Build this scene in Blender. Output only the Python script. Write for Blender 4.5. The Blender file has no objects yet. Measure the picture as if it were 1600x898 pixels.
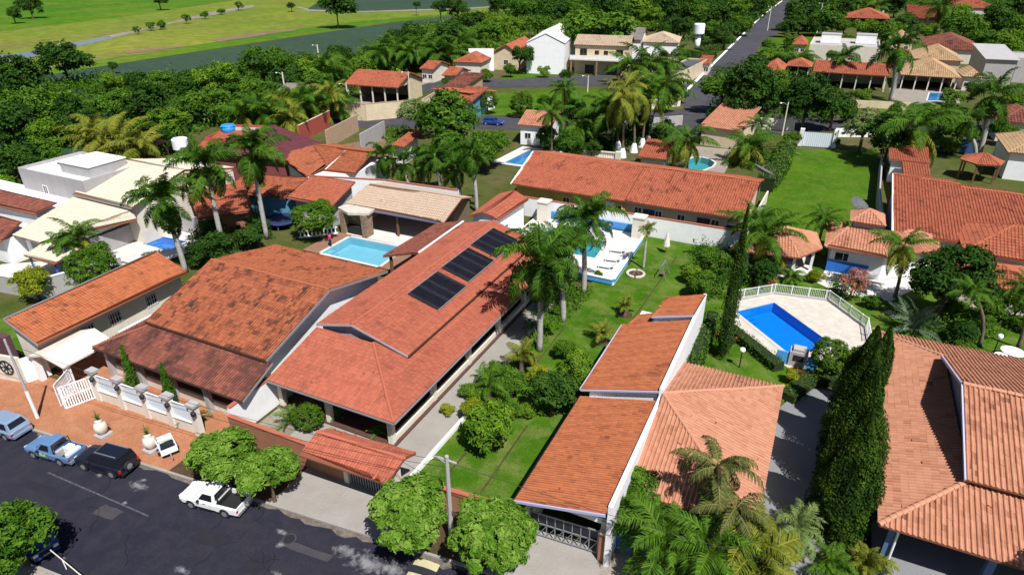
import bpy, math, random
import numpy as np
from mathutils import Vector, Matrix
rad = math.radians
random.seed(7); RNG = np.random.default_rng(7)

# ------------------------------------------------------------------ camera, sky, sun, exposure
scene = bpy.context.scene
C = scene.collection
FPX, CAMH = 1010.0, 31.0
PITCH = math.atan(524/1010.)
_n = math.hypot(2361, 1138); UX, UY = 2361/_n, -1138/_n; VX, VY = -UY, UX
cam = bpy.data.cameras.new('camera'); camo = bpy.data.objects.new('camera', cam); C.objects.link(camo)
cam.sensor_fit = 'HORIZONTAL'; cam.sensor_width = 36; cam.lens = 36*FPX/1600; cam.clip_start = .5; cam.clip_end = 6000
camo.location = (0, 0, CAMH)
camo.rotation_euler = (math.pi/2-PITCH, 0, math.atan2(-UY, UX))
scene.camera = camo
SUN_EL = rad(57); SUN_H = (.78, -.625)            # towards the sun, horizontally
world = bpy.data.worlds.new('World'); scene.world = world; world.use_nodes = True
nt = world.node_tree; nt.nodes.clear()
sky = nt.nodes.new('ShaderNodeTexSky'); sky.sky_type = 'NISHITA'; sky.sun_disc = False
sky.sun_elevation = SUN_EL; sky.sun_rotation = math.atan2(SUN_H[0], SUN_H[1]); sky.air_density = 1.0; sky.dust_density = .6
bg = nt.nodes.new('ShaderNodeBackground'); bg.inputs['Strength'].default_value = .05
wo = nt.nodes.new('ShaderNodeOutputWorld'); nt.links.new(sky.outputs[0], bg.inputs[0]); nt.links.new(bg.outputs[0], wo.inputs[0])
sl = bpy.data.lights.new('sun', 'SUN'); sl.energy = 4.8; sl.angle = rad(.5); sl.color = (1, .975, .935)
so = bpy.data.objects.new('sun', sl); C.objects.link(so); so.location = (60, -40, 90)
so.rotation_euler = Vector((-SUN_H[0]*math.cos(SUN_EL), -SUN_H[1]*math.cos(SUN_EL), -math.sin(SUN_EL))).to_track_quat('-Z', 'Y').to_euler()
vs = scene.view_settings; vs.view_transform = 'Standard'; vs.look = 'None'; vs.exposure = 0.46; vs.gamma = 1; vs.use_curve_mapping = False
scene.render.engine = 'CYCLES'
scene.cycles.max_bounces = 6; scene.cycles.transparent_max_bounces = 8

# ------------------------------------------------------------------ helpers
SP, CP = math.sin(PITCH), math.cos(PITCH)
def G(px, py, z=0.0):
    """where a sight line through photo pixel (px,py) meets height z: the survey used to lay out the place"""
    y = py-449.; d = SP*FPX+CP*y; fw = CP*FPX-SP*y; X = px-800.; t = (CAMH-z)/d
    a, b = X*t, fw*t
    return Vector((a*UX+b*UY, a*VX+b*VY, z))
def depth(p):
    b = p[0]*UY+p[1]*VY
    return b*CP+(CAMH-p[2])*SP
def PY(p):
    b = p[0]*UY+p[1]*VY; h = CAMH-p[2]
    return 449+FPX*(h*CP-b*SP)/(b*CP+h*SP)
def on_plane(px, py, a, b, c):
    a, b, c = Vector(a), Vector(b), Vector(c); n = (b-a).cross(c-a)
    o = Vector((0, 0, CAMH)); d = G(px, py, 0)-o
    return o+d*((a-o).dot(n)/d.dot(n))
def height_at(base, py):
    lo, hi = 0., 40.
    for _ in range(40):
        m = (lo+hi)/2
        if PY((base[0], base[1], m)) > py: lo = m
        else: hi = m
    return lo

MATS = {}
def mat(name, col, rough=.8, col2=None, scale=3., bump=0., bscale=None, spec=.3, metal=0., detail=4., noise_w=.5, coord='Object', alpha=None):
    if name in MATS: return MATS[name]
    m = bpy.data.materials.new(name); m.use_nodes = True; MATS[name] = m
    t = m.node_tree; b = t.nodes['Principled BSDF']; L = t.links.new
    b.inputs['Roughness'].default_value = rough; b.inputs['Specular IOR Level'].default_value = spec; b.inputs['Metallic'].default_value = metal
    b.inputs['Base Color'].default_value = (*col, 1)
    if col2 is not None or bump:
        tc = t.nodes.new('ShaderNodeTexCoord')
    if col2 is not None:
        n = t.nodes.new('ShaderNodeTexNoise'); n.inputs['Scale'].default_value = scale; n.inputs['Detail'].default_value = detail; n.inputs['Roughness'].default_value = .65
        L(tc.outputs[coord], n.inputs['Vector'])
        r = t.nodes.new('ShaderNodeValToRGB'); r.color_ramp.elements[0].color = (*col, 1); r.color_ramp.elements[1].color = (*col2, 1)
        r.color_ramp.elements[0].position = .5-noise_w/2; r.color_ramp.elements[1].position = .5+noise_w/2
        L(n.outputs['Fac'], r.inputs[0]); L(r.outputs[0], b.inputs['Base Color'])
    if col2 is not None and name.endswith(('_wall', 'white_paint')):
        mp = t.nodes.new('ShaderNodeMapping'); mp.inputs['Scale'].default_value = (3.5, 3.5, .35); L(tc.outputs[coord], mp.inputs['Vector'])
        n3 = t.nodes.new('ShaderNodeTexNoise'); n3.inputs['Scale'].default_value = 1.; n3.inputs['Detail'].default_value = 7; n3.inputs['Roughness'].default_value = .7; L(mp.outputs[0], n3.inputs['Vector'])
        r3 = t.nodes.new('ShaderNodeValToRGB'); r3.color_ramp.elements[0].color = (1, 1, 1, 1); r3.color_ramp.elements[1].color = (.78, .755, .72, 1); r3.color_ramp.elements[0].position = .56; r3.color_ramp.elements[1].position = .84; L(n3.outputs['Fac'], r3.inputs[0])
        m3 = t.nodes.new('ShaderNodeMix'); m3.data_type = 'RGBA'; m3.blend_type = 'MULTIPLY'; m3.inputs[0].default_value = 1; L(r.outputs[0], m3.inputs[6]); L(r3.outputs[0], m3.inputs[7]); L(m3.outputs[2], b.inputs['Base Color'])
    if bump:
        n2 = t.nodes.new('ShaderNodeTexNoise'); n2.inputs['Scale'].default_value = bscale or scale*4; n2.inputs['Detail'].default_value = 5
        L(tc.outputs[coord], n2.inputs['Vector'])
        bp = t.nodes.new('ShaderNodeBump'); bp.inputs['Strength'].default_value = bump; bp.inputs['Distance'].default_value = .1
        L(n2.outputs['Fac'], bp.inputs['Height']); L(bp.outputs[0], b.inputs['Normal'])
    return m
def attr_mat(name, stops, rough=.8, attr='tc', nscale=.6, namt=.35, transl=0., spec=.25, fine=0.):
    """colour from a per-piece value, nudged by soft noise"""
    if name in MATS: return MATS[name]
    m = bpy.data.materials.new(name); m.use_nodes = True; MATS[name] = m
    t = m.node_tree; b = t.nodes['Principled BSDF']; L = t.links.new
    b.inputs['Roughness'].default_value = rough; b.inputs['Specular IOR Level'].default_value = spec
    a = t.nodes.new('ShaderNodeAttribute'); a.attribute_name = attr
    tc = t.nodes.new('ShaderNodeTexCoord')
    n = t.nodes.new('ShaderNodeTexNoise'); n.inputs['Scale'].default_value = nscale; n.inputs['Detail'].default_value = 6; n.inputs['Roughness'].default_value = .7
    L(tc.outputs['Object'], n.inputs['Vector'])
    ma = t.nodes.new('ShaderNodeMath'); ma.operation = 'MULTIPLY_ADD'; ma.inputs[1].default_value = namt; L(n.outputs['Fac'], ma.inputs[0])
    sb = t.nodes.new('ShaderNodeMath'); sb.operation = 'SUBTRACT'; sb.inputs[1].default_value = namt/2; L(a.outputs['Fac'], sb.inputs[0]); L(sb.outputs[0], ma.inputs[2])
    oi = t.nodes.new('ShaderNodeObjectInfo')
    ob = t.nodes.new('ShaderNodeMath'); ob.operation = 'MULTIPLY_ADD'; ob.inputs[1].default_value = fine; L(oi.outputs['Random'], ob.inputs[0]); L(ma.outputs[0], ob.inputs[2])
    r = t.nodes.new('ShaderNodeValToRGB'); cr = r.color_ramp
    while len(cr.elements) < len(stops): cr.elements.new(.5)
    for e, (p, c) in zip(cr.elements, stops): e.position = p; e.color = (*c, 1)
    L(ob.outputs[0], r.inputs[0]); L(r.outputs[0], b.inputs['Base Color'])
    if transl:
        tr = t.nodes.new('ShaderNodeBsdfTranslucent'); mx = t.nodes.new('ShaderNodeMixShader'); mx.inputs[0].default_value = transl
        L(r.outputs[0], tr.inputs[0]); L(b.outputs[0], mx.inputs[1]); L(tr.outputs[0], mx.inputs[2])
        L(mx.outputs[0], t.nodes['Material Output'].inputs[0])
    return m
def water_mat(name, tint):
    if name in MATS: return MATS[name]
    m = bpy.data.materials.new(name); m.use_nodes = True; MATS[name] = m
    t = m.node_tree; t.nodes.clear(); L = t.links.new
    o = t.nodes.new('ShaderNodeOutputMaterial'); tr = t.nodes.new('ShaderNodeBsdfTransparent'); tr.inputs[0].default_value = (*tint, 1)
    gl = t.nodes.new('ShaderNodeBsdfGlossy'); gl.inputs['Roughness'].default_value = .03
    fr = t.nodes.new('ShaderNodeFresnel'); fr.inputs[0].default_value = 1.33
    tc = t.nodes.new('ShaderNodeTexCoord'); n = t.nodes.new('ShaderNodeTexNoise'); n.inputs['Scale'].default_value = 4.5; n.inputs['Detail'].default_value = 4
    bp = t.nodes.new('ShaderNodeBump'); bp.inputs['Strength'].default_value = .7; bp.inputs['Distance'].default_value = .05
    L(tc.outputs['Object'], n.inputs['Vector']); L(n.outputs['Fac'], bp.inputs['Height'])
    for q in (gl, fr): L(bp.outputs[0], q.inputs['Normal'])
    mx = t.nodes.new('ShaderNodeMixShader'); L(fr.outputs[0], mx.inputs[0]); L(tr.outputs[0], mx.inputs[1]); L(gl.outputs[0], mx.inputs[2]); L(mx.outputs[0], o.inputs[0])
    return m

ORG = {}                                            # object -> world matrix of its frame
def link(o, parent=None):
    C.objects.link(o)
    if parent is not None:
        o.parent = parent
    return o
def set_np(me, v, f, tcv=None):
    f = np.asarray(f, dtype=np.int32); k = f.shape[1]
    me.vertices.add(len(v)); me.vertices.foreach_set('co', np.asarray(v, dtype=np.float32).ravel())
    me.loops.add(f.size); me.loops.foreach_set('vertex_index', f.ravel())
    me.polygons.add(len(f)); me.polygons.foreach_set('loop_start', np.arange(0, f.size, k, dtype=np.int32))
    me.polygons.foreach_set('use_smooth', np.zeros(len(f), dtype=bool)); me.update(calc_edges=True)
    if tcv is not None:
        a = me.attributes.new('tc', 'FLOAT', 'FACE'); a.data.foreach_set('value', np.asarray(tcv, dtype=np.float32))
def obj_np(name, v, f, m, parent=None, tcv=None, local=False, kind=None, smooth=False):
    v = np.asarray(v, dtype=np.float64)
    M = ORG.get(parent)
    if M is not None and not local:
        inv = np.array(M.inverted()); v = v@inv[:3, :3].T+inv[:3, 3]
    me = bpy.data.meshes.new(name); set_np(me, v, f, tcv); me.materials.append(m)
    if smooth: me.polygons.foreach_set('use_smooth', np.ones(len(me.polygons), dtype=bool))
    o = link(bpy.data.objects.new(name, me), parent)
    if M is not None: ORG[o] = M
    if kind: o['kind'] = kind
    return o
class MB:
    def __init__(s): s.v = []; s.f = []
    def add(s, vs, fs):
        k = len(s.v); s.v += [tuple(q) for q in vs]; s.f += [tuple(i+k for i in f) for f in fs]; return s
    def box(s, x0, x1, y0, y1, z0, z1):
        x0, x1 = min(x0, x1), max(x0, x1); y0, y1 = min(y0, y1), max(y0, y1)
        return s.add([(x0,y0,z0),(x1,y0,z0),(x1,y1,z0),(x0,y1,z0),(x0,y0,z1),(x1,y0,z1),(x1,y1,z1),(x0,y1,z1)],
                     [(0,3,2,1),(4,5,6,7),(0,1,5,4),(1,2,6,5),(2,3,7,6),(3,0,4,7)])
    def bar(s, a, b, w, h=None):
        a, b = Vector(a), Vector(b); d = (b-a).normalized(); h = h or w
        x = d.cross(Vector((0, 0, 1)))
        x = Vector((1, 0, 0)) if x.length < 1e-3 else x.normalized()
        y = x.cross(d).normalized(); vs = []
        for p in (a, b):
            for i, j in ((-1,-1),(1,-1),(1,1),(-1,1)): vs.append(p+x*(i*w/2)+y*(j*h/2))
        return s.add(vs, [(0,1,2,3),(7,6,5,4),(0,4,5,1),(1,5,6,2),(2,6,7,3),(3,7,4,0)])
    def prism(s, poly, z0, z1):
        n = len(poly); ar = sum(poly[i][0]*poly[(i+1)%n][1]-poly[(i+1)%n][0]*poly[i][1] for i in range(n))
        if ar < 0: poly = poly[::-1]
        vs = [(p[0], p[1], z0) for p in poly]+[(p[0], p[1], z1) for p in poly]
        return s.add(vs, [tuple(range(n))[::-1], tuple(range(n, 2*n))]+[(i, (i+1) % n, n+(i+1) % n, n+i) for i in range(n)])
    def slab(s, pts, th):                            # any planar polygon, thickened downwards
        n = len(pts); vs = [tuple(p) for p in pts]+[(p[0], p[1], p[2]-th) for p in pts]
        ar = sum(pts[i][0]*pts[(i+1)%n][1]-pts[(i+1)%n][0]*pts[i][1] for i in range(n))
        top = tuple(range(n)); sides = [(i, n+i, n+(i+1) % n, (i+1) % n) for i in range(n)]
        if ar < 0: top = top[::-1]; sides = [q[::-1] for q in sides]
        return s.add(vs, [top, tuple(i+n for i in top[::-1])]+sides)
    def wallq(s, a, b, z0, z1, th):                  # upright wall from a to b
        a, b = Vector((a[0], a[1], 0)), Vector((b[0], b[1], 0)); d = (b-a).normalized(); n = Vector((-d.y, d.x, 0))*th/2
        return s.prism([a-n, b-n, b+n, a+n], z0, z1)
    def gable(s, pts, d):                            # polygon pts swept by vector d
        n = len(pts); d = Vector(d); pts = [Vector(p) for p in pts]
        nn = Vector((0, 0, 0))
        for i in range(n): nn += pts[i].cross(pts[(i+1) % n])
        if nn.dot(d) > 0: pts = pts[::-1]
        vs = pts+[p+d for p in pts]
        return s.add(vs, [tuple(range(n)), tuple(range(2*n-1, n-1, -1))]+[(i, n+i, n+(i+1) % n, (i+1) % n) for i in range(n)])
    def tube(s, path, radii, n=8, cap=True):
        path = [Vector(p) for p in path]; k = len(s.v); m = len(path)
        if not hasattr(radii, '__len__'): radii = [radii]*m
        ref = Vector((1, 0, 0))
        for i, p in enumerate(path):
            d = (path[min(i+1, m-1)]-path[max(i-1, 0)]).normalized()
            x = d.cross(ref)
            if x.length < .2: x = d.cross(Vector((0, 1, 0)))
            x.normalize(); y = d.cross(x)
            for j in range(n):
                a = 2*math.pi*j/n; s.v.append(tuple(p+(x*math.cos(a)+y*math.sin(a))*radii[i]))
        for i in range(m-1):
            for j in range(n):
                s.f.append((k+i*n+j, k+i*n+(j+1) % n, k+(i+1)*n+(j+1) % n, k+(i+1)*n+j))
        if cap: s.f.append(tuple(range(k+n-1, k-1, -1))); s.f.append(tuple(range(k+(m-1)*n, k+m*n)))
        return s
    def lathe(s, prof, c, n=14):
        k = len(s.v); m = len(prof)
        for r, z in prof:
            for j in range(n):
                a = 2*math.pi*j/n; s.v.append((c[0]+r*math.cos(a), c[1]+r*math.sin(a), c[2]+z))
        for i in range(m-1):
            for j in range(n): s.f.append((k+i*n+j, k+i*n+(j+1) % n, k+(i+1)*n+(j+1) % n, k+(i+1)*n+j))
        s.f.append(tuple(range(k+n-1, k-1, -1))); s.f.append(tuple(range(k+(m-1)*n, k+m*n)))
        return s
    def quad(s, *p): return s.add(p, [tuple(range(len(p)))])
    def build(s, name, m, parent=None, local=False, kind=None, smooth=False):
        vs = s.v; M = ORG.get(parent)
        if M is not None and not local:
            inv = M.inverted(); vs = [inv@Vector(q) for q in vs]
        me = bpy.data.meshes.new(name); me.from_pydata([tuple(q) for q in vs], [], s.f); me.materials.append(m); me.update()
        if smooth: me.polygons.foreach_set('use_smooth', np.ones(len(me.polygons), dtype=bool))
        o = link(bpy.data.objects.new(name, me), parent)
        if M is not None: ORG[o] = M
        if kind: o['kind'] = kind
        return o
def tag(o, label, cat, group=None):
    o['label'] = label; o['category'] = cat
    if group: o['group'] = group
    return o
def thing(name, label, cat, loc=(0, 0, 0), rz=0., group=None):
    o = bpy.data.objects.new(name, None); C.objects.link(o); o.empty_display_size = .3
    o.location = loc; o.rotation_euler = (0, 0, rz)
    ORG[o] = Matrix.Translation(Vector(loc))@Matrix.Rotation(rz, 4, 'Z')
    return tag(o, label, cat, group)
def struct(name, mb, m, kind='structure'):
    o = mb.build(name, m); o['kind'] = kind; return o
def copy_tree(o, parent=None):
    c = o.copy(); C.objects.link(c)
    if parent is not None: c.parent = parent
    for ch in o.children: copy_tree(ch, c)
    return c
def vnoise(x, y, seed=0):
    xi = np.floor(x).astype(np.int64); yi = np.floor(y).astype(np.int64); fx, fy = x-xi, y-yi
    h = lambda a, b: ((np.sin(a*127.1+b*311.7+seed*74.7)*43758.5453) % 1.0)
    fx = fx*fx*(3-2*fx); fy = fy*fy*(3-2*fy)
    return (h(xi, yi)*(1-fx)+h(xi+1, yi)*fx)*(1-fy)+(h(xi, yi+1)*(1-fx)+h(xi+1, yi+1)*fx)*fy
PROF = np.array([[0, 0], [.14, .75], [.3, 1.], [.46, .75], [.6, 0], [1, -.05]])
PLAN = np.array([[0, 0], [.08, .0], [.16, .7], [.34, 1.], [.6, .75], [1, 0]])
def tiles(poly, m, parent, w=.24, l=.36, hh=.055, lift=.02, dirt=.25, seed=1, local=False, prof=PROF, single=0, patch=1.6, rowdirt=.0, coldirt=.0, gshade=.3):
    """roof covering of one convex slope: every tile its own curved piece with a raised lower lip"""
    P = np.array([tuple(p) for p in poly], dtype=float)
    c = P.mean(0); n = np.zeros(3)
    for i in range(len(P)): n += np.cross(P[i]-c, P[(i+1) % len(P)]-c)
    n /= np.linalg.norm(n)
    if n[2] < 0: n = -n
    up = np.array([0, 0, 1.])-n*n[2]; up /= np.linalg.norm(up); e = np.cross(up, n)
    o = P[np.argmin(P@up)]
    U = (P-o)@e; S = (P-o)@up
    smax = S.max(); K = int(math.ceil(smax/l)); u0, u1 = U.min(), U.max(); Cn = int(math.ceil((u1-u0)/w))
    def ext(s):
        s = np.clip(s, 1e-4, smax-1e-4); lo = np.full(s.shape, 1e9); hi = np.full(s.shape, -1e9)
        for i in range(len(P)):
            j = (i+1) % len(P)
            if abs(S[i]-S[j]) < 1e-6: continue
            t = (s-S[i])/(S[j]-S[i]); ok = (t >= -1e-6) & (t <= 1+1e-6); u = U[i]+t*(U[j]-U[i])
            lo = np.where(ok, np.minimum(lo, u), lo); hi = np.where(ok, np.maximum(hi, u), hi)
        return lo, hi
    r = np.random.default_rng(seed)
    k = np.arange(K); cidx = np.arange(Cn); KK, CC = np.meshgrid(k, cidx, indexing='ij'); KK = KK.ravel(); CC = CC.ravel()
    s0 = np.maximum(0, KK*l+r.normal(0, .006, len(KK))-np.where(r.random(len(KK)) < .012, r.uniform(.03, .12, len(KK)), 0)*(KK > 0)); s1 = np.minimum(KK*l+l*1.04, smax)
    lo0, hi0 = ext(s0); lo1, hi1 = ext(s1)
    ub = u0+CC*w; T = len(KK)
    jl = r.normal(0, .004, T)
    uu = ub[:, None]+prof[None, :, 0]*w+jl[:, None]
    ua = np.clip(uu, lo0[:, None], hi0[:, None]); uc = np.clip(uu, lo1[:, None], hi1[:, None])
    keep = ((ua[:, -1]-ua[:, 0]) > .02) | ((uc[:, -1]-uc[:, 0]) > .02)
    keep &= (hi0 > lo0)
    hj = r.normal(0, .005, T)+.05*(vnoise(ub/2.6+seed, KK*l/2.2, seed+11)-.5)+.018*(vnoise(ub/.9, KK*l/.9, seed+12)-.5)
    ph = prof[None, :, 1]*hh
    ha = ph+lift+.034+hj[:, None]; hc = ph*.92+.034+hj[:, None]*.9; hl = np.full_like(ha, .0)
    def pos(u, s, h): return o+u[..., None]*e+s[:, None, None]*up+h[..., None]*n
    A = pos(ua, s0, ha); B = pos(uc, s1, np.broadcast_to(hc, ha.shape)); D = pos(ua, s0, hl)
    rnd = r.random(T); cu = ub; cs = s0
    nz = vnoise(cu/patch+seed*3.1, cs/patch, seed)*.6+vnoise(cu/patch*3+9, cs/patch*3, seed+5)*.4
    tcv = .30*rnd+.9*np.clip((nz-(.72-dirt))*2.2, 0, 1)*(.35+.65*r.random(T))+.12*(r.random(T) < .05)
    if rowdirt: tcv += rowdirt*(((KK*7919) % 13)/13.)
    if coldirt: tcv += coldirt*(((CC*7919+(KK//3)*31) % 17)/17.)
    deck = MB().slab([tuple(p) for p in P], .10).build('roof_slope', MATS['roof_deck'], parent, local=local)
    V = np.concatenate([A, B, D], 1)
    idx = np.nonzero(keep)[0]
    if single:
        full = keep & ((ua[:, -1]-ua[:, 0]) > .95*w) & ((uc[:, -1]-uc[:, 0]) > .95*w) & (s0+l <= smax)
        cen = A.mean(1); dist = np.linalg.norm(cen-np.array([0, 0, CAMH]), axis=1)+np.where(full, 0, 1e6)
        order = np.argsort(dist)[:single]; order = order[dist[order] < 1e5]
        idx = np.setdiff1d(idx, order)
        # shared tile meshes in the tile's own axes (x along eave, y up the slope, z off the deck)
        var = []
        for q in range(8):
            lv = np.concatenate([np.stack([prof[:, 0]*w, 0*prof[:, 0], prof[:, 1]*hh+lift], 1), np.stack([prof[:, 0]*w, 0*prof[:, 0]+l*1.04, prof[:, 1]*hh*.92+.004], 1), np.stack([prof[:, 0]*w, 0*prof[:, 0], 0*prof[:, 0]-.01], 1)])
            me = bpy.data.meshes.new('tile'); set_np(me, lv, TF, np.full(10, .02+q*.07)+gshade*np.array([int(j % 5 == (0 if prof is PLAN else 4))+.5*(j > 4) for j in range(10)])); me.materials.append(m); var.append(me)
        M3 = Matrix((e, up, n)).transposed().to_4x4()
        inv = ORG[deck].inverted() if (deck in ORG and not local) else Matrix.Identity(4)
        for i in order:
            t = bpy.data.objects.new('tile', var[int(min(7, max(0, (tcv[i]-.02)/.07)))])
            p = o+ub[i]*e+s0[i]*up+n*(hj[i]+.030); mm = M3.copy(); mm.translation = Vector(p)
            link(t, deck); t.matrix_local = inv@mm
    V = V[idx].reshape(-1, 3)
    F = (TF[None]+(np.arange(len(idx))*18)[:, None, None]).reshape(-1, 4)
    ft = np.repeat(tcv[idx], 10).reshape(-1, 10); vseg = 0 if prof is PLAN else 4
    ft[:, vseg] += gshade*r.uniform(.5, 1.2, len(idx)); ft[:, vseg+5] += gshade; ft[:, 5:] += gshade*.5       # groove shade painted into the tile colour, in the channels and on the lips
    obj_np('roof_tiles', V, F, m, deck, ft.ravel(), local=local, kind='stuff')
    return deck
TF = np.array([(i, i+1, 6+i+1, 6+i) for i in range(5)]+[(12+i, 12+i+1, i+1, i) for i in range(5)], dtype=np.int64)
def caps(parent, a, b, m, r=.11, step=.38, local=False, single=False):
    """ridge or hip: a run of overlapping half-round tiles"""
    a, b = Vector(a), Vector(b); d = b-a; n = max(1, int(d.length/step)); mb = MB(); u = d/n; un = u.normalized()
    x = un.cross(Vector((0, 0, 1))).normalized(); z = x.cross(un)
    for i in range(n):
        jz = Vector((random.gauss(0, .008), random.gauss(0, .008), random.gauss(0, .012)+.02*math.sin(i*.37+a.x))); p0 = a+u*i+jz; p1 = a+u*(i+1.12)+jz*.7; vs = []
        for p, rr in ((p0, r*1.12), (p1, r*.92)):
            for j in range(6):
                t = math.pi*j/5; vs.append(p+x*math.cos(t)*rr+z*(math.sin(t)*rr*.8+.02))
        mb.add(vs, [(j, j+1, 6+j+1, 6+j) for j in range(5)]+[(5, 4, 3, 2, 1, 0)])
    return mb.build('ridge_cap', m, parent, local=local)
# ------------------------------------------------------------------ materials
mat('roof_deck', (.20, .07, .04), .9)
TM_MAIN = attr_mat('salmon_tile', [(0, (.40, .116, .068)), (.3, (.32, .088, .052)), (1, (.13, .042, .032))], namt=.38, nscale=.45)
TM_WEATH = attr_mat('weathered_tile', [(0, (.345, .108, .050)), (.28, (.28, .080, .036)), (.55, (.14, .042, .022)), (1, (.05, .024, .018))], namt=.38, nscale=.45)
TM_DARK = attr_mat('weathered_dark_tile', [(0, (.25, .082, .052)), (.3, (.16, .052, .036)), (.6, (.085, .032, .025)), (1, (.04, .022, .02))], namt=.3, nscale=.6)
TM_ORANGE = attr_mat('orange_tile', [(0, (.44, .145, .062)), (.4, (.36, .108, .044)), (1, (.12, .042, .024))], namt=.38, nscale=.45)
TM_PEACH = attr_mat('peach_tile', [(0, (.48, .228, .142)), (.4, (.39, .168, .098)), (1, (.14, .058, .032))], namt=.38, nscale=.45)
TM_RED = attr_mat('red_tile', [(0, (.38, .112, .058)), (.35, (.31, .088, .046)), (.7, (.18, .050, .029)), (1, (.07, .027, .02))], namt=.38, nscale=.45)
TM_CREAM = attr_mat('cream_tile', [(0, (.45, .345, .26)), (.5, (.40, .30, .22)), (1, (.26, .19, .13))], namt=.3, nscale=.6)
TM_TAN = attr_mat('tan_tile', [(0, (.42, .28, .16)), (.5, (.35, .225, .125)), (1, (.19, .12, .07))], namt=.3, nscale=.6)
TM_PALE = attr_mat('pale_tile', [(0, (.56, .51, .41)), (.6, (.52, .46, .36)), (1, (.40, .34, .26))], namt=.3, nscale=.6)
TM_WINE = attr_mat('wine_tile', [(0, (.115, .030, .040)), (.5, (.095, .026, .036)), (1, (.05, .018, .025))], namt=.3, nscale=.6)
TM_GREYT = attr_mat('grey_tile', [(0, (.26, .23, .21)), (.6, (.21, .185, .17)), (1, (.12, .105, .095))], namt=.3, nscale=.6)
M_WHITE = mat('white_paint', (.86, .86, .87), .7, (.77, .77, .78), 1.2, .15, 9)
M_OFFW = mat('off_white_paint', (.74, .69, .60), .8, (.60, .54, .45), 1.0, .15, 9)
M_CREAMW = mat('cream_wall', (.66, .55, .38), .85, (.52, .42, .28), .8, .15, 9)
M_YELLOWW = mat('yellow_wall', (.62, .43, .12), .85, (.48, .33, .10), .9, .15, 9)
M_GREYW = mat('grey_wall', (.42, .40, .40), .85, (.34, .32, .33), .9, .15, 9)
M_LILAC = mat('lilac_wall', (.40, .37, .42), .85, (.32, .29, .34), .9)
M_TERRW = mat('terracotta_wall', (.36, .165, .095), .85, (.27, .12, .07), .9, .15, 9)
M_BLUEW = mat('blue_wall', (.12, .33, .48), .8, (.09, .26, .40), .9)
M_DEEPBLUE = mat('deep_blue_paint', (.02, .13, .50), .6, (.03, .18, .58), 1.5)
M_STONEW = mat('stone_wall', (.34, .24, .16), .9, (.16, .10, .07), 3.5, .6, 8, noise_w=.3)
M_BRICKW = mat('bare_block_wall', (.50, .36, .25), .9, (.36, .24, .16), 2.0, .4, 8)
M_REDW = mat('red_wall', (.42, .085, .06), .85, (.33, .07, .05), 1.)
M_DARKWOOD = mat('dark_wood', (.06, .032, .02), .7, (.03, .016, .012), 5)
M_WOOD = mat('wood', (.20, .105, .05), .7, (.12, .06, .03), 5)
M_CONC = mat('concrete', (.33, .31, .285), .9, (.24, .22, .195), .35, .3, 6)
M_CONCD = mat('grey_concrete', (.225, .228, .237), .9, (.18, .182, .192), .35, .3, 6)
M_STONEDECK = mat('stone_deck', (.60, .55, .485), .85, (.43, .39, .335), 1.3, .3, 5)
M_WHITEDECK = mat('white_deck', (.62, .60, .57), .8, (.50, .475, .45), 1.2, .2, 6)
M_ALU = mat('aluminium', (.62, .64, .66), .35, metal=.9)
M_DMETAL = mat('dark_metal', (.03, .035, .05), .45, metal=.5)
M_GREYM = mat('grey_metal', (.30, .31, .33), .5, metal=.4)
M_GLASS = mat('window_glass', (.012, .016, .022), .08, spec=.6)
M_INT = mat('dark_interior', (.02, .02, .025), .9)
M_SHADEW = mat('porch_wall', (.20, .155, .11), .9, (.15, .115, .08), .8)  # darker copy of the cream wall: porch shade put into the colour
M_PLASTICW = mat('white_plastic', (.82, .83, .84), .35)
M_FIBRO = mat('fibre_cement', (.44, .38, .33), .9, (.34, .29, .25), 1.2, .3, 5)
M_BARK = mat('bark', (.14, .095, .06), .95, (.075, .05, .035), 6, .5, 12)
M_PALMT = mat('palm_trunk', (.44, .42, .40), .9, (.30, .28, .26), 3.5, .5, 6)
M_PALMD = mat('palm_trunk_brown', (.20, .15, .11), .95, (.11, .08, .06), 5, .6, 8)
M_SHAFT = mat('palm_crownshaft', (.10, .19, .035), .5, (.14, .24, .05), 3)
def leafm(name, dark, mid, lite, transl=.28, fine=.22):
    return attr_mat(name, [(0, dark), (.45, mid), (1, lite)], rough=.6, nscale=.5, namt=.25, transl=transl, fine=fine, spec=.1)
L_STREET = leafm('leaf_street', (.030, .080, .005), (.092, .205, .014), (.22, .345, .055), .28, .08)
L_MID = leafm('leaf_mid', (.016, .056, .004), (.044, .120, .008), (.115, .225, .020), .28, .22)
L_BRIGHT = leafm('leaf_bright', (.032, .090, .005), (.080, .180, .010), (.175, .285, .022), .28, .22)
L_DARK = leafm('leaf_dark', (.008, .031, .005), (.021, .066, .008), (.064, .138, .016), .28, .22)
L_YEL = leafm('leaf_yellow', (.075, .115, .008), (.17, .22, .012), (.33, .33, .02))
L_CYP = leafm('leaf_cypress', (.006, .019, .003), (.018, .048, .004), (.072, .130, .010), .12, .05)
L_GREY = leafm('leaf_silver', (.085, .14, .035), (.15, .22, .06), (.24, .30, .11))
L_PALM = leafm('leaf_palm', (.014, .048, .005), (.042, .112, .008), (.125, .225, .020), .25, .22)
L_PALMY = leafm('leaf_palm_yellow', (.07, .10, .012), (.16, .185, .02), (.32, .30, .04), .25)
L_PALMB = leafm('leaf_palm_brown', (.040, .056, .012), (.095, .112, .028), (.21, .195, .065), .2)
L_PALMS = leafm('leaf_palm_silver', (.07, .12, .07), (.13, .19, .11), (.22, .28, .16), .2)
L_RED = leafm('leaf_red', (.16, .04, .03), (.32, .09, .06), (.45, .22, .14), .2)
L_HEDGE = leafm('leaf_hedge', (.016, .050, .004), (.040, .100, .007), (.095, .165, .014), .2, .1)
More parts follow.
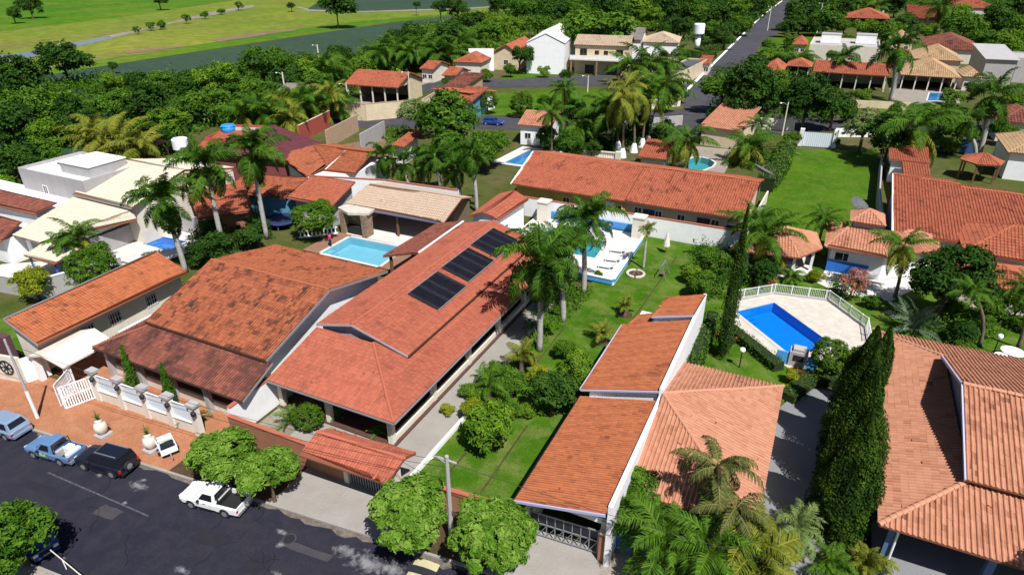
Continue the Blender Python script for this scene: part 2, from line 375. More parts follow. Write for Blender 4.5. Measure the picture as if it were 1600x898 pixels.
L_FLOWER = leafm('leaf_flower', (.35, .05, .02), (.52, .10, .03), (.6, .2, .08), .2, .1)

def grass_mat(name, a, b, c, s1=.08, s2=1.2, s3=14., rough=.9, bump=.5):
    m = bpy.data.materials.new(name); m.use_nodes = True; MATS[name] = m; t = m.node_tree; L = t.links.new; bs = t.nodes['Principled BSDF']
    bs.inputs['Roughness'].default_value = rough; bs.inputs['Specular IOR Level'].default_value = .05
    tc = t.nodes.new('ShaderNodeTexCoord'); outs = []
    for s, d in ((s1, 6), (s2, 5), (s3, 3)):
        n = t.nodes.new('ShaderNodeTexNoise'); n.inputs['Scale'].default_value = s; n.inputs['Detail'].default_value = d; n.inputs['Roughness'].default_value = .65
        L(tc.outputs['Object'], n.inputs['Vector']); outs.append(n)
    def rng(n, lo, hi):
        r = t.nodes.new('ShaderNodeMapRange'); r.inputs[1].default_value = lo; r.inputs[2].default_value = hi; L(n.outputs['Fac'], r.inputs[0]); return r.outputs[0]
    m1 = t.nodes.new('ShaderNodeMix'); m1.data_type = 'RGBA'; m1.inputs[6].default_value = (*a, 1); m1.inputs[7].default_value = (*b, 1); L(rng(outs[0], .36, .64), m1.inputs[0])
    m2 = t.nodes.new('ShaderNodeMix'); m2.data_type = 'RGBA'; m2.inputs[7].default_value = (*c, 1); L(m1.outputs[2], m2.inputs[6]); L(rng(outs[1], .45, .75), m2.inputs[0])
    m3 = t.nodes.new('ShaderNodeMix'); m3.data_type = 'RGBA'; m3.blend_type = 'MULTIPLY'; m3.inputs[0].default_value = .55
    rr = t.nodes.new('ShaderNodeValToRGB'); rr.color_ramp.elements[0].color = (.45, .45, .45, 1); rr.color_ramp.elements[1].color = (1.2, 1.2, 1.2, 1); rr.color_ramp.elements[0].position = .3; rr.color_ramp.elements[1].position = .65
    L(outs[2].outputs['Fac'], rr.inputs[0]); L(m2.outputs[2], m3.inputs[6]); L(rr.outputs[0], m3.inputs[7]); L(m3.outputs[2], bs.inputs['Base Color'])
    if bump:
        bp = t.nodes.new('ShaderNodeBump'); bp.inputs['Strength'].default_value = bump; bp.inputs['Distance'].default_value = .12; L(outs[2].outputs['Fac'], bp.inputs['Height']); L(bp.outputs[0], bs.inputs['Normal'])
    return m
GM_LAND = grass_mat('ground_rough', (.060, .088, .014), (.12, .098, .048), (.040, .072, .010), .06, .5, 5)
GM_LAWN = grass_mat('lawn_grass', (.032, .100, .004), (.072, .150, .010), (.150, .180, .045), .16, .55, 7)
GM_LAWN2 = grass_mat('lawn_grass_bright', (.036, .105, .004), (.070, .150, .008), (.105, .150, .022), .14, .45, 4)
GM_PAST = grass_mat('pasture', (.085, .165, .012), (.205, .220, .034), (.155, .150, .042), .010, .030, .22, bump=.2)
GM_PASTG = grass_mat('pasture_green', (.040, .130, .007), (.075, .170, .010), (.14, .17, .025), .012, .04, .25, bump=.2)
GM_CROP = grass_mat('crop', (.034, .060, .042), (.042, .072, .048), (.050, .085, .048), .02, .2, 2.0, bump=.4)
GM_DIRT = grass_mat('dirt', (.20, .13, .085), (.26, .175, .115), (.15, .105, .065), .1, 1., 9)
GM_SAND = grass_mat('sandy_marsh', (.25, .22, .18), (.15, .145, .085), (.34, .31, .27), .05, .25, 2.)
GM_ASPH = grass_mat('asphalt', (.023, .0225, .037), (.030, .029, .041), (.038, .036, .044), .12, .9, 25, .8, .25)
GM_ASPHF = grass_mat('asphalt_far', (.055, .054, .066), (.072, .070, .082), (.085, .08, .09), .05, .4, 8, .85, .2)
GM_TERR = grass_mat('terracotta_paving', (.38, .165, .088), (.34, .138, .072), (.42, .205, .118), .2, 1.1, 12, .85, .2)
GM_PAVE = grass_mat('pale_paving', (.30, .265, .225), (.25, .22, .185), (.34, .30, .26), .25, 1.2, 12, .9, .2)
GM_SOIL = grass_mat('garden_soil', (.075, .045, .028), (.11, .07, .042), (.055, .052, .02), .3, 1.5, 10)
GM_RIVER = mat('river_water', (.10, .12, .15), .15, (.16, .17, .19), .05, spec=.6)

# ------------------------------------------------------------------ the setting: ground, fields, roads
from mathutils.geometry import tessellate_polygon
POOL = {
 'right': [(-4.1,58.4),(1.5,52.4),(4.6,55.9),(-1.0,61.9)],
 'pale': [(-49.4,51.8),(-41.3,51.8),(-41.6,57.2),(-49.4,57.0)],
 'left': [(-70.4,44.6),(-66.0,44.6),(-66.2,47.4),(-70.2,47.2)],
 'court': [(-28.4,63.6),(-20.3,63.6),(-20.6,68.6),(-28.4,68.6)],
 'back': [(-46.4,93.4),(-42.6,93.4),(-42.2,102.6),(-45.8,102.6)],
 'teal': [(G(1087,258).x+2.6*math.cos(a*.5236)*(1+.2*math.sin(a)), G(1087,258).y+4.6*math.sin(a*.5236)) for a in range(12)],
 'villa': [tuple(G(*q))[:2] for q in ((1449,158),(1472,158),(1474,146),(1453,145))],
}
def sheet(name, pts, z, m, th=None, holes=()):
    mb = MB()
    if holes:
        loops = [[Vector((p[0], p[1], 0)) for p in pts]]+[[Vector((p[0], p[1], 0)) for p in POOL[h]] for h in holes]
        flat = [p for l in loops for p in l]; tri = tessellate_polygon(loops); fs = []
        for a, b, c in tri:
            A, B, C_ = flat[a], flat[b], flat[c]; fs.append((a, b, c) if (B-A).cross(C_-A).z > 0 else (a, c, b))
        mb.add([(p.x, p.y, z) for p in flat], fs); return struct(name, mb, m)
    if th: mb.prism([(p[0], p[1]) for p in pts], z-th, z)
    else:
        n = len(pts); ar = sum(pts[i][0]*pts[(i+1)%n][1]-pts[(i+1)%n][0]*pts[i][1] for i in range(n))
        if ar < 0: pts = pts[::-1]
        mb.quad(*[(p[0], p[1], z) for p in pts])
    return struct(name, mb, m)
R4 = lambda x0, x1, y0, y1: [(x0, y0), (x1, y0), (x1, y1), (x0, y1)]
sheet('ground', R4(-2500, 2500, -1200, 4000), 0, GM_LAND, holes=list(POOL))
sheet('pasture', [(-2400, -200), (-203, -200), (-203, 300), (-196, 345), (-160, 420), (-160, 3500), (-2400, 3500)], .05, GM_PAST)
sheet('green_pasture', [(-2400, 100), (-330, 160), (-352, 250), (-420, 420), (-420, 3500), (-2400, 3500)], .09, GM_PASTG)
sheet('green_strip', [(-212, 100), (-201, 100), (-203, 190), (-204, 270), (-196, 345), (-206, 330), (-224, 262), (-218, 180)], .08, GM_PASTG)
sheet('crop_field', [(-201, -100), (-112, -100), (-112, 200), (-135, 330), (-178, 352), (-194, 320), (-203, 262), (-201, 190)], .10, GM_CROP)
sheet('far_crop_field', [G(480, 15), G(560, 18), G(720, 13), G(800, 8), (-180, 700), (-420, 700), G(500, 2)], .12, GM_CROP)
sheet('sandy_track', [G(462, 12), G(482, 18), G(560, 20.5), G(720, 15.5), G(805, 10.5), G(800, 9), G(720, 13.2), G(560, 18.2), G(484, 15.5), G(470, 11)], .14, GM_SAND)
sheet('river', [G(-40, 90), G(40, 82), G(110, 68), G(172, 56), G(180, 60), G(110, 76), G(60, 88), G(-20, 104)], .10, GM_RIVER)
sheet('marsh', [G(165, 57), G(210, 48), G(260, 37), G(330, 19), G(395, 8), G(398, 12), G(340, 23), G(300, 31), G(250, 42), G(205, 53), G(178, 60)], .13, GM_SAND)
sheet('dirt_bank', [G(330, 63), G(370, 57), G(400, 52), G(470, 45), G(460, 48.5), G(420, 54), G(385, 60), G(340, 66)], .13, GM_DIRT)
sheet('dirt_patch', [G(190, 80), G(235, 76), G(300, 72), G(240, 80), G(200, 85)], .13, GM_DIRT)
# front street (drifts gently off the grid)
KY = lambda x: 20.4+.1*(x+26.7)
sheet('street', [(-160, KY(-160)), (90, KY(90)), (90, KY(90)-8.6), (-160, KY(-160)-8.6)], .02, GM_ASPH)
FRONT = lambda x: 24.2+.04*(x+26.7)
sheet('pavement', [(-160, KY(-160)), (-35.0, KY(-35)), (-35.0, 23.6), (-58, 22.6), (-160, 20)], .14, GM_TERR, .3)
sheet('pavement', [(-35.0, KY(-35)), (-26.8, KY(-26.8)), (-26.8, 24.0), (-35.0, 23.6)], .138, GM_SOIL, .3)
sheet('pavement', [(-26.8, KY(-26.8)), (-18.6, KY(-18.6)), (-18.6, 24.6), (-26.8, 24.0)], .142, M_CONC, .3)
sheet('pavement', [(-18.6, KY(-18.6)), (-12.2, KY(-12.2)), (-12.2, 25.4), (-18.6, 24.6)], .138, GM_SOIL, .3)
sheet('pavement', [(-12.2, KY(-12.2)), (-6.4, KY(-6.4)), (-6.4, 26.6), (-12.2, 25.4)], .142, M_CONC, .3)
sheet('pavement', [(-6.4, KY(-6.4)), (90, KY(90)), (90, 32), (-6.4, 26.6)], .139, GM_PAVE, .3)
sheet('pavement', [(-160, KY(-160)-8.6), (90, KY(90)-8.6), (90, KY(90)-12.5), (-160, KY(-160)-12.5)], .14, GM_PAVE, .3)
for (a, b) in ((-160, -90), (-90, -58), (-58, -46), (-46, -35), (-35, -26.8), (-26.8, -18.6), (-18.6, -12.2), (-12.2, -6.4), (-6.4, 40)):
    mb = MB(); mb.prism([(a+.01, KY(a)-.16), (b-.01, KY(b)-.16), (b-.01, KY(b)-.003), (a+.01, KY(a)-.003)], -.1, .165); struct('kerb', mb, M_CONC)
mb = MB(); mb.prism([(-160, KY(-160)-8.6), (90, KY(90)-8.6), (90, KY(90)-8.45), (-160, KY(-160)-8.45)], -.1, .162); struct('kerb', mb, M_CONC)
# gutter stains and pale worn patches on the asphalt
def wear_mat(name, col, nscale, cut):
    m = bpy.data.materials.new(name); m.use_nodes = True; MATS[name] = m; t = m.node_tree; L = t.links.new; bs = t.nodes['Principled BSDF']; bs.inputs['Roughness'].default_value = .9; bs.inputs['Base Color'].default_value = (*col, 1)
    tc = t.nodes.new('ShaderNodeTexCoord'); n = t.nodes.new('ShaderNodeTexNoise'); n.inputs['Scale'].default_value = nscale; n.inputs['Detail'].default_value = 8; n.inputs['Roughness'].default_value = .72; L(tc.outputs['Object'], n.inputs['Vector'])
    g = t.nodes.new('ShaderNodeTexGradient'); g.gradient_type = 'SPHERICAL'; mp = t.nodes.new('ShaderNodeMapping'); L(tc.outputs['Generated'], mp.inputs['Vector']); mp.inputs['Location'].default_value = (-1, -1, 0); mp.inputs['Scale'].default_value = (2, 2, 0); L(mp.outputs[0], g.inputs[0])
    ad = t.nodes.new('ShaderNodeMath'); ad.operation = 'MULTIPLY_ADD'; ad.inputs[1].default_value = .55; L(g.outputs['Fac'], ad.inputs[0]); L(n.outputs['Fac'], ad.inputs[2])
    r = t.nodes.new('ShaderNodeMapRange'); r.inputs[1].default_value = cut; r.inputs[2].default_value = cut+.26; L(ad.outputs[0], r.inputs[0])
    tr = t.nodes.new('ShaderNodeBsdfTransparent'); mx = t.nodes.new('ShaderNodeMixShader'); L(r.outputs[0], mx.inputs[0]); L(tr.outputs[0], mx.inputs[1]); L(bs.outputs[0], mx.inputs[2]); L(mx.outputs[0], t.nodes['Material Output'].inputs[0])
    return m
M_PATCH = wear_mat('worn_road_paint', (.20, .195, .21), 2.2, .78)
M_LINE = mat('faded_line', (.10, .097, .112), .9, (.05, .048, .062), 4., noise_w=.3)
def blob(cx, cy, rx, ry, n, seed, rot=0.):
    r = random.Random(seed); pts = []
    for i in range(n):
        a = 2*math.pi*i/n; k = r.uniform(.45, 1.15); x, y = rx*k*math.cos(a), ry*k*math.sin(a)
        pts.append((cx+x*math.cos(rot)-y*math.sin(rot), cy+x*math.sin(rot)+y*math.cos(rot)))
    return pts
rp = random.Random(3)
for (px, py, rx, ry, k) in ((215, 760, .8, .5, 6), (195, 785, .25, .15, 3), (285, 890, .7, .25, 4), (225, 750, .3, .2, 3), (438, 850, .35, .3, 4), (575, 880, 1.7, .8, 16), (540, 862, 1.1, .5, 8), (610, 890, 1.2, .6, 8), (430, 895, .5, .2, 3), (100, 872, .3, .1, 3), (90, 850, .25, .1, 2), (155, 742, .3, .2, 3), (440, 830, .5, .2, 4)):
    g = G(px, py)
    sheet('worn_road_patch', R4(g.x-rx*1.7, g.x+rx*1.7, g.y-ry*1.8, g.y+ry*1.8), .026+.0007*rp.random(), M_PATCH)
a, b = G(75, 738), G(232, 806); d = (b-a).normalized(); nn = Vector((-d.y, d.x, 0))*.05
sheet('road_line', [a-nn, b-nn, b+nn, a+nn], .028, M_LINE)
M_GUT = mat('gutter_silt', (.19, .155, .125), .95, (.075, .065, .06), 2.5, noise_w=.35)
for (x0, x1, w) in ((-47, -44, .5), (-41, -36, .35), (-35, -26, .45), (-26, -18, .55), (-18, -13, .6)):
    pts = [(x0, KY(x0)-.17)]+[(x0+(x1-x0)*i/14, KY(x0+(x1-x0)*i/14)-.17-w*rp.uniform(.35, 1)*(math.sin(math.pi*i/14)**.4 if 0 < i < 14 else 0)) for i in range(15)]+[(x1, KY(x1)-.17)]
    sheet('gutter_silt', pts[1:-1], .024, M_GUT)
M_REP = mat('asphalt_repair', (.014, .013, .020), .8, (.020, .019, .027), 2., .2, 30); M_REP2 = mat('asphalt_old_repair', (.060, .055, .062), .9, (.040, .037, .044), 1.2, .2, 30)
for k, (px, py, w, h, m_) in enumerate(((330, 840, 2.4, 1.1, M_REP), (170, 800, 1.6, .8, M_REP2), (480, 860, 3.2, .5, M_REP2), (60, 760, 2.6, .6, M_REP), (400, 880, 1.2, 1.4, M_REP))):
    g = G(px, py); q = [(g.x+dx*w/2+rp.uniform(-.08, .08), g.y+dy*h/2+dx*w*.05+rp.uniform(-.06, .06)) for dx, dy in ((-1, -1), (-.3, -1.05), (.4, -.95), (1, -1), (1.03, .1), (1, 1), (.2, 1.06), (-.5, .96), (-1, 1), (-1.04, 0))]
    sheet('asphalt_repair', q, .0235+.0002*k, m_)
M_CRK = mat('tar_crack', (.010, .010, .014), .6)
for k in range(14):
    g = G(rp.uniform(60, 620), rp.uniform(745, 890)); a_ = rp.uniform(-.3, .3)+(1.57 if rp.random() < .3 else .1); p = Vector((g.x, g.y, 0)); mb = MB()
    if p.y > KY(p.x)-.6: continue
    for j in range(rp.randint(5, 11)):
        a_ += rp.gauss(0, .45); q = p+Vector((math.cos(a_), math.sin(a_), 0))*rp.uniform(.2, .5); n_ = Vector((-math.sin(a_), math.cos(a_), 0))*rp.uniform(.012, .03)
        mb.quad((p-n_)[:2]+(.0250+.00005*k,) if False else tuple((p-n_).xy)+(.0250+.00005*k,), tuple((q-n_).xy)+(.0250+.00005*k,), tuple((q+n_).xy)+(.0250+.00005*k,), tuple((p+n_).xy)+(.0250+.00005*k,)); p = q
    struct('tar_crack', mb, M_CRK)
g = G(452, 842); t = thing('manhole_cover', 'round iron manhole cover in the middle of the street', 'manhole', (g.x, g.y, .02)); MB().lathe([(.42, .0), (.42, .012)], (g.x, g.y, .02), 18).build('frame', M_REP2, t); MB().lathe([(.34, .012), (.34, .02)], (g.x, g.y, .02), 18).build('lid', M_REP, t)
# painted speed hump
g = G(660, 893)
t = thing('speed_hump', 'yellow and black striped speed hump across the street by the kerb', 'speed hump', (g.x, g.y, 0), rad(5.7))
MY, MBK = mat('yellow_paint', (.50, .46, .26), .8, (.40, .37, .22), 3), mat('black_paint', (.02, .02, .03), .8)
for i in range(9):
    y0 = .75-i*.5
    MB().gable([(x, y0, z) for x, z in ((-.75, .022), (-.5, .07), (0, .10), (.5, .07), (.75, .022))], (0, -.494, 0)).build('stripe', MY if i % 2 == 0 else MBK, t, local=True)
# lots
sheet('court_paving', R4(-53.0, -34.2, 23.2, 27), .146, GM_TERR)
sheet('garden_bed', R4(-33.2, -30.2, 24.6, 28.0), .150, GM_SAND)
sheet('driveway', [(-30.2, 24.7), (-19.9, 24.9), (-19.9, 40), (-20.6, 52), (-21.3, 60), (-33.2, 60), (-33.2, 28), (-30.2, 28)], .150, M_CONC)
sheet('lawn', [(-19.9, 24.9), (-11.4, 25.2), (-11.4, 46), (-6.0, 50), (-6.0, 73), (-17, 73), (-18.9, 57), (-20.6, 52), (-19.9, 40)], .146, GM_LAWN)
sheet('driveway', [(.9, 28.2), (6.0, 29.5), (5.6, 40), (5.3, 48.6), (3.2, 48.2), (2.0, 46.5), (1.2, 44.5), (-6, 42), (-6, 27)], .150, M_CONCD)
sheet('lawn', [(-6.3, 43), (1.2, 45), (3, 48.8), (6.6, 50), (16, 54), (40, 60), (40, 76), (-6, 73)], .147, GM_LAWN, holes=['right'])
sheet('carport_floor', R4(7.4, 26, 29, 55), .150, M_CONCD)
sheet('lawn', [G(1228, 236), G(1222, 262), (-5.2, 92), (-4.6, 76.5), (8.5, 76.5), (9.3, 104), (9.3, 129.5)], .12, GM_LAWN2)
# mown stripes left in the lawn: two narrow drains
for (a, b) in (((702, 737), (733, 701)), ((750, 771), (824, 664)), ((834, 572), (884, 508)), ((988, 500), (1058, 400))):
    p, q = G(*a, .15), G(*b, .15); d = (q-p).normalized(); nn = Vector((-d.y, d.x, 0))*.07
    sheet('lawn_edge_cut', [p-nn, q-nn, q+nn, p+nn], .152, GM_SOIL)
# cross street, side street behind
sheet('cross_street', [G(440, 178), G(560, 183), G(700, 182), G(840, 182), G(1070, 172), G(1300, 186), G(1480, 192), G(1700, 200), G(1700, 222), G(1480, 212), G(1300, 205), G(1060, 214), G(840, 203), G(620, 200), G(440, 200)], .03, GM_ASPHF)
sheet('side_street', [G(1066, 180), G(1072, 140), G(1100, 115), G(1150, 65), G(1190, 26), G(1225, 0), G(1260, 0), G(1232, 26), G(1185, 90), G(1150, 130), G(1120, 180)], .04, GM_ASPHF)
for pts in ([(1072, 143), (1100, 115), (1150, 65), (1190, 26), (1222, 2)],):
    for p, q in zip(pts[:-1], pts[1:]):
        mb = MB(); mb.wallq(G(*p), G(*q), -.1, .2, .7); struct('kerb', mb, M_WHITE)
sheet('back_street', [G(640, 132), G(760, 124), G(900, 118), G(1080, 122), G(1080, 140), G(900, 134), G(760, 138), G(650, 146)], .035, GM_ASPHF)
sheet('vacant_lawn', [G(735, 150), G(850, 140), G(1000, 142), G(1060, 150), G(1050, 172), G(840, 180), G(740, 182)], .06, GM_LAWN2)
sheet('vacant_lawn', [G(780, 126), G(800, 108), G(900, 105), G(905, 117), G(840, 121)], .06, GM_LAWN2)
sheet('vacant_lawn', [G(1180, 85), G(1200, 60), G(1290, 55), G(1280, 80), G(1230, 90)], .06, GM_LAWN2)
sheet('vacant_lawn', [G(1370, 165), G(1500, 162), G(1510, 195), G(1380, 190)], .06, GM_LAWN)
sheet('villa_terrace', [G(1390,165), G(1500,165), G(1500,140), G(1390,138)], .05, GM_PAVE, holes=['villa'])
sheet('back_yard', [G(470, 240), G(640, 205), G(600, 260), G(500, 250)], .05, GM_DIRT)
sheet('pale_yard', [G(560, 170), G(640, 140), G(700, 120), G(760, 100), G(640, 132), G(540, 158)], .05, GM_PAVE)
# ------------------------------------------------------------------ plant library
def leaves(cen, nrm, L, Wd, r, jit=.5, fold=.25):
    """diamond leaves folded on the midrib; returns verts, faces"""
    n = len(cen); nrm = nrm+r.normal(0, jit, (n, 3)); nrm /= np.linalg.norm(nrm, axis=1)[:, None]+1e-9
    t = r.normal(0, 1, (n, 3)); t -= nrm*(t*nrm).sum(1)[:, None]; t /= np.linalg.norm(t, axis=1)[:, None]+1e-9
    b = np.cross(nrm, t); k_ = r.uniform(.5, 1.0, n)+.6*r.random(n)**3; Ls = (L*k_)[:, None]; Ws = (Wd*k_*r.uniform(.75, 1.25, n))[:, None]
    v = np.stack([cen-t*Ls/2, cen+b*Ws/2+nrm*Ws*fold, cen+t*Ls/2, cen-b*Ws/2+nrm*Ws*fold], 1).reshape(-1, 3)
    k = np.arange(n)*4
    f = np.concatenate([np.stack([k, k+2, k+1], 1), np.stack([k, k+3, k+2], 1)])
    return v, f
def crown_mesh(name, m, seed, R=(1, 1, .8), clumps=120, per=40, rc=.22, L=.12, Wd=.07, zc=0., lump=.25, inner=.12, bottom=-.55, lobes=7):
    """crown of several overlapping boughs; leaf clumps sit on the outside of each bough"""
    r = np.random.default_rng(seed)
    lc = [np.zeros(3)]; lr = [1-lump*1.25]
    for i in range(lobes):
        d = r.normal(0, 1, 3); d[2] = d[2]*.7+.15; d /= np.linalg.norm(d); q = r.uniform(.30, .52)
        lc.append(d*(1.0-q)*r.uniform(.8, 1.22)); lr.append(q)
    lc = np.array(lc); lr = np.array(lr); w = lr**2/np.sum(lr**2); cc = []; dd = []; tries = 0
    while len(cc) < clumps and tries < clumps*30:
        tries += 1; i = r.choice(len(lr), p=w); d = r.normal(0, 1, 3); d /= np.linalg.norm(d)
        if d[2] < bottom: continue
        p = lc[i]+d*lr[i]*r.uniform(.82, 1.05)
        if r.random() > inner and any(j != i and np.linalg.norm(p-lc[j]) < lr[j]*.78 for j in range(len(lr))): continue
        cc.append(p); dd.append(d)
    cc = np.array(cc); d = np.array(dd); k = len(cc); cc *= (1-rc*.5)/np.abs(cc[:, :2]).max()
    n = k*per; ci = np.repeat(np.arange(k), per)
    o = r.normal(0, 1, (n, 3)); o /= np.linalg.norm(o, axis=1)[:, None]; o[:, 2] = np.where(o[:, 2] < -.3, -o[:, 2], o[:, 2])
    rad_ = rc*r.uniform(.5, 1.08, n)*np.repeat(r.uniform(.55, 1.3, k), per)
    p = cc[ci]+o*rad_[:, None]
    nr = o*.8+d[ci]*.5+np.array([0, 0, .25])
    v, f = leaves(p, nr, L, Wd, r)
    v = v*np.array(R)+np.array([0, 0, zc])
    cl = r.uniform(0, .62, k)+.10*np.clip(d[:, 2], 0, 1); lv = np.clip(cl[ci]+r.uniform(0, .45, n), 0, 1)
    me = bpy.data.meshes.new(name); set_np(me, v, f, np.tile(lv, 2)); me.materials.append(m)
    return me
def trunk_mesh(name, seed, h=1., r0=.09, m=None, limbs=5, spread=.5, fork=.5):
    r = random.Random(seed); mb = MB(); z1 = h*fork
    x, y = r.gauss(0, .04), r.gauss(0, .04)
    mb.tube([(0, 0, -.03), (0, 0, .05), (x*.5, y*.5, z1*.5), (x, y, z1)], [r0*1.35, r0*1.05, r0*.9, r0*.75], 8)
    for i in range(limbs):
        a = 2*math.pi*i/limbs+r.uniform(-.4, .4); s = spread*r.uniform(.7, 1.1); hz = z1+(h-z1)*r.uniform(.6, 1.05)
        mb.tube([(x, y, z1*.92), (x+s*.35*math.cos(a), y+s*.35*math.sin(a), z1+(hz-z1)*.45), (x+s*math.cos(a), y+s*math.sin(a), hz)], [r0*.55, r0*.38, r0*.12], 6)
    me = bpy.data.meshes.new(name); me.from_pydata(mb.v, [], mb.f); me.materials.append(m or M_BARK); me.polygons.foreach_set('use_smooth', np.ones(len(me.polygons), dtype=bool)); me.update()
    return me
KINDS = {}
def kind(key, m, n=2, th=1.0, tr=.07, trunkmat=None, **kw):
    """unit trees: crown radius 1, centre at z=0; trunk of height 1 below"""
    KINDS[key] = ([crown_mesh('crown', m, hash_(key)+i, **kw) for i in range(n)], [trunk_mesh('trunk', hash_(key)+i, 1., tr, trunkmat) for i in range(n)])
def hash_(s): return sum(ord(c)*(i+3) for i, c in enumerate(s)) % 9973
kind('street', L_STREET, 4, clumps=270, per=46, rc=.15, L=.15, Wd=.062, R=(1, 1, .8), lump=.38, inner=.08, lobes=14)
kind('mango', L_DARK, 2, clumps=210, per=44, rc=.19, L=.13, Wd=.05, R=(1, 1, .85), lump=.3)
kind('mid', L_MID, 3, clumps=150, per=36, rc=.21, L=.13, Wd=.065, R=(1, 1, .85), lump=.35)
kind('dark', L_DARK, 3, clumps=140, per=34, rc=.21, L=.14, Wd=.07, R=(1, 1, .9), lump=.4)
kind('bright', L_BRIGHT, 2, clumps=140, per=36, rc=.2, L=.13, Wd=.06, R=(1, 1, .85), lump=.38)
kind('silver', L_GREY, 1, clumps=150, per=40, rc=.18, L=.13, Wd=.05, R=(1, 1, .8), lump=.35)
kind('yellow', L_YEL, 2, clumps=110, per=34, rc=.24, L=.17, Wd=.075, R=(1, 1, .85), lump=.4)
kind('loose', L_MID, 2, clumps=70, per=34, rc=.22, L=.15, Wd=.07, R=(1, 1, .8), lump=.55, inner=.3)
kind('fruit', L_BRIGHT, 2, clumps=110, per=40, rc=.2, L=.20, Wd=.075, R=(1, 1, .9), lump=.3)
kind('red', L_RED, 1, clumps=60, per=26, rc=.24, L=.16, Wd=.06, R=(1, 1, .9), lump=.5, inner=.3)
kind('ball', L_HEDGE, 2, lobes=3, clumps=160, per=40, rc=.15, L=.10, Wd=.055, R=(1, 1, 1), lump=.08, inner=.05, bottom=-.8)
kind('dense', L_MID, 1, clumps=200, per=44, rc=.16, L=.11, Wd=.05, R=(1, 1, .95), lump=.12, inner=.05)
TCOUNT = [0]
def tree_at(k, x, y, zc, r, label, cat='tree', name='leafy_tree', group=None, sz=1., rz=None, var=None, z0=.1):
    t = thing(name, label, cat, (x, y, z0), group=group)
    cr, tr = KINDS[k]; i = TCOUNT[0]; TCOUNT[0] += 1
    v = (i if var is None else var) % len(cr)
    c = link(bpy.data.objects.new('crown', cr[v]), t); c.location = (0, 0, zc-z0); c.scale = (r, r*random.uniform(.92, 1.08), r*sz); c.rotation_euler = (0, 0, random.uniform(0, 6.28) if rz is None else rz)
    tk = link(bpy.data.objects.new('trunk', tr[v]), t); hh = zc-z0+r*.2; w = max(.6, min(r, 5)*.8); tk.scale = (w*1.2, w*1.2, hh); tk.rotation_euler = (0, 0, random.uniform(0, 6))
    return t
def tree_px(k, px, py, rpx, label, hf=1.15, **kw):
    """crown centre seen at (px,py) with half-width rpx photo pixels; stands on the ground below"""
    zc = 3.
    for _ in range(6):
        p = G(px, py, zc); r = rpx*depth(p)/FPX; zc = r*hf+.1
    return tree_at(k, p.x, p.y, zc, r, label, **kw)

# ---- palms: fronds are separate leaves
def frond_mesh(name, m, seed, L=3.4, droop=1.0, rise=.55, nl=34, ll=.75, lw=.075, hang=.5, vee=.35, lv0=.0, curl=0.):
    r = np.random.default_rng(seed); s = np.linspace(0, 1, 12)
    ang = rise-droop*s**1.5*1.5
    dx = np.cos(ang)*L/11; dz = np.sin(ang)*L/11
    X = np.concatenate([[0], np.cumsum(dx[:-1])]); Z = np.concatenate([[0], np.cumsum(dz[:-1])]); Yb = curl*s**2
    V = []; F = []; T = []
    for i in range(12):
        w = .055*(1-s[i]*.8); V += [(X[i], Yb[i]-w, Z[i]), (X[i], Yb[i], Z[i]+w*.7), (X[i], Yb[i]+w, Z[i])]
    for i in range(11):
        k = i*3; F += [(k, k+1, k+4, k+3), (k+1, k+2, k+5, k+4)]; T += [.75, .75]
    for sd in (-1, 1):
        for j in range(nl):
            u = .12+.88*(j+.5)/nl+r.uniform(-.01, .01); u = min(u, .999)
            x = np.interp(u, s, X); z = np.interp(u, s, Z); yb = np.interp(u, s, Yb); a = np.interp(u, s, ang)
            env = math.sin(math.pi*min(1, (u*.92+.08))**.75)**.6 if u < .98 else .3
            l = ll*max(.25, env)*r.uniform(.85, 1.12); back = .45+.35*u
            up = vee*r.uniform(.2, 1.6)-hang*.35
            d1 = np.array([math.cos(a)*back, sd*(1-.25*u), math.sin(a)*back+up]); d1 /= np.linalg.norm(d1)
            d2 = d1+np.array([0, 0, -hang*r.uniform(.8, 1.5)]); d2 /= np.linalg.norm(d2)
            p0 = np.array([x, yb, z]); p1 = p0+d1*l*.5; p2 = p1+d2*l*.55
            t = np.array([math.cos(a), 0, math.sin(a)])*lw*.5
            k = len(V); V += [tuple(p0-t*.7), tuple(p0+t*.7), tuple(p1+t), tuple(p1-t), tuple(p2)]
            F += [(k, k+1, k+2, k+3), (k+3, k+2, k+4, k+4)]; lv = min(1, lv0+r.uniform(0, .6)); T += [lv, lv]
    me = bpy.data.meshes.new(name)
    me.from_pydata(V, [], [f if len(set(f)) == 4 else tuple(dict.fromkeys(f)) for f in F]); me.materials.append(m)
    a = me.attributes.new('tc', 'FLOAT', 'FACE'); a.data.foreach_set('value', np.array(T, dtype=np.float32)); me.update()
    return me
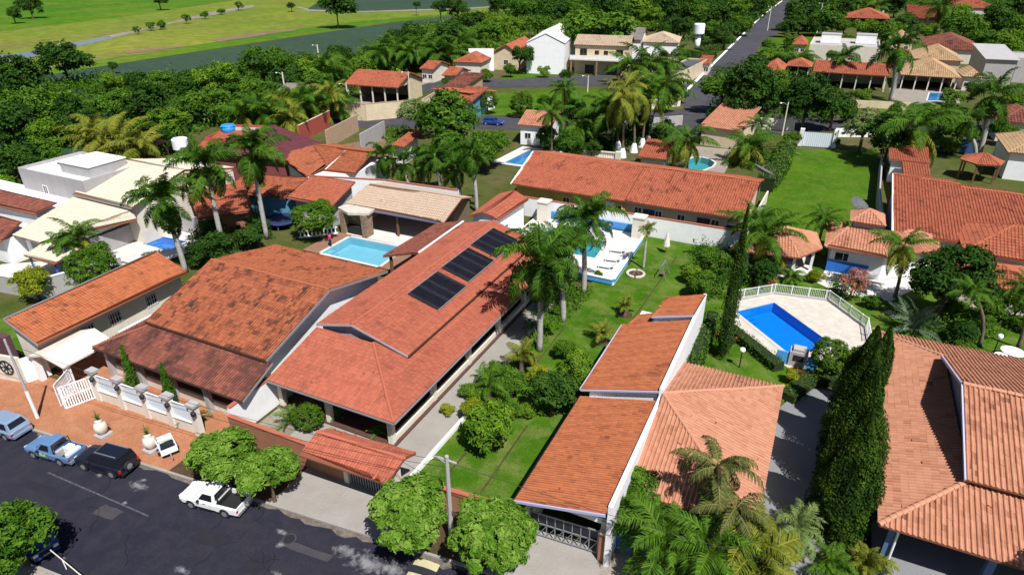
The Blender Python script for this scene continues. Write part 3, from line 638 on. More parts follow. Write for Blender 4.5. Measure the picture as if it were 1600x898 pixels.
FR = {
 'royal': [frond_mesh('frond', L_PALM, 11+i, 3.5, d, .9, 52, .95, .095, .9, .7) for i, d in enumerate((.8, 1.0, 1.15, 1.3, 1.5))],
 'royal_low': [frond_mesh('frond', L_PALM, 21+i, 3.4, d, .2, 50, .95, .095, 1.1, .5) for i, d in enumerate((.9, 1.1, 1.3, 1.6))],
 'coco': [frond_mesh('frond', L_PALM, 31+i, 4.3, d, .7, 50, 1.05, .095, .8, .3, .1) for i, d in enumerate((.75, .95, 1.1, 1.3))],
 'coco_low': [frond_mesh('frond', L_PALMY, 41+i, 4.0, d, .1, 48, 1.05, .095, 1.1, .2, .1) for i, d in enumerate((.9, 1.1, 1.3, 1.5))],
 'yel': [frond_mesh('frond', L_PALMY, 51+i, 3.6, d, .8, 34, .8, .09, .7, .3) for i, d in enumerate((.8, 1.1, 1.3))],
 'brown': [frond_mesh('frond', L_PALMB, 61+i, 3.0, d, .5, 34, .7, .085, 1.3, .3) for i, d in enumerate((1.2, 1.5))],
 'areca': [frond_mesh('frond', L_PALM, 71+i, 2.6, d, 1.2, 44, .8, .065, .8, .5, .25) for i, d in enumerate((1.0, 1.3, 1.5))],
 'arecay': [frond_mesh('frond', L_PALMY, 81+i, 2.6, d, 1.2, 44, .8, .065, .8, .5, .0) for i, d in enumerate((1.0, 1.3, 1.5))],
 'silver': [frond_mesh('frond', L_PALMS, 91+i, 2.4, d, 1.1, 34, .45, .05, .2, .7) for i, d in enumerate((.7, .95))],
 'silverp': [frond_mesh('frond', L_GREY, 95+i, 2.6, d, 1.2, 34, .7, .07, .9, .5) for i, d in enumerate((1.2, 1.5))],
 'spiky': [frond_mesh('frond', L_STREET, 101+i, 1.2, d, 1.1, 16, .32, .05, .3, .7) for i, d in enumerate((.7, 1.0))],
}
def palm(x, y, h, label, kind='royal', s=1., nf=15, lean=(0, 0), r0=.24, z0=.1, name='royal_palm', group=None, shaft=True, trunkm=None, low='', seed=None, cat='palm', elev=(1.25, -.35)):
    """trunk, crownshaft and each frond as its own leaf"""
    rr = random.Random(seed if seed is not None else int(x*37+y*91)); t = thing(name, label, cat, (x, y, z0), group=group)
    H = h-z0; lx, ly = lean; mb = MB(); n = 9; tm = trunkm or (M_PALMT if shaft else M_PALMD)
    path = [(lx*(i/n)**2, ly*(i/n)**2, H*i/n-(0.05 if i == 0 else 0)) for i in range(n+1)]
    if shaft: rads = [r0*(1.3 if i == 0 else 1.05+.25*math.sin(math.pi*i/n*.9)-.45*(i/n)) for i in range(n+1)]
    else: rads = [r0*(1.35 if i == 0 else 1-.35*i/n)+(.012 if i % 2 else 0) for i in range(n+1)]
    mb.tube(path, rads, 9); mb.build('trunk', tm, t, local=True, smooth=True)
    top = Vector(path[-1])
    if shaft:
        MB().tube([top+Vector((0, 0, -.1)), top+Vector((0, 0, .3*s)), top+Vector((0, 0, 1.1*s)), top+Vector((0, 0, 1.5*s))], [rads[-1]*1.1, rads[-1]*1.35, rads[-1]*.8, .06], 8).build('crownshaft', M_SHAFT, t, local=True, smooth=True)
        top = top+Vector((0, 0, 1.15*s))
    hi = FR[kind]; lo = FR[low] if low else hi
    for i in range(nf):
        u = i/(nf-1); az = i*2.39996+rr.uniform(-.45, .45); el = elev[0]+(elev[1]-elev[0])*u+rr.uniform(-.22, .22)
        me = (lo if u > .55 else hi)[i % len(lo if u > .55 else hi)]
        f = link(bpy.data.objects.new('frond', me), t); f.location = top+Vector((0, 0, .12*(1-u)))
        f.rotation_euler = (rr.uniform(-.5, .5), -(el-.75), az); q = s*rr.uniform(.72, 1.14)*(.75 if u < .12 else 1); f.scale = (q, q, q)
    if h > 4 and kind in ('coco', 'yel', 'royal'):
        for i in range(rr.randint(1, 3)):                           # dead fronds hanging against the trunk
            f = link(bpy.data.objects.new('dead_frond', FR['brown'][i % 2]), t); f.location = top+Vector((0, 0, -.25*s)); f.rotation_euler = (rr.uniform(-.3, .3), 1.25+rr.uniform(-.2, .25), rr.uniform(0, 6.28)); f.scale = (s*.85,)*3
    return t
def palm_px(bx, by, ty, label, tx=None, **kw):
    """trunk foot at photo pixel (bx,by); crown heart seen at height ty"""
    b = G(bx, by, .1); h = height_at(b, ty)
    if kw.get('shaft', True): h -= 1.1*kw.get('s', 1.)
    lean = (0, 0)
    if tx is not None:
        q = b.copy(); q.z = h; d = depth(q); a = q.x*UX+q.y*VX; px = 800+FPX*a/d; dd = (tx-px)*d/FPX; lean = (dd*UX, dd*VX)
    return palm(b.x, b.y, h, label, lean=lean, **kw)
def shrub(k, px, py, rpx, label, name='shrub', hf=.75, cat='shrub', **kw): return tree_px(k, px, py, rpx, label, hf=hf, name=name, cat=cat, **kw)
def hedge(name, label, pts, w, h, m, seed=1, z0=.1, dens=260, L=.16, group=None, top_r=None, cat='hedge'):
    """clipped hedge: leaves over a rounded box that follows pts"""
    r = np.random.default_rng(seed); cen = []; nr = []
    for a, b in zip(pts[:-1], pts[1:]):
        a, b = np.array(a[:2]), np.array(b[:2]); ln = np.linalg.norm(b-a)
        if ln < 1e-3: continue
        d = (b-a)/ln; pn = np.array([-d[1], d[0]]); n = int(ln*(w+2*h)*dens/4)
        s = r.uniform(-.1, ln+.1, n); q = r.uniform(0, w+2*h, n)
        off = np.where(q < h, -w/2, np.where(q > h+w, w/2, q-h-w/2)); z = np.where(q < h, q, np.where(q > h+w, 2*h+w-q, h))
        wob = .10*np.sin(s*2.3+off*3)+.06*np.sin(s*5.1); z = z*(1+wob*.6); off = off*(1+wob)
        p = np.stack([a[0]+d[0]*s+pn[0]*off, a[1]+d[1]*s+pn[1]*off, z0+z], 1)+r.normal(0, .04, (n, 3))
        nn = np.stack([np.where(abs(off) > w*.48, pn[0]*np.sign(off), 0), np.where(abs(off) > w*.48, pn[1]*np.sign(off), 0), np.where(z > h*.9, 1., .25)], 1)
        cen.append(p); nr.append(nn)
    cen = np.concatenate(cen); nr = np.concatenate(nr); v, f = leaves(cen, nr, L, L*.5, r, .55)
    o0 = (pts[0][0], pts[0][1], z0); t = thing(name, label, cat, o0, group=group)
    obj_np('foliage', v, f, m, t, np.tile(r.uniform(0, 1, len(cen)), 2))
    mb = MB()
    for a, b in zip(pts[:-1], pts[1:]): mb.wallq(a, b, z0, z0+h*.86, w*.82)
    mb.build('stems', MATS['hedge_core'], t)
    return t
mat('hedge_core', (.018, .032, .008), .95)
def undergrowth(label, cat, pts, n, m, h=(.5, 2.5), L=.5, rc=1.2, per=26, seed=1, name='undergrowth'):
    r = np.random.default_rng(seed); P = np.array([tuple(p)[:2] for p in pts]); lo, hi = P.min(0), P.max(0); c = []
    def inside(q):
        w = False; j = len(P)-1
        for i in range(len(P)):
            if (P[i][1] > q[1]) != (P[j][1] > q[1]) and q[0] < (P[j][0]-P[i][0])*(q[1]-P[i][1])/(P[j][1]-P[i][1])+P[i][0]: w = not w
            j = i
        return w
    while len(c) < n:
        q = r.uniform(lo, hi)
        if inside(q): c.append((q[0], q[1], r.uniform(*h)*.5))
    c = np.array(c); ci = np.repeat(np.arange(n), per); o = r.normal(0, 1, (n*per, 3)); o /= np.linalg.norm(o, axis=1)[:, None]; o[:, 2] = abs(o[:, 2])
    sc = np.stack([np.full(n, rc), np.full(n, rc), c[:, 2]], 1)*r.uniform(.6, 1.2, n)[:, None]
    p = np.stack([c[ci, 0], c[ci, 1], np.zeros(n*per)], 1)+o*sc[ci]*r.uniform(.7, 1.05, n*per)[:, None]*np.array([1, 1, 2.]); p[:, 2] += .05
    v, f = leaves(p, o, L, L*.5, r, .5); lv = np.clip(np.repeat(r.uniform(0, .5, n), per)+r.uniform(0, .45, n*per), 0, 1)
    g = obj_np(name, v, f, m, None, np.tile(lv, 2), kind='stuff'); return tag(g, label, cat)
def column_tree(x, y, r, h, label, seed, m=None, name='cypress_tree', z0=.1, tip=.55, nl=9000, L=.22, group=None, lumps=.18, cat='tree'):
    """conical conifer: sprays that point upwards over a tapering body"""
    rg = np.random.default_rng(seed); t = thing(name, label, cat, (x, y, z0), group=group)
    u = rg.random(nl)**.8; az = rg.uniform(0, 2*math.pi, nl)
    prof = np.where(u < .12, .75+u*2.1, 1.0)*(1-np.clip((u-.12)/.88, 0, 1)**(1/tip))
    lob = 1+lumps*(np.sin(az*3+u*7+seed)+np.sin(az*5-u*13+seed*2)*.6)*.6+lumps*.8*(vnoise(az*1.9, u*9., seed)-.5)*2
    rr = r*prof*lob*rg.uniform(.72, 1.03, nl)+.05
    z = u*h*(1+.02*np.sin(az*4))
    p = np.stack([rr*np.cos(az), rr*np.sin(az), z+.2], 1)
    nr = np.stack([np.cos(az), np.sin(az), np.full(nl, .35)], 1)
    v, f = leaves(p, nr, L, L*.5, rg, .6)
    vv = v.reshape(-1, 4, 3)
    lv = np.clip(vnoise(az*3, u*14, seed)*.6+rg.uniform(0, .4, nl), 0, 1)
    obj_np('crown', v, f, m or L_CYP, t, np.tile(lv, 2), local=True)
    MB().tube([(0, 0, -.05), (0, 0, h*.5), (0, 0, h*.93)], [r*.12+.05, r*.09+.03, .03], 8).build('trunk', M_BARK, t, local=True)
    MB().lathe([(r*.35, .25), (r*.72, h*.12), (r*.62, h*.4), (r*.3, h*.75), (.03, h*.93)], (0, 0, 0), 10).build('inner_branches', MATS['hedge_core'], t, local=True)
    return t
# ------------------------------------------------------------------ building helpers
def pbox(mb, p, a, n, w, d0, d1, z0, z1):
    """box on a wall: centre p, along a (width w), from d0 to d1 along outward n"""
    p, a, n = Vector(p), Vector(a), Vector(n)
    q = [p-a*w/2+n*d0, p+a*w/2+n*d0, p+a*w/2+n*d1, p-a*w/2+n*d1]
    return mb.prism(q, z0, z1)
def window(parent, p, n, w, h, local=False, frame=None, bars=False, door=False, pane=None):
    n = Vector(n); a = Vector((-n.y, n.x, 0)); p = Vector(p); z = p.z; fw = .07; frame = frame or M_WHITE; mb = MB()
    pbox(mb, p-a*(w/2-fw/2), a, n, fw, -.05, .05, z, z+h); pbox(mb, p+a*(w/2-fw/2), a, n, fw, -.05, .05, z, z+h)
    pbox(mb, p, a, n, w-2*fw-.002, -.05, .048, z, z+fw); pbox(mb, p, a, n, w-2*fw-.002, -.05, .048, z+h-fw, z+h)
    if not door: pbox(mb, p, a, n, fw*.7, -.05, .046, z+fw+.001, z+h-fw-.001)
    o = mb.build('door' if door else 'window', frame, parent, local=local)
    m2 = MB(); pbox(m2, p, a, n, w-2*fw, -.04, .02, z+fw, z+h-fw); m2.build('pane', pane or M_GLASS, o, local=local)
    if bars:
        m3 = MB()
        for i in range(5): pbox(m3, p+a*((i-2)*w/5.5), a, n, .035, .06, .095, z-.02, z+h*.92)
        for k in (.12, .5, .86): pbox(m3, p, a, n, w, .07, .085, z+h*k, z+h*k+.03)
        m3.build('grille', M_WHITE, o, local=local)
    return o
def house(name, label, pl, pr, ze, D, zr, roof, wallm, tilem, over=.5, tile=(.3, .42), wins=(), group=None, cat='house', rz_fix=None, thick=.1, capm=None, dirt=.2, open_front=False, seed=3, ridge=.5, base=0., posts=0, W=None, single=0, flat_h=.5, floor=None):
    a, b = G(pl[0], pl[1], ze), (G(pr[0], pr[1], ze) if W is None else None)
    if b is not None:
        d = b-a; Wd = d.length; rz = math.atan2(d.y, d.x)
        if rz_fix is not None: rz = rz_fix; Wd = d.x*math.cos(rz)+d.y*math.sin(rz)
    else: Wd = W; rz = rz_fix or 0.
    t = thing(name, label, cat, (a.x, a.y, 0), rz, group)
    W = Wd; o = over; capm = capm or tilem; z = ze; K = dict(w=tile[0], l=tile[1], local=True, dirt=dirt, seed=seed, hh=.055*tile[0]/.24, lift=.035*tile[1]/.36, single=single)
    yr = D*ridge; sl = None
    if roof == 'gx':
        sl = [[(0,0,z),(W,0,z),(W,yr,zr),(0,yr,zr)], [(W,D,z),(0,D,z),(0,yr,zr),(W,yr,zr)]]; cp = [((0,yr,zr),(W,yr,zr))]
        fill = [([(x,o,z-.1),(x,yr,zr-.16),(x,D-o,z-.1)]) for x in (o, W-o-.2)]; fd = (.2, 0, 0)
    elif roof == 'gy':
        xr = W*ridge; sl = [[(0,0,z),(xr,0,zr),(xr,D,zr),(0,D,z)], [(W,0,z),(W,D,z),(xr,D,zr),(xr,0,zr)]]; cp = [((xr,0,zr),(xr,D,zr))]
        fill = [([(o,y,z-.1),(xr,y,zr-.16),(W-o,y,z-.1)]) for y in (o, D-o-.2)]; fd = (0, .2, 0)
    elif roof == 'hip':
        if W >= D:
            h = D/2; sl = [[(0,0,z),(W,0,z),(W-h,h,zr),(h,h,zr)], [(W,D,z),(0,D,z),(h,h,zr),(W-h,h,zr)], [(0,D,z),(0,0,z),(h,h,zr)], [(W,0,z),(W,D,z),(W-h,h,zr)]]
            cp = [((h,h,zr),(W-h,h,zr)),((0,0,z),(h,h,zr)),((W,0,z),(W-h,h,zr)),((0,D,z),(h,h,zr)),((W,D,z),(W-h,h,zr))]
        else:
            h = W/2; sl = [[(0,0,z),(W,0,z),(h,h,zr)], [(W,D,z),(0,D,z),(h,D-h,zr)], [(0,D,z),(0,0,z),(h,h,zr),(h,D-h,zr)], [(W,0,z),(W,D,z),(h,D-h,zr),(h,h,zr)]]
            cp = [((h,h,zr),(h,D-h,zr)),((0,0,z),(h,h,zr)),((W,0,z),(h,h,zr)),((0,D,z),(h,D-h,zr)),((W,D,z),(h,D-h,zr))]
        fill = []; fd = None
    elif roof[0] == 'm':
        q = {'mb': [(0,0,z),(W,0,z),(W,D,zr),(0,D,zr)], 'mf': [(0,0,zr),(W,0,zr),(W,D,z),(0,D,z)], 'mr': [(0,0,z),(W,0,zr),(W,D,zr),(0,D,z)], 'ml': [(0,0,zr),(W,0,z),(W,D,z),(0,D,zr)]}[roof]
        sl = [q]; cp = []; zz = lambda x, y: z+(zr-z)*{'mb': y/D, 'mf': 1-y/D, 'mr': x/W, 'ml': 1-x/W}[roof]
        if roof in ('mb', 'mf'): fill = [[(x,o,z-.12),(x,o,zz(0,o)-.14),(x,D-o,zz(0,D-o)-.14),(x,D-o,z-.12)] for x in (o, W-o-.2)]; fd = (.2, 0, 0)
        else: fill = [[(o,y,z-.12),(o,y,zz(o,0)-.14),(W-o,y,zz(W-o,0)-.14),(W-o,y,z-.12)] for y in (o, D-o-.2)]; fd = (0, .2, 0)
    if roof == 'flat':
        mb = MB(); mb.box(0, W, 0, D, 0, z-.3); mb.build('wall', wallm, t, local=True)
        MB().box(.12, W-.12, .12, D-.12, z-.3, z-.2).build('flat_roof', tilem, t, local=True)
        mb = MB(); th = .15; h = z+flat_h-.3
        mb.box(0, W, 0, th, z-.299, h); mb.box(0, W, D-th, D, z-.299, h); mb.box(0, th, th, D-th, z-.299, h); mb.box(W-th, W, th, D-th, z-.299, h); mb.build('parapet', wallm, t, local=True)
    else:
        for s_ in sl:
            if tile[0] > 0: tiles(s_, tilem, t, **K)
            else: MB().slab(s_, .12).build('roof_slope', tilem, t, local=True)
            K['single'] = 0; K['seed'] += 1
        for (p, q) in cp:
            if tile[0] > 0: caps(t, p, q, capm, r=.09+tile[0]*.12, step=max(.38, tile[1]), local=True)
        zt = z-.12
        mb = MB()
        if open_front:
            mb.box(o, W-o, D-o-.2, D-o, base, zt); mb.box(o, o+.2, D*.45, D-o-.2, base, zt); mb.box(W-o-.2, W-o, D*.45, D-o-.2, base, zt)
        else: mb.box(o, W-o, o, D-o, base, zt)
        for f_ in fill: mb.gable(f_, fd)
        mb.build('wall', wallm, t, local=True)
        if open_front:
            for i in range(posts or 3):
                x = o+.15+(W-2*o-.3)*i/max(1, (posts or 3)-1); MB().box(x-.13, x+.13, o, o+.26, base, zt).build('post', M_OFFW, t, local=True)
    for w_ in wins:
        face, u, ww, hh, sill = w_[:5]; kw = w_[5] if len(w_) > 5 else {}
        oo = 0 if roof == 'flat' else o
        if face == 'f': window(t, (u*W, oo, sill), (0, -1, 0), ww, hh, True, **kw)
        elif face == 'r': window(t, (W-oo, u*D, sill), (1, 0, 0), ww, hh, True, **kw)
        elif face == 'l': window(t, (oo, u*D, sill), (-1, 0, 0), ww, hh, True, **kw)
    return t
def wall_thing(name, label, pts, h, m, th=.2, cap=None, z0=0., cat='wall', group=None, caph=.07):
    t = thing(name, label, cat, (pts[0][0], pts[0][1], z0), group=group); mb = MB(); mc = MB()
    for a, b in zip(pts[:-1], pts[1:]):
        mb.wallq(a, b, z0, z0+h, th)
        if cap: mc.wallq(a, b, z0+h, z0+h+caph, th+.1)
    mb.build('wall_face', m, t)
    if cap: mc.build('coping', cap, t)
    return t
def posts(parent, pts, w, z0, z1, m, name='post'):
    for p in pts: MB().box(p[0]-w/2, p[0]+w/2, p[1]-w/2, p[1]+w/2, z0, z1).build(name, m, parent)
def ribbon(parent, name, pts, w, h, m):
    mb = MB()
    for a, b in zip(pts[:-1], pts[1:]): mb.bar(a, b, w, h)
    return mb.build(name, m, parent)

# ================================================================== main house with the solar collectors
t = thing('tiled_house', 'long salmon-roofed house with a raised gable and three solar collectors', 'house', (-28, 28, .15)); MAINH = t
zs = lambda d: 3.0+.245*d
tiles([(-33.3,27.4,3),(-22,27.4,3),(-27.8,33.2,4.42),(-33.3,33.2,4.42)], TM_MAIN, t, .2, .34, .035, .018, dirt=.07, seed=11, prof=PLAN, single=300, rowdirt=.12)
tiles([(-22,27.4,3),(-22,57.5,3),(-27.8,57.5,4.42),(-27.8,33.2,4.42)], TM_MAIN, t, .2, .34, .035, .018, dirt=.07, seed=12, prof=PLAN, rowdirt=.12)
UR = [(-24.8,33.4,3.97),(-24.8,57.6,3.97),(-29.9,57.6,5.40),(-29.9,33.4,5.40)]
tiles(UR, TM_MAIN, t, .2, .34, .035, .018, dirt=.07, seed=13, prof=PLAN, rowdirt=.1)
tiles([(-33.5,33.4,4.53),(-29.9,33.4,5.40),(-29.9,57.6,5.40),(-33.5,57.6,4.53)], TM_MAIN, t, .2, .34, .035, .018, dirt=.08, seed=14, prof=PLAN, rowdirt=.1)
caps(t, (-22,27.4,3.03), (-27.8,33.2,4.45), TM_MAIN); caps(t, (-29.9,33.4,5.43), (-29.9,57.6,5.43), TM_MAIN, r=.1)
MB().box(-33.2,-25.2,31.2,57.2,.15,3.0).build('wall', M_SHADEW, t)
MB().gable([(-33.2,33.75,3.4),(-25.1,33.75,3.4),(-25.1,33.75,3.86),(-29.9,33.75,5.25),(-33.2,33.75,4.42)], (0,23.6,0)).build('upper_wall', M_LILAC, t)
for (a, b) in (((-33.5,33.38,4.48),(-29.9,33.38,5.35)), ((-29.9,33.38,5.35),(-24.8,33.38,3.92))): ribbon(t, 'bargeboard', [a, b], .06, .16, M_LILAC)
ribbon(t, 'gutter', [(-33.3,27.36,2.93),(-22,27.36,2.93)], .1, .1, M_GREYM); ribbon(t, 'gutter', [(-21.95,27.4,2.93),(-21.95,57.5,2.93)], .1, .1, M_GREYM)
ribbon(t, 'gutter', [(-24.76,33.4,3.88),(-24.76,57.6,3.88)], .08, .12, M_DARKWOOD)
posts(t, [(-23.0,28.3),(-23.0,33.8),(-23.0,39.3),(-23.0,44.8),(-23.0,50.3),(-23.0,55.8),(-28.5,28.3),(-33.0,28.3)], .4, .15, 2.95, M_OFFW)
for i in range(5): MB().box(-23.15,-22.85,28.3+5.5*i+.2,28.3+5.5*i+5.3,.15,.75).build('planter_wall', M_OFFW, t)
MB().box(-33.2,-22.6,28.0,57.2,.151,.28).build('porch_floor', mat('porch_tiles', (.10,.05,.035), .7, (.07,.035,.026), 2.), t)  # floor tone darkened to carry the shade of the porch
for u in (-31.5, -27.3): window(t, (u, 31.2, .9), (0,-1,0), 1.6, 1.3)
window(t, (-29.4, 31.2, .29), (0,-1,0), 1.1, 2.2, door=True, frame=M_WOOD)
for v in (36.5, 42, 47.5, 53): window(t, (-25.2, v, .9), (1,0,0), 1.6, 1.3)
# solar collectors, each lying on the tiles
M_SOLAR = mat('solar_mat', (.005, .005, .010), .5, (.012, .012, .020), 1.2, .1, 6, spec=.15)
M_SOLAR2 = mat('solar_mat_grey', (.028, .026, .030), .5, (.010, .010, .014), 2., spec=.2)  # paler grey tone for some of the absorber strips
for lab, cs in (('solar collector nearest the street on the salmon roof', ((637,463),(682,427),(728,447),(688,487))), ('middle one of three solar collectors on the salmon roof', ((691,421),(731,389),(773,409),(732,442))), ('farthest solar collector, near the rear of the salmon roof', ((736,385),(771,358),(809,377),(777,405)))):
    q = [on_plane(*c, *UR[:3]) for c in cs]
    y0, y1 = (q[0].y+q[3].y)/2, (q[1].y+q[2].y)/2; x0, x1 = (q[0].x+q[1].x)/2, (q[2].x+q[3].x)/2
    zz = lambda x: 3.97+(-24.8-x)*.2804+.14
    s = thing('solar_collector', lab, 'solar panel', (x0, y0, zz(x0)), group='solar collectors on the main roof')
    n = 12
    for i in range(n):
        a, b = y0+(y1-y0)*i/n+.012, y0+(y1-y0)*(i+1)/n-.012
        MB().slab([(x0,a,zz(x0)+.03),(x1,a,zz(x1)+.03),(x1,b,zz(x1)+.03),(x0,b,zz(x0)+.03)], .05).build('absorber_strip', M_SOLAR2 if (i*5+int(x0*7)) % 7 < 2 else M_SOLAR, s)
    for x in (x0-.04, x1+.04): ribbon(s, 'header_pipe', [(x,y0-.1,zz(x)+.03),(x,y1+.1,zz(x)+.03)], .07, .07, M_GREYM)
# gate house
t = thing('gatehouse', 'small salmon tiled gate roof over a dark sliding gate facing the street', 'gatehouse', (-22.4, 23.4, .14))
tiles([(-25.6,22.3,2.95),(-19.2,22.6,2.95),(-19.0,24.4,3.55),(-25.5,24.0,3.55)], TM_MAIN, t, .2, .34, .04, .03, dirt=.05, seed=21, prof=PLAN)
tiles([(-19.0,24.4,3.55),(-18.9,25.4,3.2),(-25.2,25.0,3.2),(-25.5,24.0,3.55)], TM_MAIN, t, .2, .34, .04, .03, dirt=.05, seed=22, prof=PLAN)
caps(t, (-25.5,24.0,3.58), (-19.0,24.4,3.58), TM_MAIN, r=.13)
MB().box(-25.4,-23.6,23.9,24.1,.14,2.9).build('wall', M_TERRW, t)
for x in (-23.5, -19.5): MB().box(x-.17,x+.17,23.85,24.25,.14,2.92).build('post', M_OFFW, t)
MB().bar((-23.4,24.0,2.8),(-19.5,24.2,2.8),.16,.2).build('beam', M_DARKWOOD, t)
g = MB().box(-23.3,-19.7,24.02,24.07,.2,2.5).build('gate_leaf', M_DMETAL, t)
for i in range(18): MB().box(-23.25+i*.2,-23.2+i*.2,23.98,24.018,.22,2.48).build('gate_bar', M_GREYM, g)
# perimeter walls of the main lot
wall_thing('lot_wall', 'terracotta painted front wall with red coping behind the street trees', [(-33.6,23.9),(-25.4,24.0)], 2.0, M_TERRW, cap=TM_MAIN, z0=.14)
wall_thing('lot_wall', 'tall white side wall lit by the sun beside the salmon house', [(-33.6,24.0),(-33.6,31)], 2.6, M_WHITE, .22, cap=TM_MAIN, z0=.14)
wall_thing('garden_kerb', 'low white kerb between the driveway and the garden lawn', [(-19.9,25.2),(-19.75,33.2)], .35, M_WHITE, .2, z0=.14)
wall_thing('lot_wall', 'short terracotta front wall between the two round street trees', [(-19.2,24.6),(-12.0,25.3)], 1.6, M_TERRW, cap=TM_MAIN, z0=.14)

# ================================================================== weathered house to the left
t = thing('tiled_house', 'wide house under a weathered orange roof with dark stained tiles', 'house', (-41, 26, .15))
tiles([(-49.2,24.8,2.9),(-33.0,24.8,2.9),(-33.5,28.4,3.85),(-46.6,28.4,3.85)], TM_DARK, t, .24, .36, .065, .02, dirt=.34, seed=31, single=300, patch=1.3)
tiles([(-49.2,24.8,2.9),(-46.6,28.4,3.85),(-46.6,42,3.85),(-49.2,42,2.9)], TM_DARK, t, .24, .36, .065, .02, dirt=.25, seed=32)
tiles([(-47.0,28.2,4.08),(-33.9,28.2,4.08),(-33.9,35.8,6.42),(-47.3,35.8,6.42)], TM_WEATH, t, .24, .36, .065, .02, dirt=.27, seed=33, patch=.62)
tiles([(-47.3,35.8,6.42),(-33.9,35.8,6.42),(-33.9,43.6,4.7),(-47.6,43.6,4.7)], TM_WEATH, t, .24, .36, .065, .02, dirt=.12, seed=34, patch=.9)
caps(t, (-47.3,35.8,6.45), (-33.9,35.8,6.45), TM_WEATH, r=.12); caps(t, (-49.2,24.8,2.93), (-46.6,28.4,3.88), TM_DARK, r=.12)
ribbon(t, 'bargeboard', [(-33.84,28.2,4.0),(-33.84,35.8,6.34),(-33.84,43.6,4.62)], .07, .18, M_GREYM)
ribbon(t, 'gutter', [(-47.0,28.15,4.0),(-33.9,28.15,4.0)], .1, .12, M_DARKWOOD)
ribbon(t, 'gutter', [(-49.2,24.76,2.84),(-33.0,24.76,2.84)], .08, .1, M_DARKWOOD)
ribbon(t, 'bargeboard', [(-32.96,24.8,2.86),(-33.46,28.4,3.8)], .07, .16, M_GREYM)
MB().gable([(-35.0,28.6,.15),(-35.0,28.6,3.9),(-35.0,35.8,6.2),(-35.0,43.2,4.5),(-35.0,43.2,.15)], (.25,0,0)).build('gable_wall', M_WHITE, t)
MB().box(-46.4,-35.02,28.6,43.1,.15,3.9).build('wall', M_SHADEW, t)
MB().box(-48.6,-34.0,25.6,25.8,.15,1.0).build('porch_wall', M_OFFW, t)
posts(t, [(-48.6,25.4),(-44.9,25.4),(-41.2,25.4),(-37.5,25.4),(-34.1,25.4)], .4, .15, 2.9, M_GREYW)
for u in (-44.5, -40, -36.5): window(t, (u, 28.6, .8), (0,-1,0), 1.5, 1.4, frame=M_WOOD)
# barrack-like long wing
t = thing('long_house', 'narrow long house with a single orange tiled slope and barred windows', 'house', (-55, 23, .15))
tiles([(-53.0,22.9,3.2),(-53.2,37.4,3.2),(-57.2,37.4,4.6),(-56.6,22.9,4.6)], TM_ORANGE, t, .24, .36, .065, .02, dirt=.16, seed=41, patch=.8, rowdirt=.1)
MB().box(-56.4,-54.1,23.2,37.1,.1,3.3).build('wall', M_OFFW, t)
MB().gable([(-56.4,23.2,3.3),(-54.1,23.2,3.3),(-54.1,23.2,3.45),(-56.4,23.2,4.35)], (0,13.9,0)).build('upper_wall', M_GREYW, t)
ribbon(t, 'flashing', [(-56.7,22.9,4.62),(-57.3,37.4,4.62)], .22, .12, M_GREYM); ribbon(t, 'bargeboard', [(-52.95,22.85,3.16),(-56.6,22.85,4.56)], .08, .18, M_GREYM)
for v in (27.4, 29.9, 33.6): window(t, (-54.1, v, 1.2), (1,0,0), 1.3, 1.2, bars=True)
wall_thing('lot_wall', 'white strip of wall along the foot of the long barred house', [(-51.2,28.2),(-51.2,38.0)], 1.9, M_WHITE, .2, z0=.1)

# ================================================================== garage wing, two stepped roofs
t = thing('garage_wing', 'stepped row of orange single-slope roofs beside the lawn', 'building', (-9, 25, .15))
tiles([(-11.7,24.6,3.15),(-6.35,24.6,4.5),(-6.35,35.4,4.5),(-11.7,35.4,3.15)], TM_ORANGE, t, .19, .33, .030, .005, dirt=.1, seed=51, single=300, coldirt=.22)
tiles([(-11.8,35.7,3.55),(-6.35,35.7,5.15),(-6.35,46.0,5.15),(-11.8,45.6,3.55)], TM_ORANGE, t, .19, .33, .030, .005, dirt=.06, seed=52, coldirt=.22)
tiles([(-9.6,46.2,4.55),(-6.3,46.2,5.5),(-6.1,50.2,5.5),(-9.4,50.0,4.55)], TM_ORANGE, t, .19, .33, .030, .005, dirt=.06, seed=53, coldirt=.22)
tiles([(-11.5,45.7,3.4),(-9.65,45.7,3.95),(-9.65,48.0,3.95),(-11.2,47.8,3.4)], TM_ORANGE, t, .19, .33, .030, .005, dirt=.06, seed=54, coldirt=.22)
MB().box(-11.2,-6.5,31.0,49.6,.15,3.0).build('wall', M_WHITE, t); MB().box(-11.2,-11.0,26.0,31.0,.15,3.0).build('side_wall', M_WHITE, t)
MB().gable([(-11.2,35.9,3.0),(-6.5,35.9,3.0),(-6.5,35.9,4.95),(-11.2,35.9,3.58)], (0,9.6,0)).build('upper_wall', M_WHITE, t)
MB().gable([(-9.4,46.3,3.0),(-6.5,46.3,3.0),(-6.5,46.3,5.3),(-9.4,46.3,4.45)], (0,3.5,0)).build('upper_wall', M_WHITE, t)
M_LILT = mat('lilac_trim', (.42, .42, .60), .6)
ribbon(t, 'gutter', [(-11.75,24.6,3.08),(-11.75,35.4,3.08)], .1, .12, M_DMETAL); ribbon(t, 'bargeboard', [(-11.7,24.55,3.12),(-6.35,24.55,4.46)], .09, .16, M_LILT)
ribbon(t, 'gutter', [(-11.86,35.7,3.5),(-11.86,45.6,3.5)], .1, .12, M_LILT); ribbon(t, 'bargeboard', [(-11.8,35.66,3.5),(-6.35,35.66,5.1)], .09, .12, M_LILT)
ribbon(t, 'bargeboard', [(-9.6,46.15,4.52),(-6.3,46.15,5.47)], .08, .14, M_LILT)
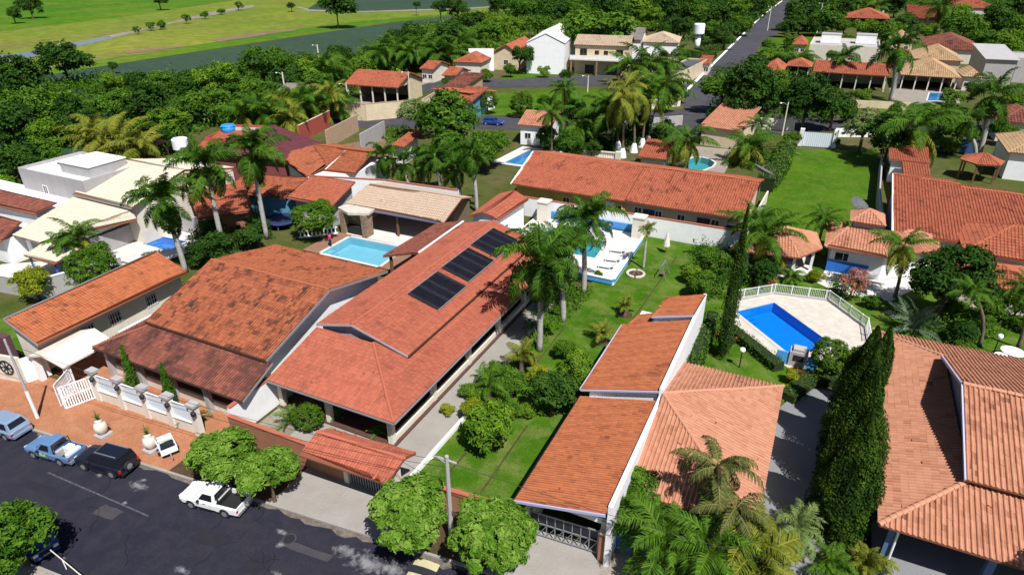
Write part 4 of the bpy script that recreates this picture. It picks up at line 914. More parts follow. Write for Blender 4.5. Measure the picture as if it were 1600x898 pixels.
MB().box(-6.34,-6.08,25.0,35.6,.15,4.75).build('parapet', M_WHITE, t)
MB().box(-6.34,-6.08,35.6,50.4,.15,5.45).build('parapet', M_WHITE, t)
for x in (-11.2, -6.6): MB().box(x-.15,x+.15,25.45,25.75,.15,3.0).build('post', M_OFFW, t)
MB().box(-10.98,-6.52,30.8,30.98,.15,2.95).build('garage_back', M_GREYW, t); MB().box(-11.2,-6.4,25.55,25.75,2.7,3.1).build('lintel', M_WHITE, t)
# metal lattice gate
t = thing('lattice_gate', 'dark steel driveway gate with diagonal lattice under the orange roof', 'gate', (-9, 25.6, .15))
for (a, b) in (((-11.0,25.3,.3),(-6.9,25.6,.3)),((-11.0,25.3,1.2),(-6.9,25.6,1.2)),((-11.0,25.3,2.0),(-6.9,25.6,2.0))): MB().bar(a, b, .06, .07).build('rail', M_GREYM, t)
for i in range(9):
    x = -11.0+4.1*i/8; y = 25.3+.3*i/8; MB().bar((x,y,.2),(x,y,2.05),.05).build('upright', M_GREYM, t)
    if i < 8: MB().bar((x,y-.03,.3),(x+.51,y,1.2) if i % 2 else (x+.51,y-.03,.3+.9),.03).build('brace', M_GREYM, t)
MB().slab([(-11.0,25.33,2.0),(-6.9,25.63,2.0),(-6.9,25.66,1.25),(-11.0,25.36,1.25)], .02).build('panel', M_DMETAL, t)
# ================================================================== peach hip roof beside it
t = thing('tiled_house', 'house with a pale peach hipped roof abutting the white parapet', 'house', (-3, 35, .15))
ap = (-6.1,35.7,5.05)
tiles([(-6.1,28.3,3.0),(1.1,28.3,3.0),ap], TM_PEACH, t, .26, .38, .09, .003, dirt=.05, seed=61, single=200)
tiles([(1.1,28.3,3.0),(1.1,43.1,3.0),ap], TM_PEACH, t, .26, .38, .05, .012, dirt=.05, seed=62, single=300, prof=PLAN)
tiles([(1.1,43.1,3.0),(-6.1,43.1,3.0),ap], TM_PEACH, t, .26, .38, .09, .003, dirt=.05, seed=63)
caps(t, (1.1,28.3,3.03), (ap[0],ap[1],ap[2]+.03), TM_PEACH, r=.13); caps(t, (1.1,43.1,3.03), (ap[0],ap[1],ap[2]+.03), TM_PEACH, r=.13)
MB().box(-6.05,.5,28.9,42.5,.15,2.9).build('wall', M_OFFW, t)
window(t, (.5, 32, 1.0), (1,0,0), 1.6, 1.2); window(t, (.5, 38, 1.0), (1,0,0), 1.6, 1.2); window(t, (-3, 28.9, .16), (0,-1,0), 2.4, 2.2, door=True, frame=M_WOOD)
# ================================================================== big house at right edge
t = thing('tiled_house', 'large peach-tiled house at the right edge with a raised gable roof', 'house', (14, 40, .15))
tiles([(7,31.6,3.2),(27,31.6,3.2),(27,36,4.43),(11.4,36,4.43)], TM_PEACH, t, .27, .4, .09, .003, dirt=.16, seed=71, patch=.8, single=300)
tiles([(7,31.6,3.2),(11.4,36,4.43),(11.4,50,4.43),(7,54.4,3.2)], TM_PEACH, t, .27, .4, .09, .003, dirt=.14, seed=72, patch=.8, single=300)
tiles([(7,54.4,3.2),(11.4,50,4.43),(27,50,4.43),(27,54.4,3.2)], TM_PEACH, t, .27, .4, .09, .003, dirt=.07, seed=73)
tiles([(11.1,35.5,4.8),(27,35.5,4.8),(27,42.4,6.85),(11.1,42.4,6.85)], TM_PEACH, t, .27, .4, .09, .003, dirt=.22, seed=74, patch=.7, single=300)
tiles([(11.1,42.4,6.85),(27,42.4,6.85),(27,49.3,4.85),(11.1,49.3,4.85)], TM_PEACH, t, .27, .4, .09, .003, dirt=.06, seed=75)
for (a, b) in (((7,31.6,3.25),(11.4,36,4.48)), ((7,54.4,3.25),(11.4,50,4.48)), ((11.1,42.4,6.9),(27,42.4,6.9))): caps(t, a, b, TM_PEACH, r=.15)
ribbon(t, 'bargeboard', [(11.06,35.5,4.74),(11.06,42.4,6.79),(11.06,49.3,4.79)], .09, .2, M_LILT)
MB().gable([(11.6,36.0,4.0),(11.6,36.0,4.75),(11.6,42.4,6.6),(11.6,48.9,4.7),(11.6,48.9,4.0)], (15,0,0)).build('upper_wall', M_LILAC, t)
MB().box(11.3,26.5,37.0,49.5,.15,3.9).build('wall', M_LILAC, t); MB().box(8.2,11.28,43.0,53.4,.15,3.1).build('wall', M_LILAC, t)
M_BLUEP = mat('blue_grey_paint', (.10, .16, .30), .7)
posts(t, [(7.9,32.4),(12.6,32.4),(17.4,32.4)], .38, .15, 3.1, M_BLUEP, 'column')
MB().tube([(8.15,32.12,.2),(8.15,32.12,2.6),(8.0,32.0,3.0)], .07, 8).build('downpipe', M_PLASTICW, t)
MB().box(7.6,26,32.25,32.55,2.75,3.05).build('beam', M_BLUEP, t)

# ================================================================== yellow row house behind the white wall
t = thing('row_house', 'long ochre house with a long red tiled roof behind the white wall', 'house', (-21, 76, 0))
tiles([(-36.2,75.0,3.4),(-20.6,75.0,3.4),(-20.6,83.8,5.5),(-36.9,83.8,5.5)], TM_RED, t, .3, .42, .085, .025, dirt=.12, seed=81, patch=.9)
tiles([(-20.6,75.3,3.3),(-6.4,75.3,3.3),(-5.8,83.8,5.4),(-20.6,83.8,5.4)], TM_RED, t, .3, .42, .085, .025, dirt=.18, seed=82, patch=.8)
tiles([(-36.9,83.8,5.5),(-5.8,83.8,5.45),(-5.8,90,3.9),(-36.9,90,3.9)], TM_RED, t, .3, .42, .085, .025, dirt=.2, seed=83)
caps(t, (-36.9,83.8,5.54), (-5.8,83.8,5.48), TM_RED, r=.14)
MB().box(-35.8,-20.62,75.7,89.5,0,3.3).build('wall', M_YELLOWW, t); MB().box(-20.6,-6.4,75.95,89.5,0,3.25).build('wall', M_CREAMW, t)
MB().gable([(-35.8,75.7,3.3),(-35.8,83.8,5.3),(-35.8,89.5,3.8),(-35.8,89.5,3.3)], (.2,0,0)).build('gable_wall', M_WHITE, t)
ribbon(t, 'bargeboard', [(-36.25,75,3.4),(-36.95,83.8,5.5)], .3, .16, M_WHITE)
for i, u in enumerate((-28.6, -27.0, -21.6, -19.0)): window(t, (u, 75.7 if u < -20.6 else 75.95, 1.3 if i != 3 else 1.4), (0,-1,0), 1.0 if i != 2 else 1.2, 1.2)
window(t, (-22.6, 75.7, 2.0), (0,-1,0), 1.1, .8, frame=M_WHITE, pane=M_PLASTICW)
for u, w in ((-17.6,1.5), (-16.4,.9), (-13.6,1.0), (-10.9,1.6), (-9.5,1.0)): window(t, (u, 75.95, .9), (0,-1,0), w, 1.6, frame=M_DEEPBLUE if w > 1.2 else M_WHITE)
window(t, (-7.6, 75.95, .02), (0,-1,0), 1.4, 2.2, door=True)
wall_thing('boundary_wall', 'long bright white wall with red coping behind the blue pool', [(-33.5,73.3),(-6.0,73.5)], 2.55, M_WHITE, .22, cap=TM_RED)
wall_thing('boundary_wall', 'white side wall running back beside the red-roofed row house', [(-6.0,73.5),(-5.2,92)], 1.8, M_OFFW, .2)
# ================================================================== right middle: red house, pool house, kiosk
t = thing('tiled_house', 'broad house with a bright red tiled roof right of the long lawn', 'house', (15, 80, 0))
tiles([(9.2,77.8,3.4),(28,77.8,3.4),(28,92.6,5.2),(9.3,94.5,5.43)], TM_RED, t, .32, .42, .095, .025, dirt=.12, seed=91, patch=.9)
tiles([(9.3,94.5,5.43),(16.6,93.7,5.33),(16.6,97.5,4.6),(9.3,97.5,4.6)], TM_RED, t, .32, .42, .095, .025, dirt=.08, seed=92)
MB().box(10.2,27.5,78.6,93,0,3.3).build('wall', M_WHITE, t)
MB().gable([(9.7,78.6,0),(9.7,78.6,3.3),(9.7,94.3,5.15),(9.7,94.3,0)], (.5,0,0)).build('gable_wall', M_OFFW, t)
ribbon(t, 'bargeboard', [(9.15,77.8,3.42),(9.25,94.5,5.46)], .2, .14, M_WHITE); caps(t, (9.3,94.5,5.46), (16.6,93.7,5.38), TM_RED, r=.14); caps(t, (16.6,92.9,5.28), (28,92.6,5.25), TM_RED, r=.14)
for u in (13, 18, 23): window(t, (u, 78.6, 1.0), (0,-1,0), 1.6, 1.2)
t = thing('annex', 'small L-shaped red tiled annex behind the broad red-roofed house', 'outbuilding', (12, 110, 0))
tiles([(9.7,109.6,3.4),(15.0,109.6,3.4),(15.2,117.2,4.0),(9.7,116.8,4.0)], TM_RED, t, .32, .42, .095, .025, dirt=.05, seed=93)
tiles([(11.4,98.4,2.7),(14.6,98.4,2.7),(15.0,109.5,3.4),(11.4,109.5,3.4)], TM_RED, t, .32, .42, .095, .025, dirt=.05, seed=94)
MB().box(10.2,14.7,110,116.4,0,3.3).build('wall', M_WHITE, t); MB().box(11.8,14.4,99,109.9,0,2.6).build('wall', M_OFFW, t)
wall_thing('boundary_wall', 'pale grey side wall along the right edge of the long lawn', [(9.3,117),(8.6,98),(8.8,80)], 2.2, M_GREYW, .2)
# pool house with small turret roof
t = thing('pool_house', 'white pool house with peach roof and a small raised turret', 'house', (8, 74, .1))
e = [(2.6,71.4,3.1),(8.6,71.2,3.1),(13.8,75.4,3.1),(13.8,79.5,3.1),(2.6,79.5,3.1)]
tiles([e[0],e[1],(7.6,75.4,4.25),(4.6,75.4,4.25)], TM_PEACH, t, .3, .42, .085, .025, dirt=.08, seed=95)
tiles([e[1],e[2],(10.0,76.4,4.25),(7.6,75.4,4.25)], TM_PEACH, t, .3, .42, .085, .025, dirt=.08, seed=96)
tiles([e[4],e[0],(4.6,75.4,4.25),(4.6,77.0,4.25)], TM_PEACH, t, .3, .42, .085, .025, dirt=.08, seed=97)
tiles([e[2],e[3],(10.5,77.5,4.25),(10.0,76.4,4.25)], TM_PEACH, t, .3, .42, .085, .025, dirt=.08, seed=98)
for a, b in ((e[0],(4.6,75.4,4.28)),(e[1],(7.6,75.4,4.28)),(e[2],(10,76.4,4.28))): caps(t, a, b, TM_PEACH, r=.14)
MB().prism([(3.3,72.2),(8.4,72.0),(13.0,75.8),(13.0,79),(3.3,79)], .1, 3.0).build('wall', M_WHITE, t)
MB().box(5.0,7.6,75.4,78.4,3.6,5.1).build('turret_wall', M_LILAC, t)
tp = (6.3,76.9,6.1)
for k, (a, b) in enumerate((((4.6,75.0,5.05),(8.0,75.0,5.05)),((8.0,75.0,5.05),(8.0,78.8,5.05)),((8.0,78.8,5.05),(4.6,78.8,5.05)),((4.6,78.8,5.05),(4.6,75.0,5.05)))): tiles([a, b, tp], TM_PEACH, t, .3, .42, .085, .025, dirt=.1, seed=99+k)
for a in ((4.6,75,5.07),(8,75,5.07)): caps(t, a, tp, TM_PEACH, r=.13)
window(t, (4.6, 72.15, 1.5), (0,-1,0), 1.7, 1.0); window(t, (3.3, 75, 1.2), (-1,0,0), 1.4, 1.2)
MB().box(3.2,7.2,72.02,72.12,.1,1.5).build('blue_band', M_DEEPBLUE, t)
sheet('terrace', [(3.2,72.1),(8.4,71.9),(12.8,75.4),(13.4,74.2),(9.4,67.2),(4.6,67.0),(2.6,68.5)], .155, M_WHITEDECK)
# kiosk
t = thing('garden_kiosk', 'open garden kiosk with peach roof on white columns beside the pool', 'kiosk', (-1.6, 70, .1))
q = [(-5.2,66.9,2.9),(.4,67.6,2.9),(2.4,71.2,2.9),(1.6,75.6,2.9),(-5.2,75.6,2.9)]; tp = (-1.6,72.2,4.35)
for k in range(5): tiles([q[k], q[(k+1) % 5], tp], TM_PEACH, t, .3, .42, .085, .025, dirt=.1, seed=111+k); caps(t, q[k], tp, TM_PEACH, r=.13)
posts(t, [(-4.6,67.6),(0.0,68.3),(1.7,71.2),(1.1,75.0),(-4.6,75.0)], .28, .1, 2.9, M_WHITE, 'column')
MB().box(-4.6,1.2,74.7,75.0,.1,2.8).build('back_wall', M_SHADEW, t); MB().prism([(-5,67.4),(.2,68),(2.0,71.2),(1.4,75),(-5,75)], .1, .22).build('floor', M_WHITEDECK, t)
t = thing('garden_table', 'white table and bench under the garden kiosk', 'table', (-.4, 70.4, .22))
MB().box(-1.2,.4,69.9,70.9,.92,.98).build('table_top', M_PLASTICW, t)
for x in (-1.0,.2): MB().box(x-.06,x+.06,70.3,70.5,.22,.92).build('leg', M_PLASTICW, t)
# right edge, rust roofed houses
t = house('tiled_house', 'rust-red hipped roof house at the right edge behind the round tree', (1505,392), (1700,410), 3.6, 9, 5.6, 'hip', M_OFFW, TM_RED, tile=(.32,.44), dirt=.1, rz_fix=0.)
t = house('tiled_house', 'low rust-red lean-to in front of the right edge house', (1500,440), (1640,470), 2.8, 6.5, 3.9, 'hip', M_OFFW, TM_RED, tile=(.32,.44), dirt=.15, rz_fix=0.)
g = G(1535, 250, 3.0)
t = thing('garden_kiosk', 'small round kiosk with a hexagonal orange tiled roof at far right', 'kiosk', (g.x, g.y, 0))
q = [(g.x+3.0*math.cos(k*math.pi/3+.2), g.y+3.0*math.sin(k*math.pi/3+.2), 2.9) for k in range(6)]; tp = (g.x, g.y, 4.1)
for k in range(6): tiles([q[k], q[(k+1) % 6], tp], TM_RED, t, .32, .42, .085, .025, dirt=.02, seed=121+k)
posts(t, [(p[0]*.86+g.x*.14, p[1]*.86+g.y*.14) for p in q], .22, 0, 2.85, M_WOOD)
house('tiled_house', 'tan hipped roof house cut by the right edge beside the round kiosk', (1575,238), (1700,252), 4.2, 12, 6.5, 'hip', M_WHITE, TM_TAN, tile=(.35,.46), rz_fix=0.)
# ================================================================== left: modern, cream, red roofs
house('flat_roofed_house', 'grey two-storey modern house with a white flat roof', (28,264), (132,285), 6.5, 8.3, 0, 'flat', M_GREYW, M_WHITE, rz_fix=0., wins=(('f',.30,1.6,1.6,.9),('f',.62,1.8,1.3,.9),('f',.36,.9,1.2,3.8)))
mb = thing('roof_house_box', 'grey raised stair box with skylight on the white flat roof', 'roof box', (-84, 48, 6.3))
MB().box(-85.5,-79.8,46.6,51.5,6.3,7.6).build('box_wall', M_GREYW, mb); MB().box(-85.6,-79.7,46.5,51.6,7.6,7.72).build('box_roof', M_WHITE, mb)
MB().box(-89.5,-86,48.5,51.2,6.3,6.5).build('skylight', mat('skylight_glass', (.02,.08,.16), .1, spec=.6), mb)
t = thing('tiled_house', 'house with two large pale cream roofs left of the royal palms', 'house', (-75, 42, 0))
tiles([(-80.4,44.2,5.0),(-69.5,44.0,5.0),(-70.5,52.6,7.0),(-80.6,52.6,7.0)], TM_PALE, t, .3, .42, .05, .035, dirt=.0, seed=131)
tiles([(-80.6,52.6,7.0),(-70.5,52.6,7.0),(-70.5,60,5.2),(-80.6,60,5.2)], TM_PALE, t, .3, .42, .05, .035, dirt=.0, seed=132)
tiles([(-78.5,35.6,3.2),(-73.7,35.6,3.2),(-70.1,44.3,4.55),(-80.4,44.3,4.55)], TM_PALE, t, .3, .42, .05, .035, dirt=.0, seed=133)
tiles([(-73.7,35.6,3.2),(-69.6,44.3,3.4),(-70.1,44.31,4.55)], TM_PALE, t, .3, .42, .05, .035, dirt=.0, seed=134)
caps(t, (-73.7,35.6,3.24), (-71.2,42.0,4.2), TM_PALE, r=.12); ribbon(t, 'gutter', [(-80.4,44.15,4.9),(-69.5,43.95,4.9)], .1, .16, M_GREYM)
MB().box(-79.9,-70.2,44.8,59.5,0,4.9).build('wall', M_OFFW, t); MB().box(-78.0,-73.9,36.4,44.7,0,3.1).build('wall', M_WHITE, t)
MB().prism([(-74.3,38.0),(-72.0,38.4),(-72.3,47.8),(-74.6,47.8)], 2.5, 2.9).build('terrace_roof', M_WHITE, t)
MB().gable([(-70.4,44.8,4.8),(-70.4,52.6,6.8),(-70.4,59.5,5.1)], (.2,0,0)).build('gable_wall', M_CREAMW, t)
window(t, (-76, 36.4, .3), (0,-1,0), 2.2, 2.2, door=True); 
wall_thing('boundary_wall', 'grey-beige wall beside the small angular pool at left', [(-71.9,39.0),(-72.2,49.4),(-66.5,49.8)], 2.3, M_GREYW, .25)
t = thing('awning', 'small cream awning roof over a white patio at left', 'awning', (-71, 35, 0))
tiles([(-73.4,33.6,2.55),(-68.4,33.6,2.55),(-68.4,36.6,3.1),(-73.8,36.8,3.1)], TM_PALE, t, .3, .42, .05, .035, dirt=.0, seed=135)
posts(t, [(-73.0,33.9),(-68.8,33.9)], .15, 0, 2.5, M_DEEPBLUE)
t = thing('tiled_house', 'brown-red tiled house at the left edge below the modern house', 'house', (-84, 38, 0))
tiles([(-98,38.9,4),(-80.4,39.3,4),(-79.6,41.8,4.8),(-98,41.6,4.8)], TM_DARK, t, .3, .42, .06, .04, dirt=.05, seed=136)
MB().box(-98,-80.6,39.6,45.5,0,3.9).build('wall', M_WHITE, t)
tiles([(-98,33.5,3.0),(-77.9,34.0,3.1),(-79.4,37.4,4.0),(-98,37.6,4.0)], TM_DARK, t, .3, .42, .06, .04, dirt=.08, seed=137); MB().box(-98,-78.6,34.6,38.6,0,2.95).build('wall', M_WHITE, t)
sheet('patio', [(-78.6,29.6),(-68.0,31.5),(-65.5,37.5),(-66.5,40.4),(-74,38),(-79.5,34)], .12, M_WHITEDECK)
sheet('pool_deck', [(-71.8,40.0),(-64.0,40.6),(-62.8,49.4),(-71.8,49.4)], .14, M_WHITEDECK, holes=['left'])
wall_thing('boundary_wall', 'grey wall with white rail below the white patio at left', [(-79,29.2),(-67.6,31.0),(-65.2,38.5)], 2.0, M_GREYW, .22, cap=M_WHITE)
sheet('lawn', [(-66.5,24),(-57.8,24),(-57.8,40),(-64.5,40),(-67,31)], .11, GM_LAWN)
t = thing('boundary_wall', 'dark purple-brown wall face at the left end of the long orange house', 'wall', (-57.5, 23, 0)); MB().box(-60,-57.0,22.4,23.0,.1,3.0).build('wall_face', mat('plum_wall', (.10,.045,.06), .8), t)
# ================================================================== centre-left cluster
t = thing('metal_roofed_house', 'large house with a wine-red hipped metal roof', 'house', (-76, 70, 0))
pk = (-77.6,75.0,7.0)
for k, (a, b) in enumerate((((-84.5,65.5,4.3),(-69.6,68.3,4.3)), ((-69.6,68.3,4.3),(-68.6,77.0,4.3)), ((-84.5,65.5,4.3),(-86,78,4.3)), ((-68.6,77,4.3),(-86,78,4.3)))): tiles([a, b, pk], TM_WINE, t, .45, 1.2, .05, .02, dirt=0, seed=141+k)
MB().prism([(-83.8,66.3),(-70.2,68.9),(-69.4,76.4),(-85,77)], 0, 4.2).build('wall', mat('wine_wall', (.20,.06,.06), .85), t)
for a in ((-84.5,65.5,4.33),(-69.6,68.3,4.33),(-68.6,77,4.33)): ribbon(t, 'hip_flashing', [a, pk], .2, .06, TM_WINE)
t = thing('tiled_house', 'L-shaped orange roof house beside the wine-red roof', 'house', (-64, 66, 0))
tiles([(-72.0,69.8,3.9),(-61.6,63.9,3.9),(-61.4,68,4.5),(-68.0,73.0,5.4)], TM_WEATH, t, .3, .42, .07, .045, dirt=.08, seed=145)
tiles([(-63.6,67.0,4.0),(-56.6,67.8,4.0),(-57.6,73.4,5.4),(-68.0,73.0,5.4)], TM_WEATH, t, .3, .42, .07, .045, dirt=.10, seed=146)
tiles([(-68.0,73.0,5.4),(-57.6,73.4,5.4),(-57.6,77,4.6),(-68,77,4.6)], TM_WEATH, t, .3, .42, .07, .045, dirt=.05, seed=147)
ribbon(t, 'valley_flashing', [(-62.0,73.2,5.45),(-61.3,67.3,4.12)], .16, .06, M_WHITE)
MB().prism([(-71.0,69.9),(-62.0,64.8),(-56.9,68.4),(-57.6,76.5),(-68,76.5)], 0, 3.9).build('wall', M_WHITE, t)
t = thing('tiled_house', 'low weathered orange roof in front of the L-shaped orange house', 'house', (-64, 58, 0))
tiles([(-69.4,56.7,3.1),(-60.1,57.9,3.1),(-59.9,62.4,4.5),(-69.0,61.0,4.5)], TM_WEATH, t, .3, .42, .07, .045, dirt=.14, seed=148)
MB().prism([(-68.9,57.6),(-60.4,58.6),(-60.2,62.2),(-68.6,60.8)], 0, 3.0).build('wall', M_BLUEW, t); window(t, (-65, 58.05, .9), (0,-1,0), 1.6, 1.2)
t = thing('tiled_house', 'small neat orange roof with dark gable beside the clipped green canopy', 'house', (-56, 60, 0))
tiles([(-59.9,58.1,3.15),(-52.7,58.2,3.15),(-53.1,63.6,4.6),(-60.0,63.2,4.6)], TM_RED, t, .3, .42, .05, .04, dirt=.02, seed=149)
MB().gable([(-53.6,58.8,0),(-53.6,58.8,3.1),(-53.6,63.3,4.35),(-53.6,63.3,0)], (-5.6,0,0)).build('wall', M_GREYW, t); window(t, (-56.5, 58.8, .8), (0,-1,0), 2.2, 1.6)
wall_thing('boundary_wall', 'high white rear wall with red-brown coping above the small orange roof', [(-61.2,63.8),(-50.6,66.8),(-40,67.4)], 4.3, M_WHITE, .25, cap=TM_RED)
t = thing('tiled_house', 'terracotta roof half hidden behind the tall royal palms', 'house', (-66, 52, 0))
tiles([(-64.6,48.6,2.9),(-61.0,53.0,2.9),(-65.4,57.0,4.0),(-71.4,52.6,4.0)], TM_RED, t, .3, .42, .06, .04, dirt=.02, seed=151)
tiles([(-71.4,52.6,4.0),(-65.4,57.0,4.0),(-67.6,60,3.4),(-74,55.6,3.4)], TM_RED, t, .3, .42, .06, .04, dirt=.02, seed=152)
MB().prism([(-64.8,49.6),(-61.9,53.2),(-66.6,58.4),(-72.4,54.6)], 0, 2.8).build('wall', M_TERRW, t)
# cream roofed pavilion by the pale pool
t = thing('pavilion', 'open pavilion with a cream tiled roof and dark interior by the pale pool', 'pavilion', (-44, 61, .1))
tiles([(-51.6,59.2,3.15),(-37.4,59.4,3.15),(-37.4,63.8,4.75),(-50.7,63.4,4.75)], TM_CREAM, t, .3, .42, .06, .04, dirt=.03, seed=153)
tiles([(-50.7,63.4,4.75),(-37.4,63.8,4.75),(-37.4,66.5,4.0),(-50.7,66.2,4.0)], TM_CREAM, t, .3, .42, .06, .04, dirt=.03, seed=154)
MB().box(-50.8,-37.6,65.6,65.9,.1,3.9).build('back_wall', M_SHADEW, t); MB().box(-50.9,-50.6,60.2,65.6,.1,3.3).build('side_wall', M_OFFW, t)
posts(t, [(-50.7,59.8),(-44.2,59.8),(-37.8,59.8)], .22, .1, 3.15, M_WOOD); ribbon(t, 'gutter', [(-51.6,59.15,3.06),(-37.4,59.35,3.06)], .1, .14, M_BLUEP)
sheet('terrace', [(-51,57.6),(-37.2,57.6),(-37.2,65.6),(-51,65.6)], .16, M_WHITEDECK)
sheet('pool_deck', [(-52,51.5),(-36,51.5),(-36,57.59),(-52,57.59)], .155, mat('brown_deck', (.20,.10,.06), .85, (.27,.15,.10), 2.), holes=['pale'])
t = thing('pool_annex', 'weathered annex roof tucked between the pale pool and the salmon house', 'outbuilding', (-36, 53, .1))
tiles([(-38.2,48.7,3.2),(-34.2,49.3,4.15),(-34.4,58.6,4.15),(-38.0,58.6,3.2)], TM_DARK, t, .24, .36, .06, .035, dirt=.08, seed=155)
posts(t, [(-37.6,49.2),(-37.4,57.9),(-35.2,49.4)], .25, .1, 3.2, M_WOOD); ribbon(t, 'ridge_flashing', [(-34.1,49.2,4.25),(-34.3,58.6,4.25)], .2, .1, M_WHITE); MB().box(-35.6,-34.6,50,58.3,.1,3.7).build('wall', M_SHADEW, t)
t = thing('rear_annex', 'small salmon gabled annex at the rear end of the long salmon house', 'outbuilding', (-33, 64, .1))
tiles([(-34.8,60.3,4.1),(-33.0,60.8,4.75),(-33.0,69.0,4.75),(-34.9,69.0,4.1)], TM_MAIN, t, .24, .36, .04, .03, dirt=.03, seed=156)
tiles([(-31.2,61.2,3.95),(-31.0,69.0,3.95),(-33.0,69.0,4.75),(-33.0,60.8,4.75)], TM_MAIN, t, .24, .36, .04, .03, dirt=.03, seed=157)
MB().gable([(-34.5,61.2,.1),(-31.5,61.2,.1),(-31.5,61.2,3.95),(-33.0,61.2,4.6),(-34.5,61.2,4.1)], (0,7.5,0)).build('wall', M_WHITE, t); window(t, (-31.5, 63.5, 1.2), (1,0,0), 1.2, 1.2, frame=M_DEEPBLUE)
# ================================================================== far buildings
house('open_shed', 'large open shed with a bright red roof beside the far trees', (537,132), (622,138), 4.0, 13, 6.3, 'gx', M_CREAMW, TM_RED, tile=(.5,.6), dirt=.0, open_front=True, posts=5, rz_fix=rad(6))
wall_thing('boundary_wall', 'long cream wall with brown coping climbing away from the cross street', [G(520,186),G(573,189),G(640,168),G(700,146)][0:2]+[(-77.5,117.5),(-84.5,150)], 3.4, M_CREAMW, .3, cap=M_BRICKW)
house('tiled_house', 'blue-walled house with an orange lean-to roof by the vacant lot', (697,161), (742,158), 4.0, 13, 5.0, 'mb', M_BLUEW, TM_RED, tile=(.45,.55), rz_fix=rad(10))
house('tiled_house', 'white and blue house with a bright orange roof facing the vacant lot', (736,157), (778,143), 3.6, 10, 5.0, 'ml', M_WHITE, TM_RED, tile=(.45,.55), wins=(('r',.35,1.4,1.2,1.),('f',.5,1.2,1.1,1.)))
house('tiled_house', 'low brown-red lean-to against the long cream wall', (690,136), (735,133), 4.2, 14, 5.2, 'mb', M_BRICKW, TM_DARK, tile=(.45,.55), rz_fix=rad(8))
wall_thing('gable_wall', 'tall white sloping gable wall between the red lean-tos', [G(733,111),G(772,111)], 6.2, M_WHITE, .3)
house('tiled_house', 'small orange-roofed house behind the tall white gable wall', (708,97), (752,99), 3.5, 12, 5.5, 'hip', M_OFFW, TM_RED, tile=(.5,.6), rz_fix=rad(10))
house('tiled_house', 'beige gabled house with orange roof left of the white warehouse', (766,84), (806,90), 4.5, 22, 7.0, 'gy', M_CREAMW, TM_RED, tile=(.55,.7), rz_fix=rad(10), wins=(('f',.5,1.4,1.4,1.5),))
house('warehouse', 'white gabled warehouse beside the broad dark tree', (822,66), (887,64), 8.5, 30, 11.0, 'gy', M_WHITE, M_WHITE, tile=(0,0), over=.2, rz_fix=rad(14))
wall_thing('boundary_wall', 'low cream wall in front of the white warehouse', [G(812,106),G(898,106)], 3.2, M_CREAMW, .3)
t = house('balcony_house', 'two-storey cream house with a white balcony and peach roof', (896,70), (985,73), 7.8, 12, 9.8, 'gx', M_CREAMW, TM_CREAM, tile=(.5,.6), rz_fix=rad(10), wins=(('f',.18,2.0,2.2,4.6,{'frame':M_WOOD}),('f',.42,1.2,1.1,5.3,{'frame':M_WOOD}),('f',.58,1.2,1.1,5.3,{'frame':M_WOOD}),('f',.82,2.0,2.2,4.6,{'frame':M_WOOD}),('f',.3,2.6,2.4,.1,{'frame':M_WOOD}),('f',.7,3.0,2.4,.1,{'frame':M_WOOD})))
W_ = 15.5
MB().box(-.6,W_,-2.2,.48,4.0,4.3).build('balcony_slab', M_OFFW, t, local=True)
for i in range(9): MB().box(-.5+i*1.98,-.38+i*1.98,-2.15,-2.03,4.3,5.4).build('balcony_post', M_WHITE, t, local=True)
for i in range(8): MB().box(-.36+i*1.98,1.46+i*1.98,-2.12,-2.06,4.5,5.3).build('balcony_panel', M_PLASTICW, t, local=True)
for x in (-.3, 7, W_-.5): MB().box(x,x+.4,-2.1,-1.7,0,4.0).build('post', M_STONEW, t, local=True)
house('tiled_house', 'grey-tiled house behind the peach balcony house', (971,62), (1006,60), 7.0, 20, 9.5, 'gx', M_WHITE, TM_GREYT, tile=(.5,.6), rz_fix=rad(10))
house('tiled_house', 'white walled house with pale beige hipped roof near the white water tower', (1003,66), (1062,66), 6.2, 16, 8.4, 'hip', M_WHITE, TM_CREAM, tile=(.5,.6), rz_fix=rad(10), wins=(('f',.2,1.4,2.0,1.0),('f',.75,1.4,2.0,1.0)))
house('garage', 'low cream garage with a dark flat roof beside the clipped hedges', (1035,110), (1068,112), 3.6, 24, 0, 'flat', M_CREAMW, mat('dark_roof_felt', (.08,.08,.10), .8), rz_fix=rad(-4))
house('tiled_house', 'small white house with a peach roof beside the back pool', (808,195), (854,205), 3.6, 11, 5.0, 'gx', M_WHITE, TM_PEACH, tile=(.4,.5), rz_fix=rad(8), wins=(('f',.3,1.2,1.1,1.1),('f',.75,1.2,2.1,.1,{'door':True})))
house('tiled_house', 'peach-orange roof house between the coconut palms and the cross street', (1092,197), (1140,220), 3.4, 14, 5.0, 'mb', M_CREAMW, TM_PEACH, tile=(.4,.5), dirt=.0, rz_fix=rad(-6))
house('tiled_house', 'low orange lean-to roof beside the white balustrade', (996,245), (1040,252), 2.9, 7.5, 3.9, 'mb', M_OFFW, TM_RED, tile=(.36,.46), dirt=.1, rz_fix=rad(4))
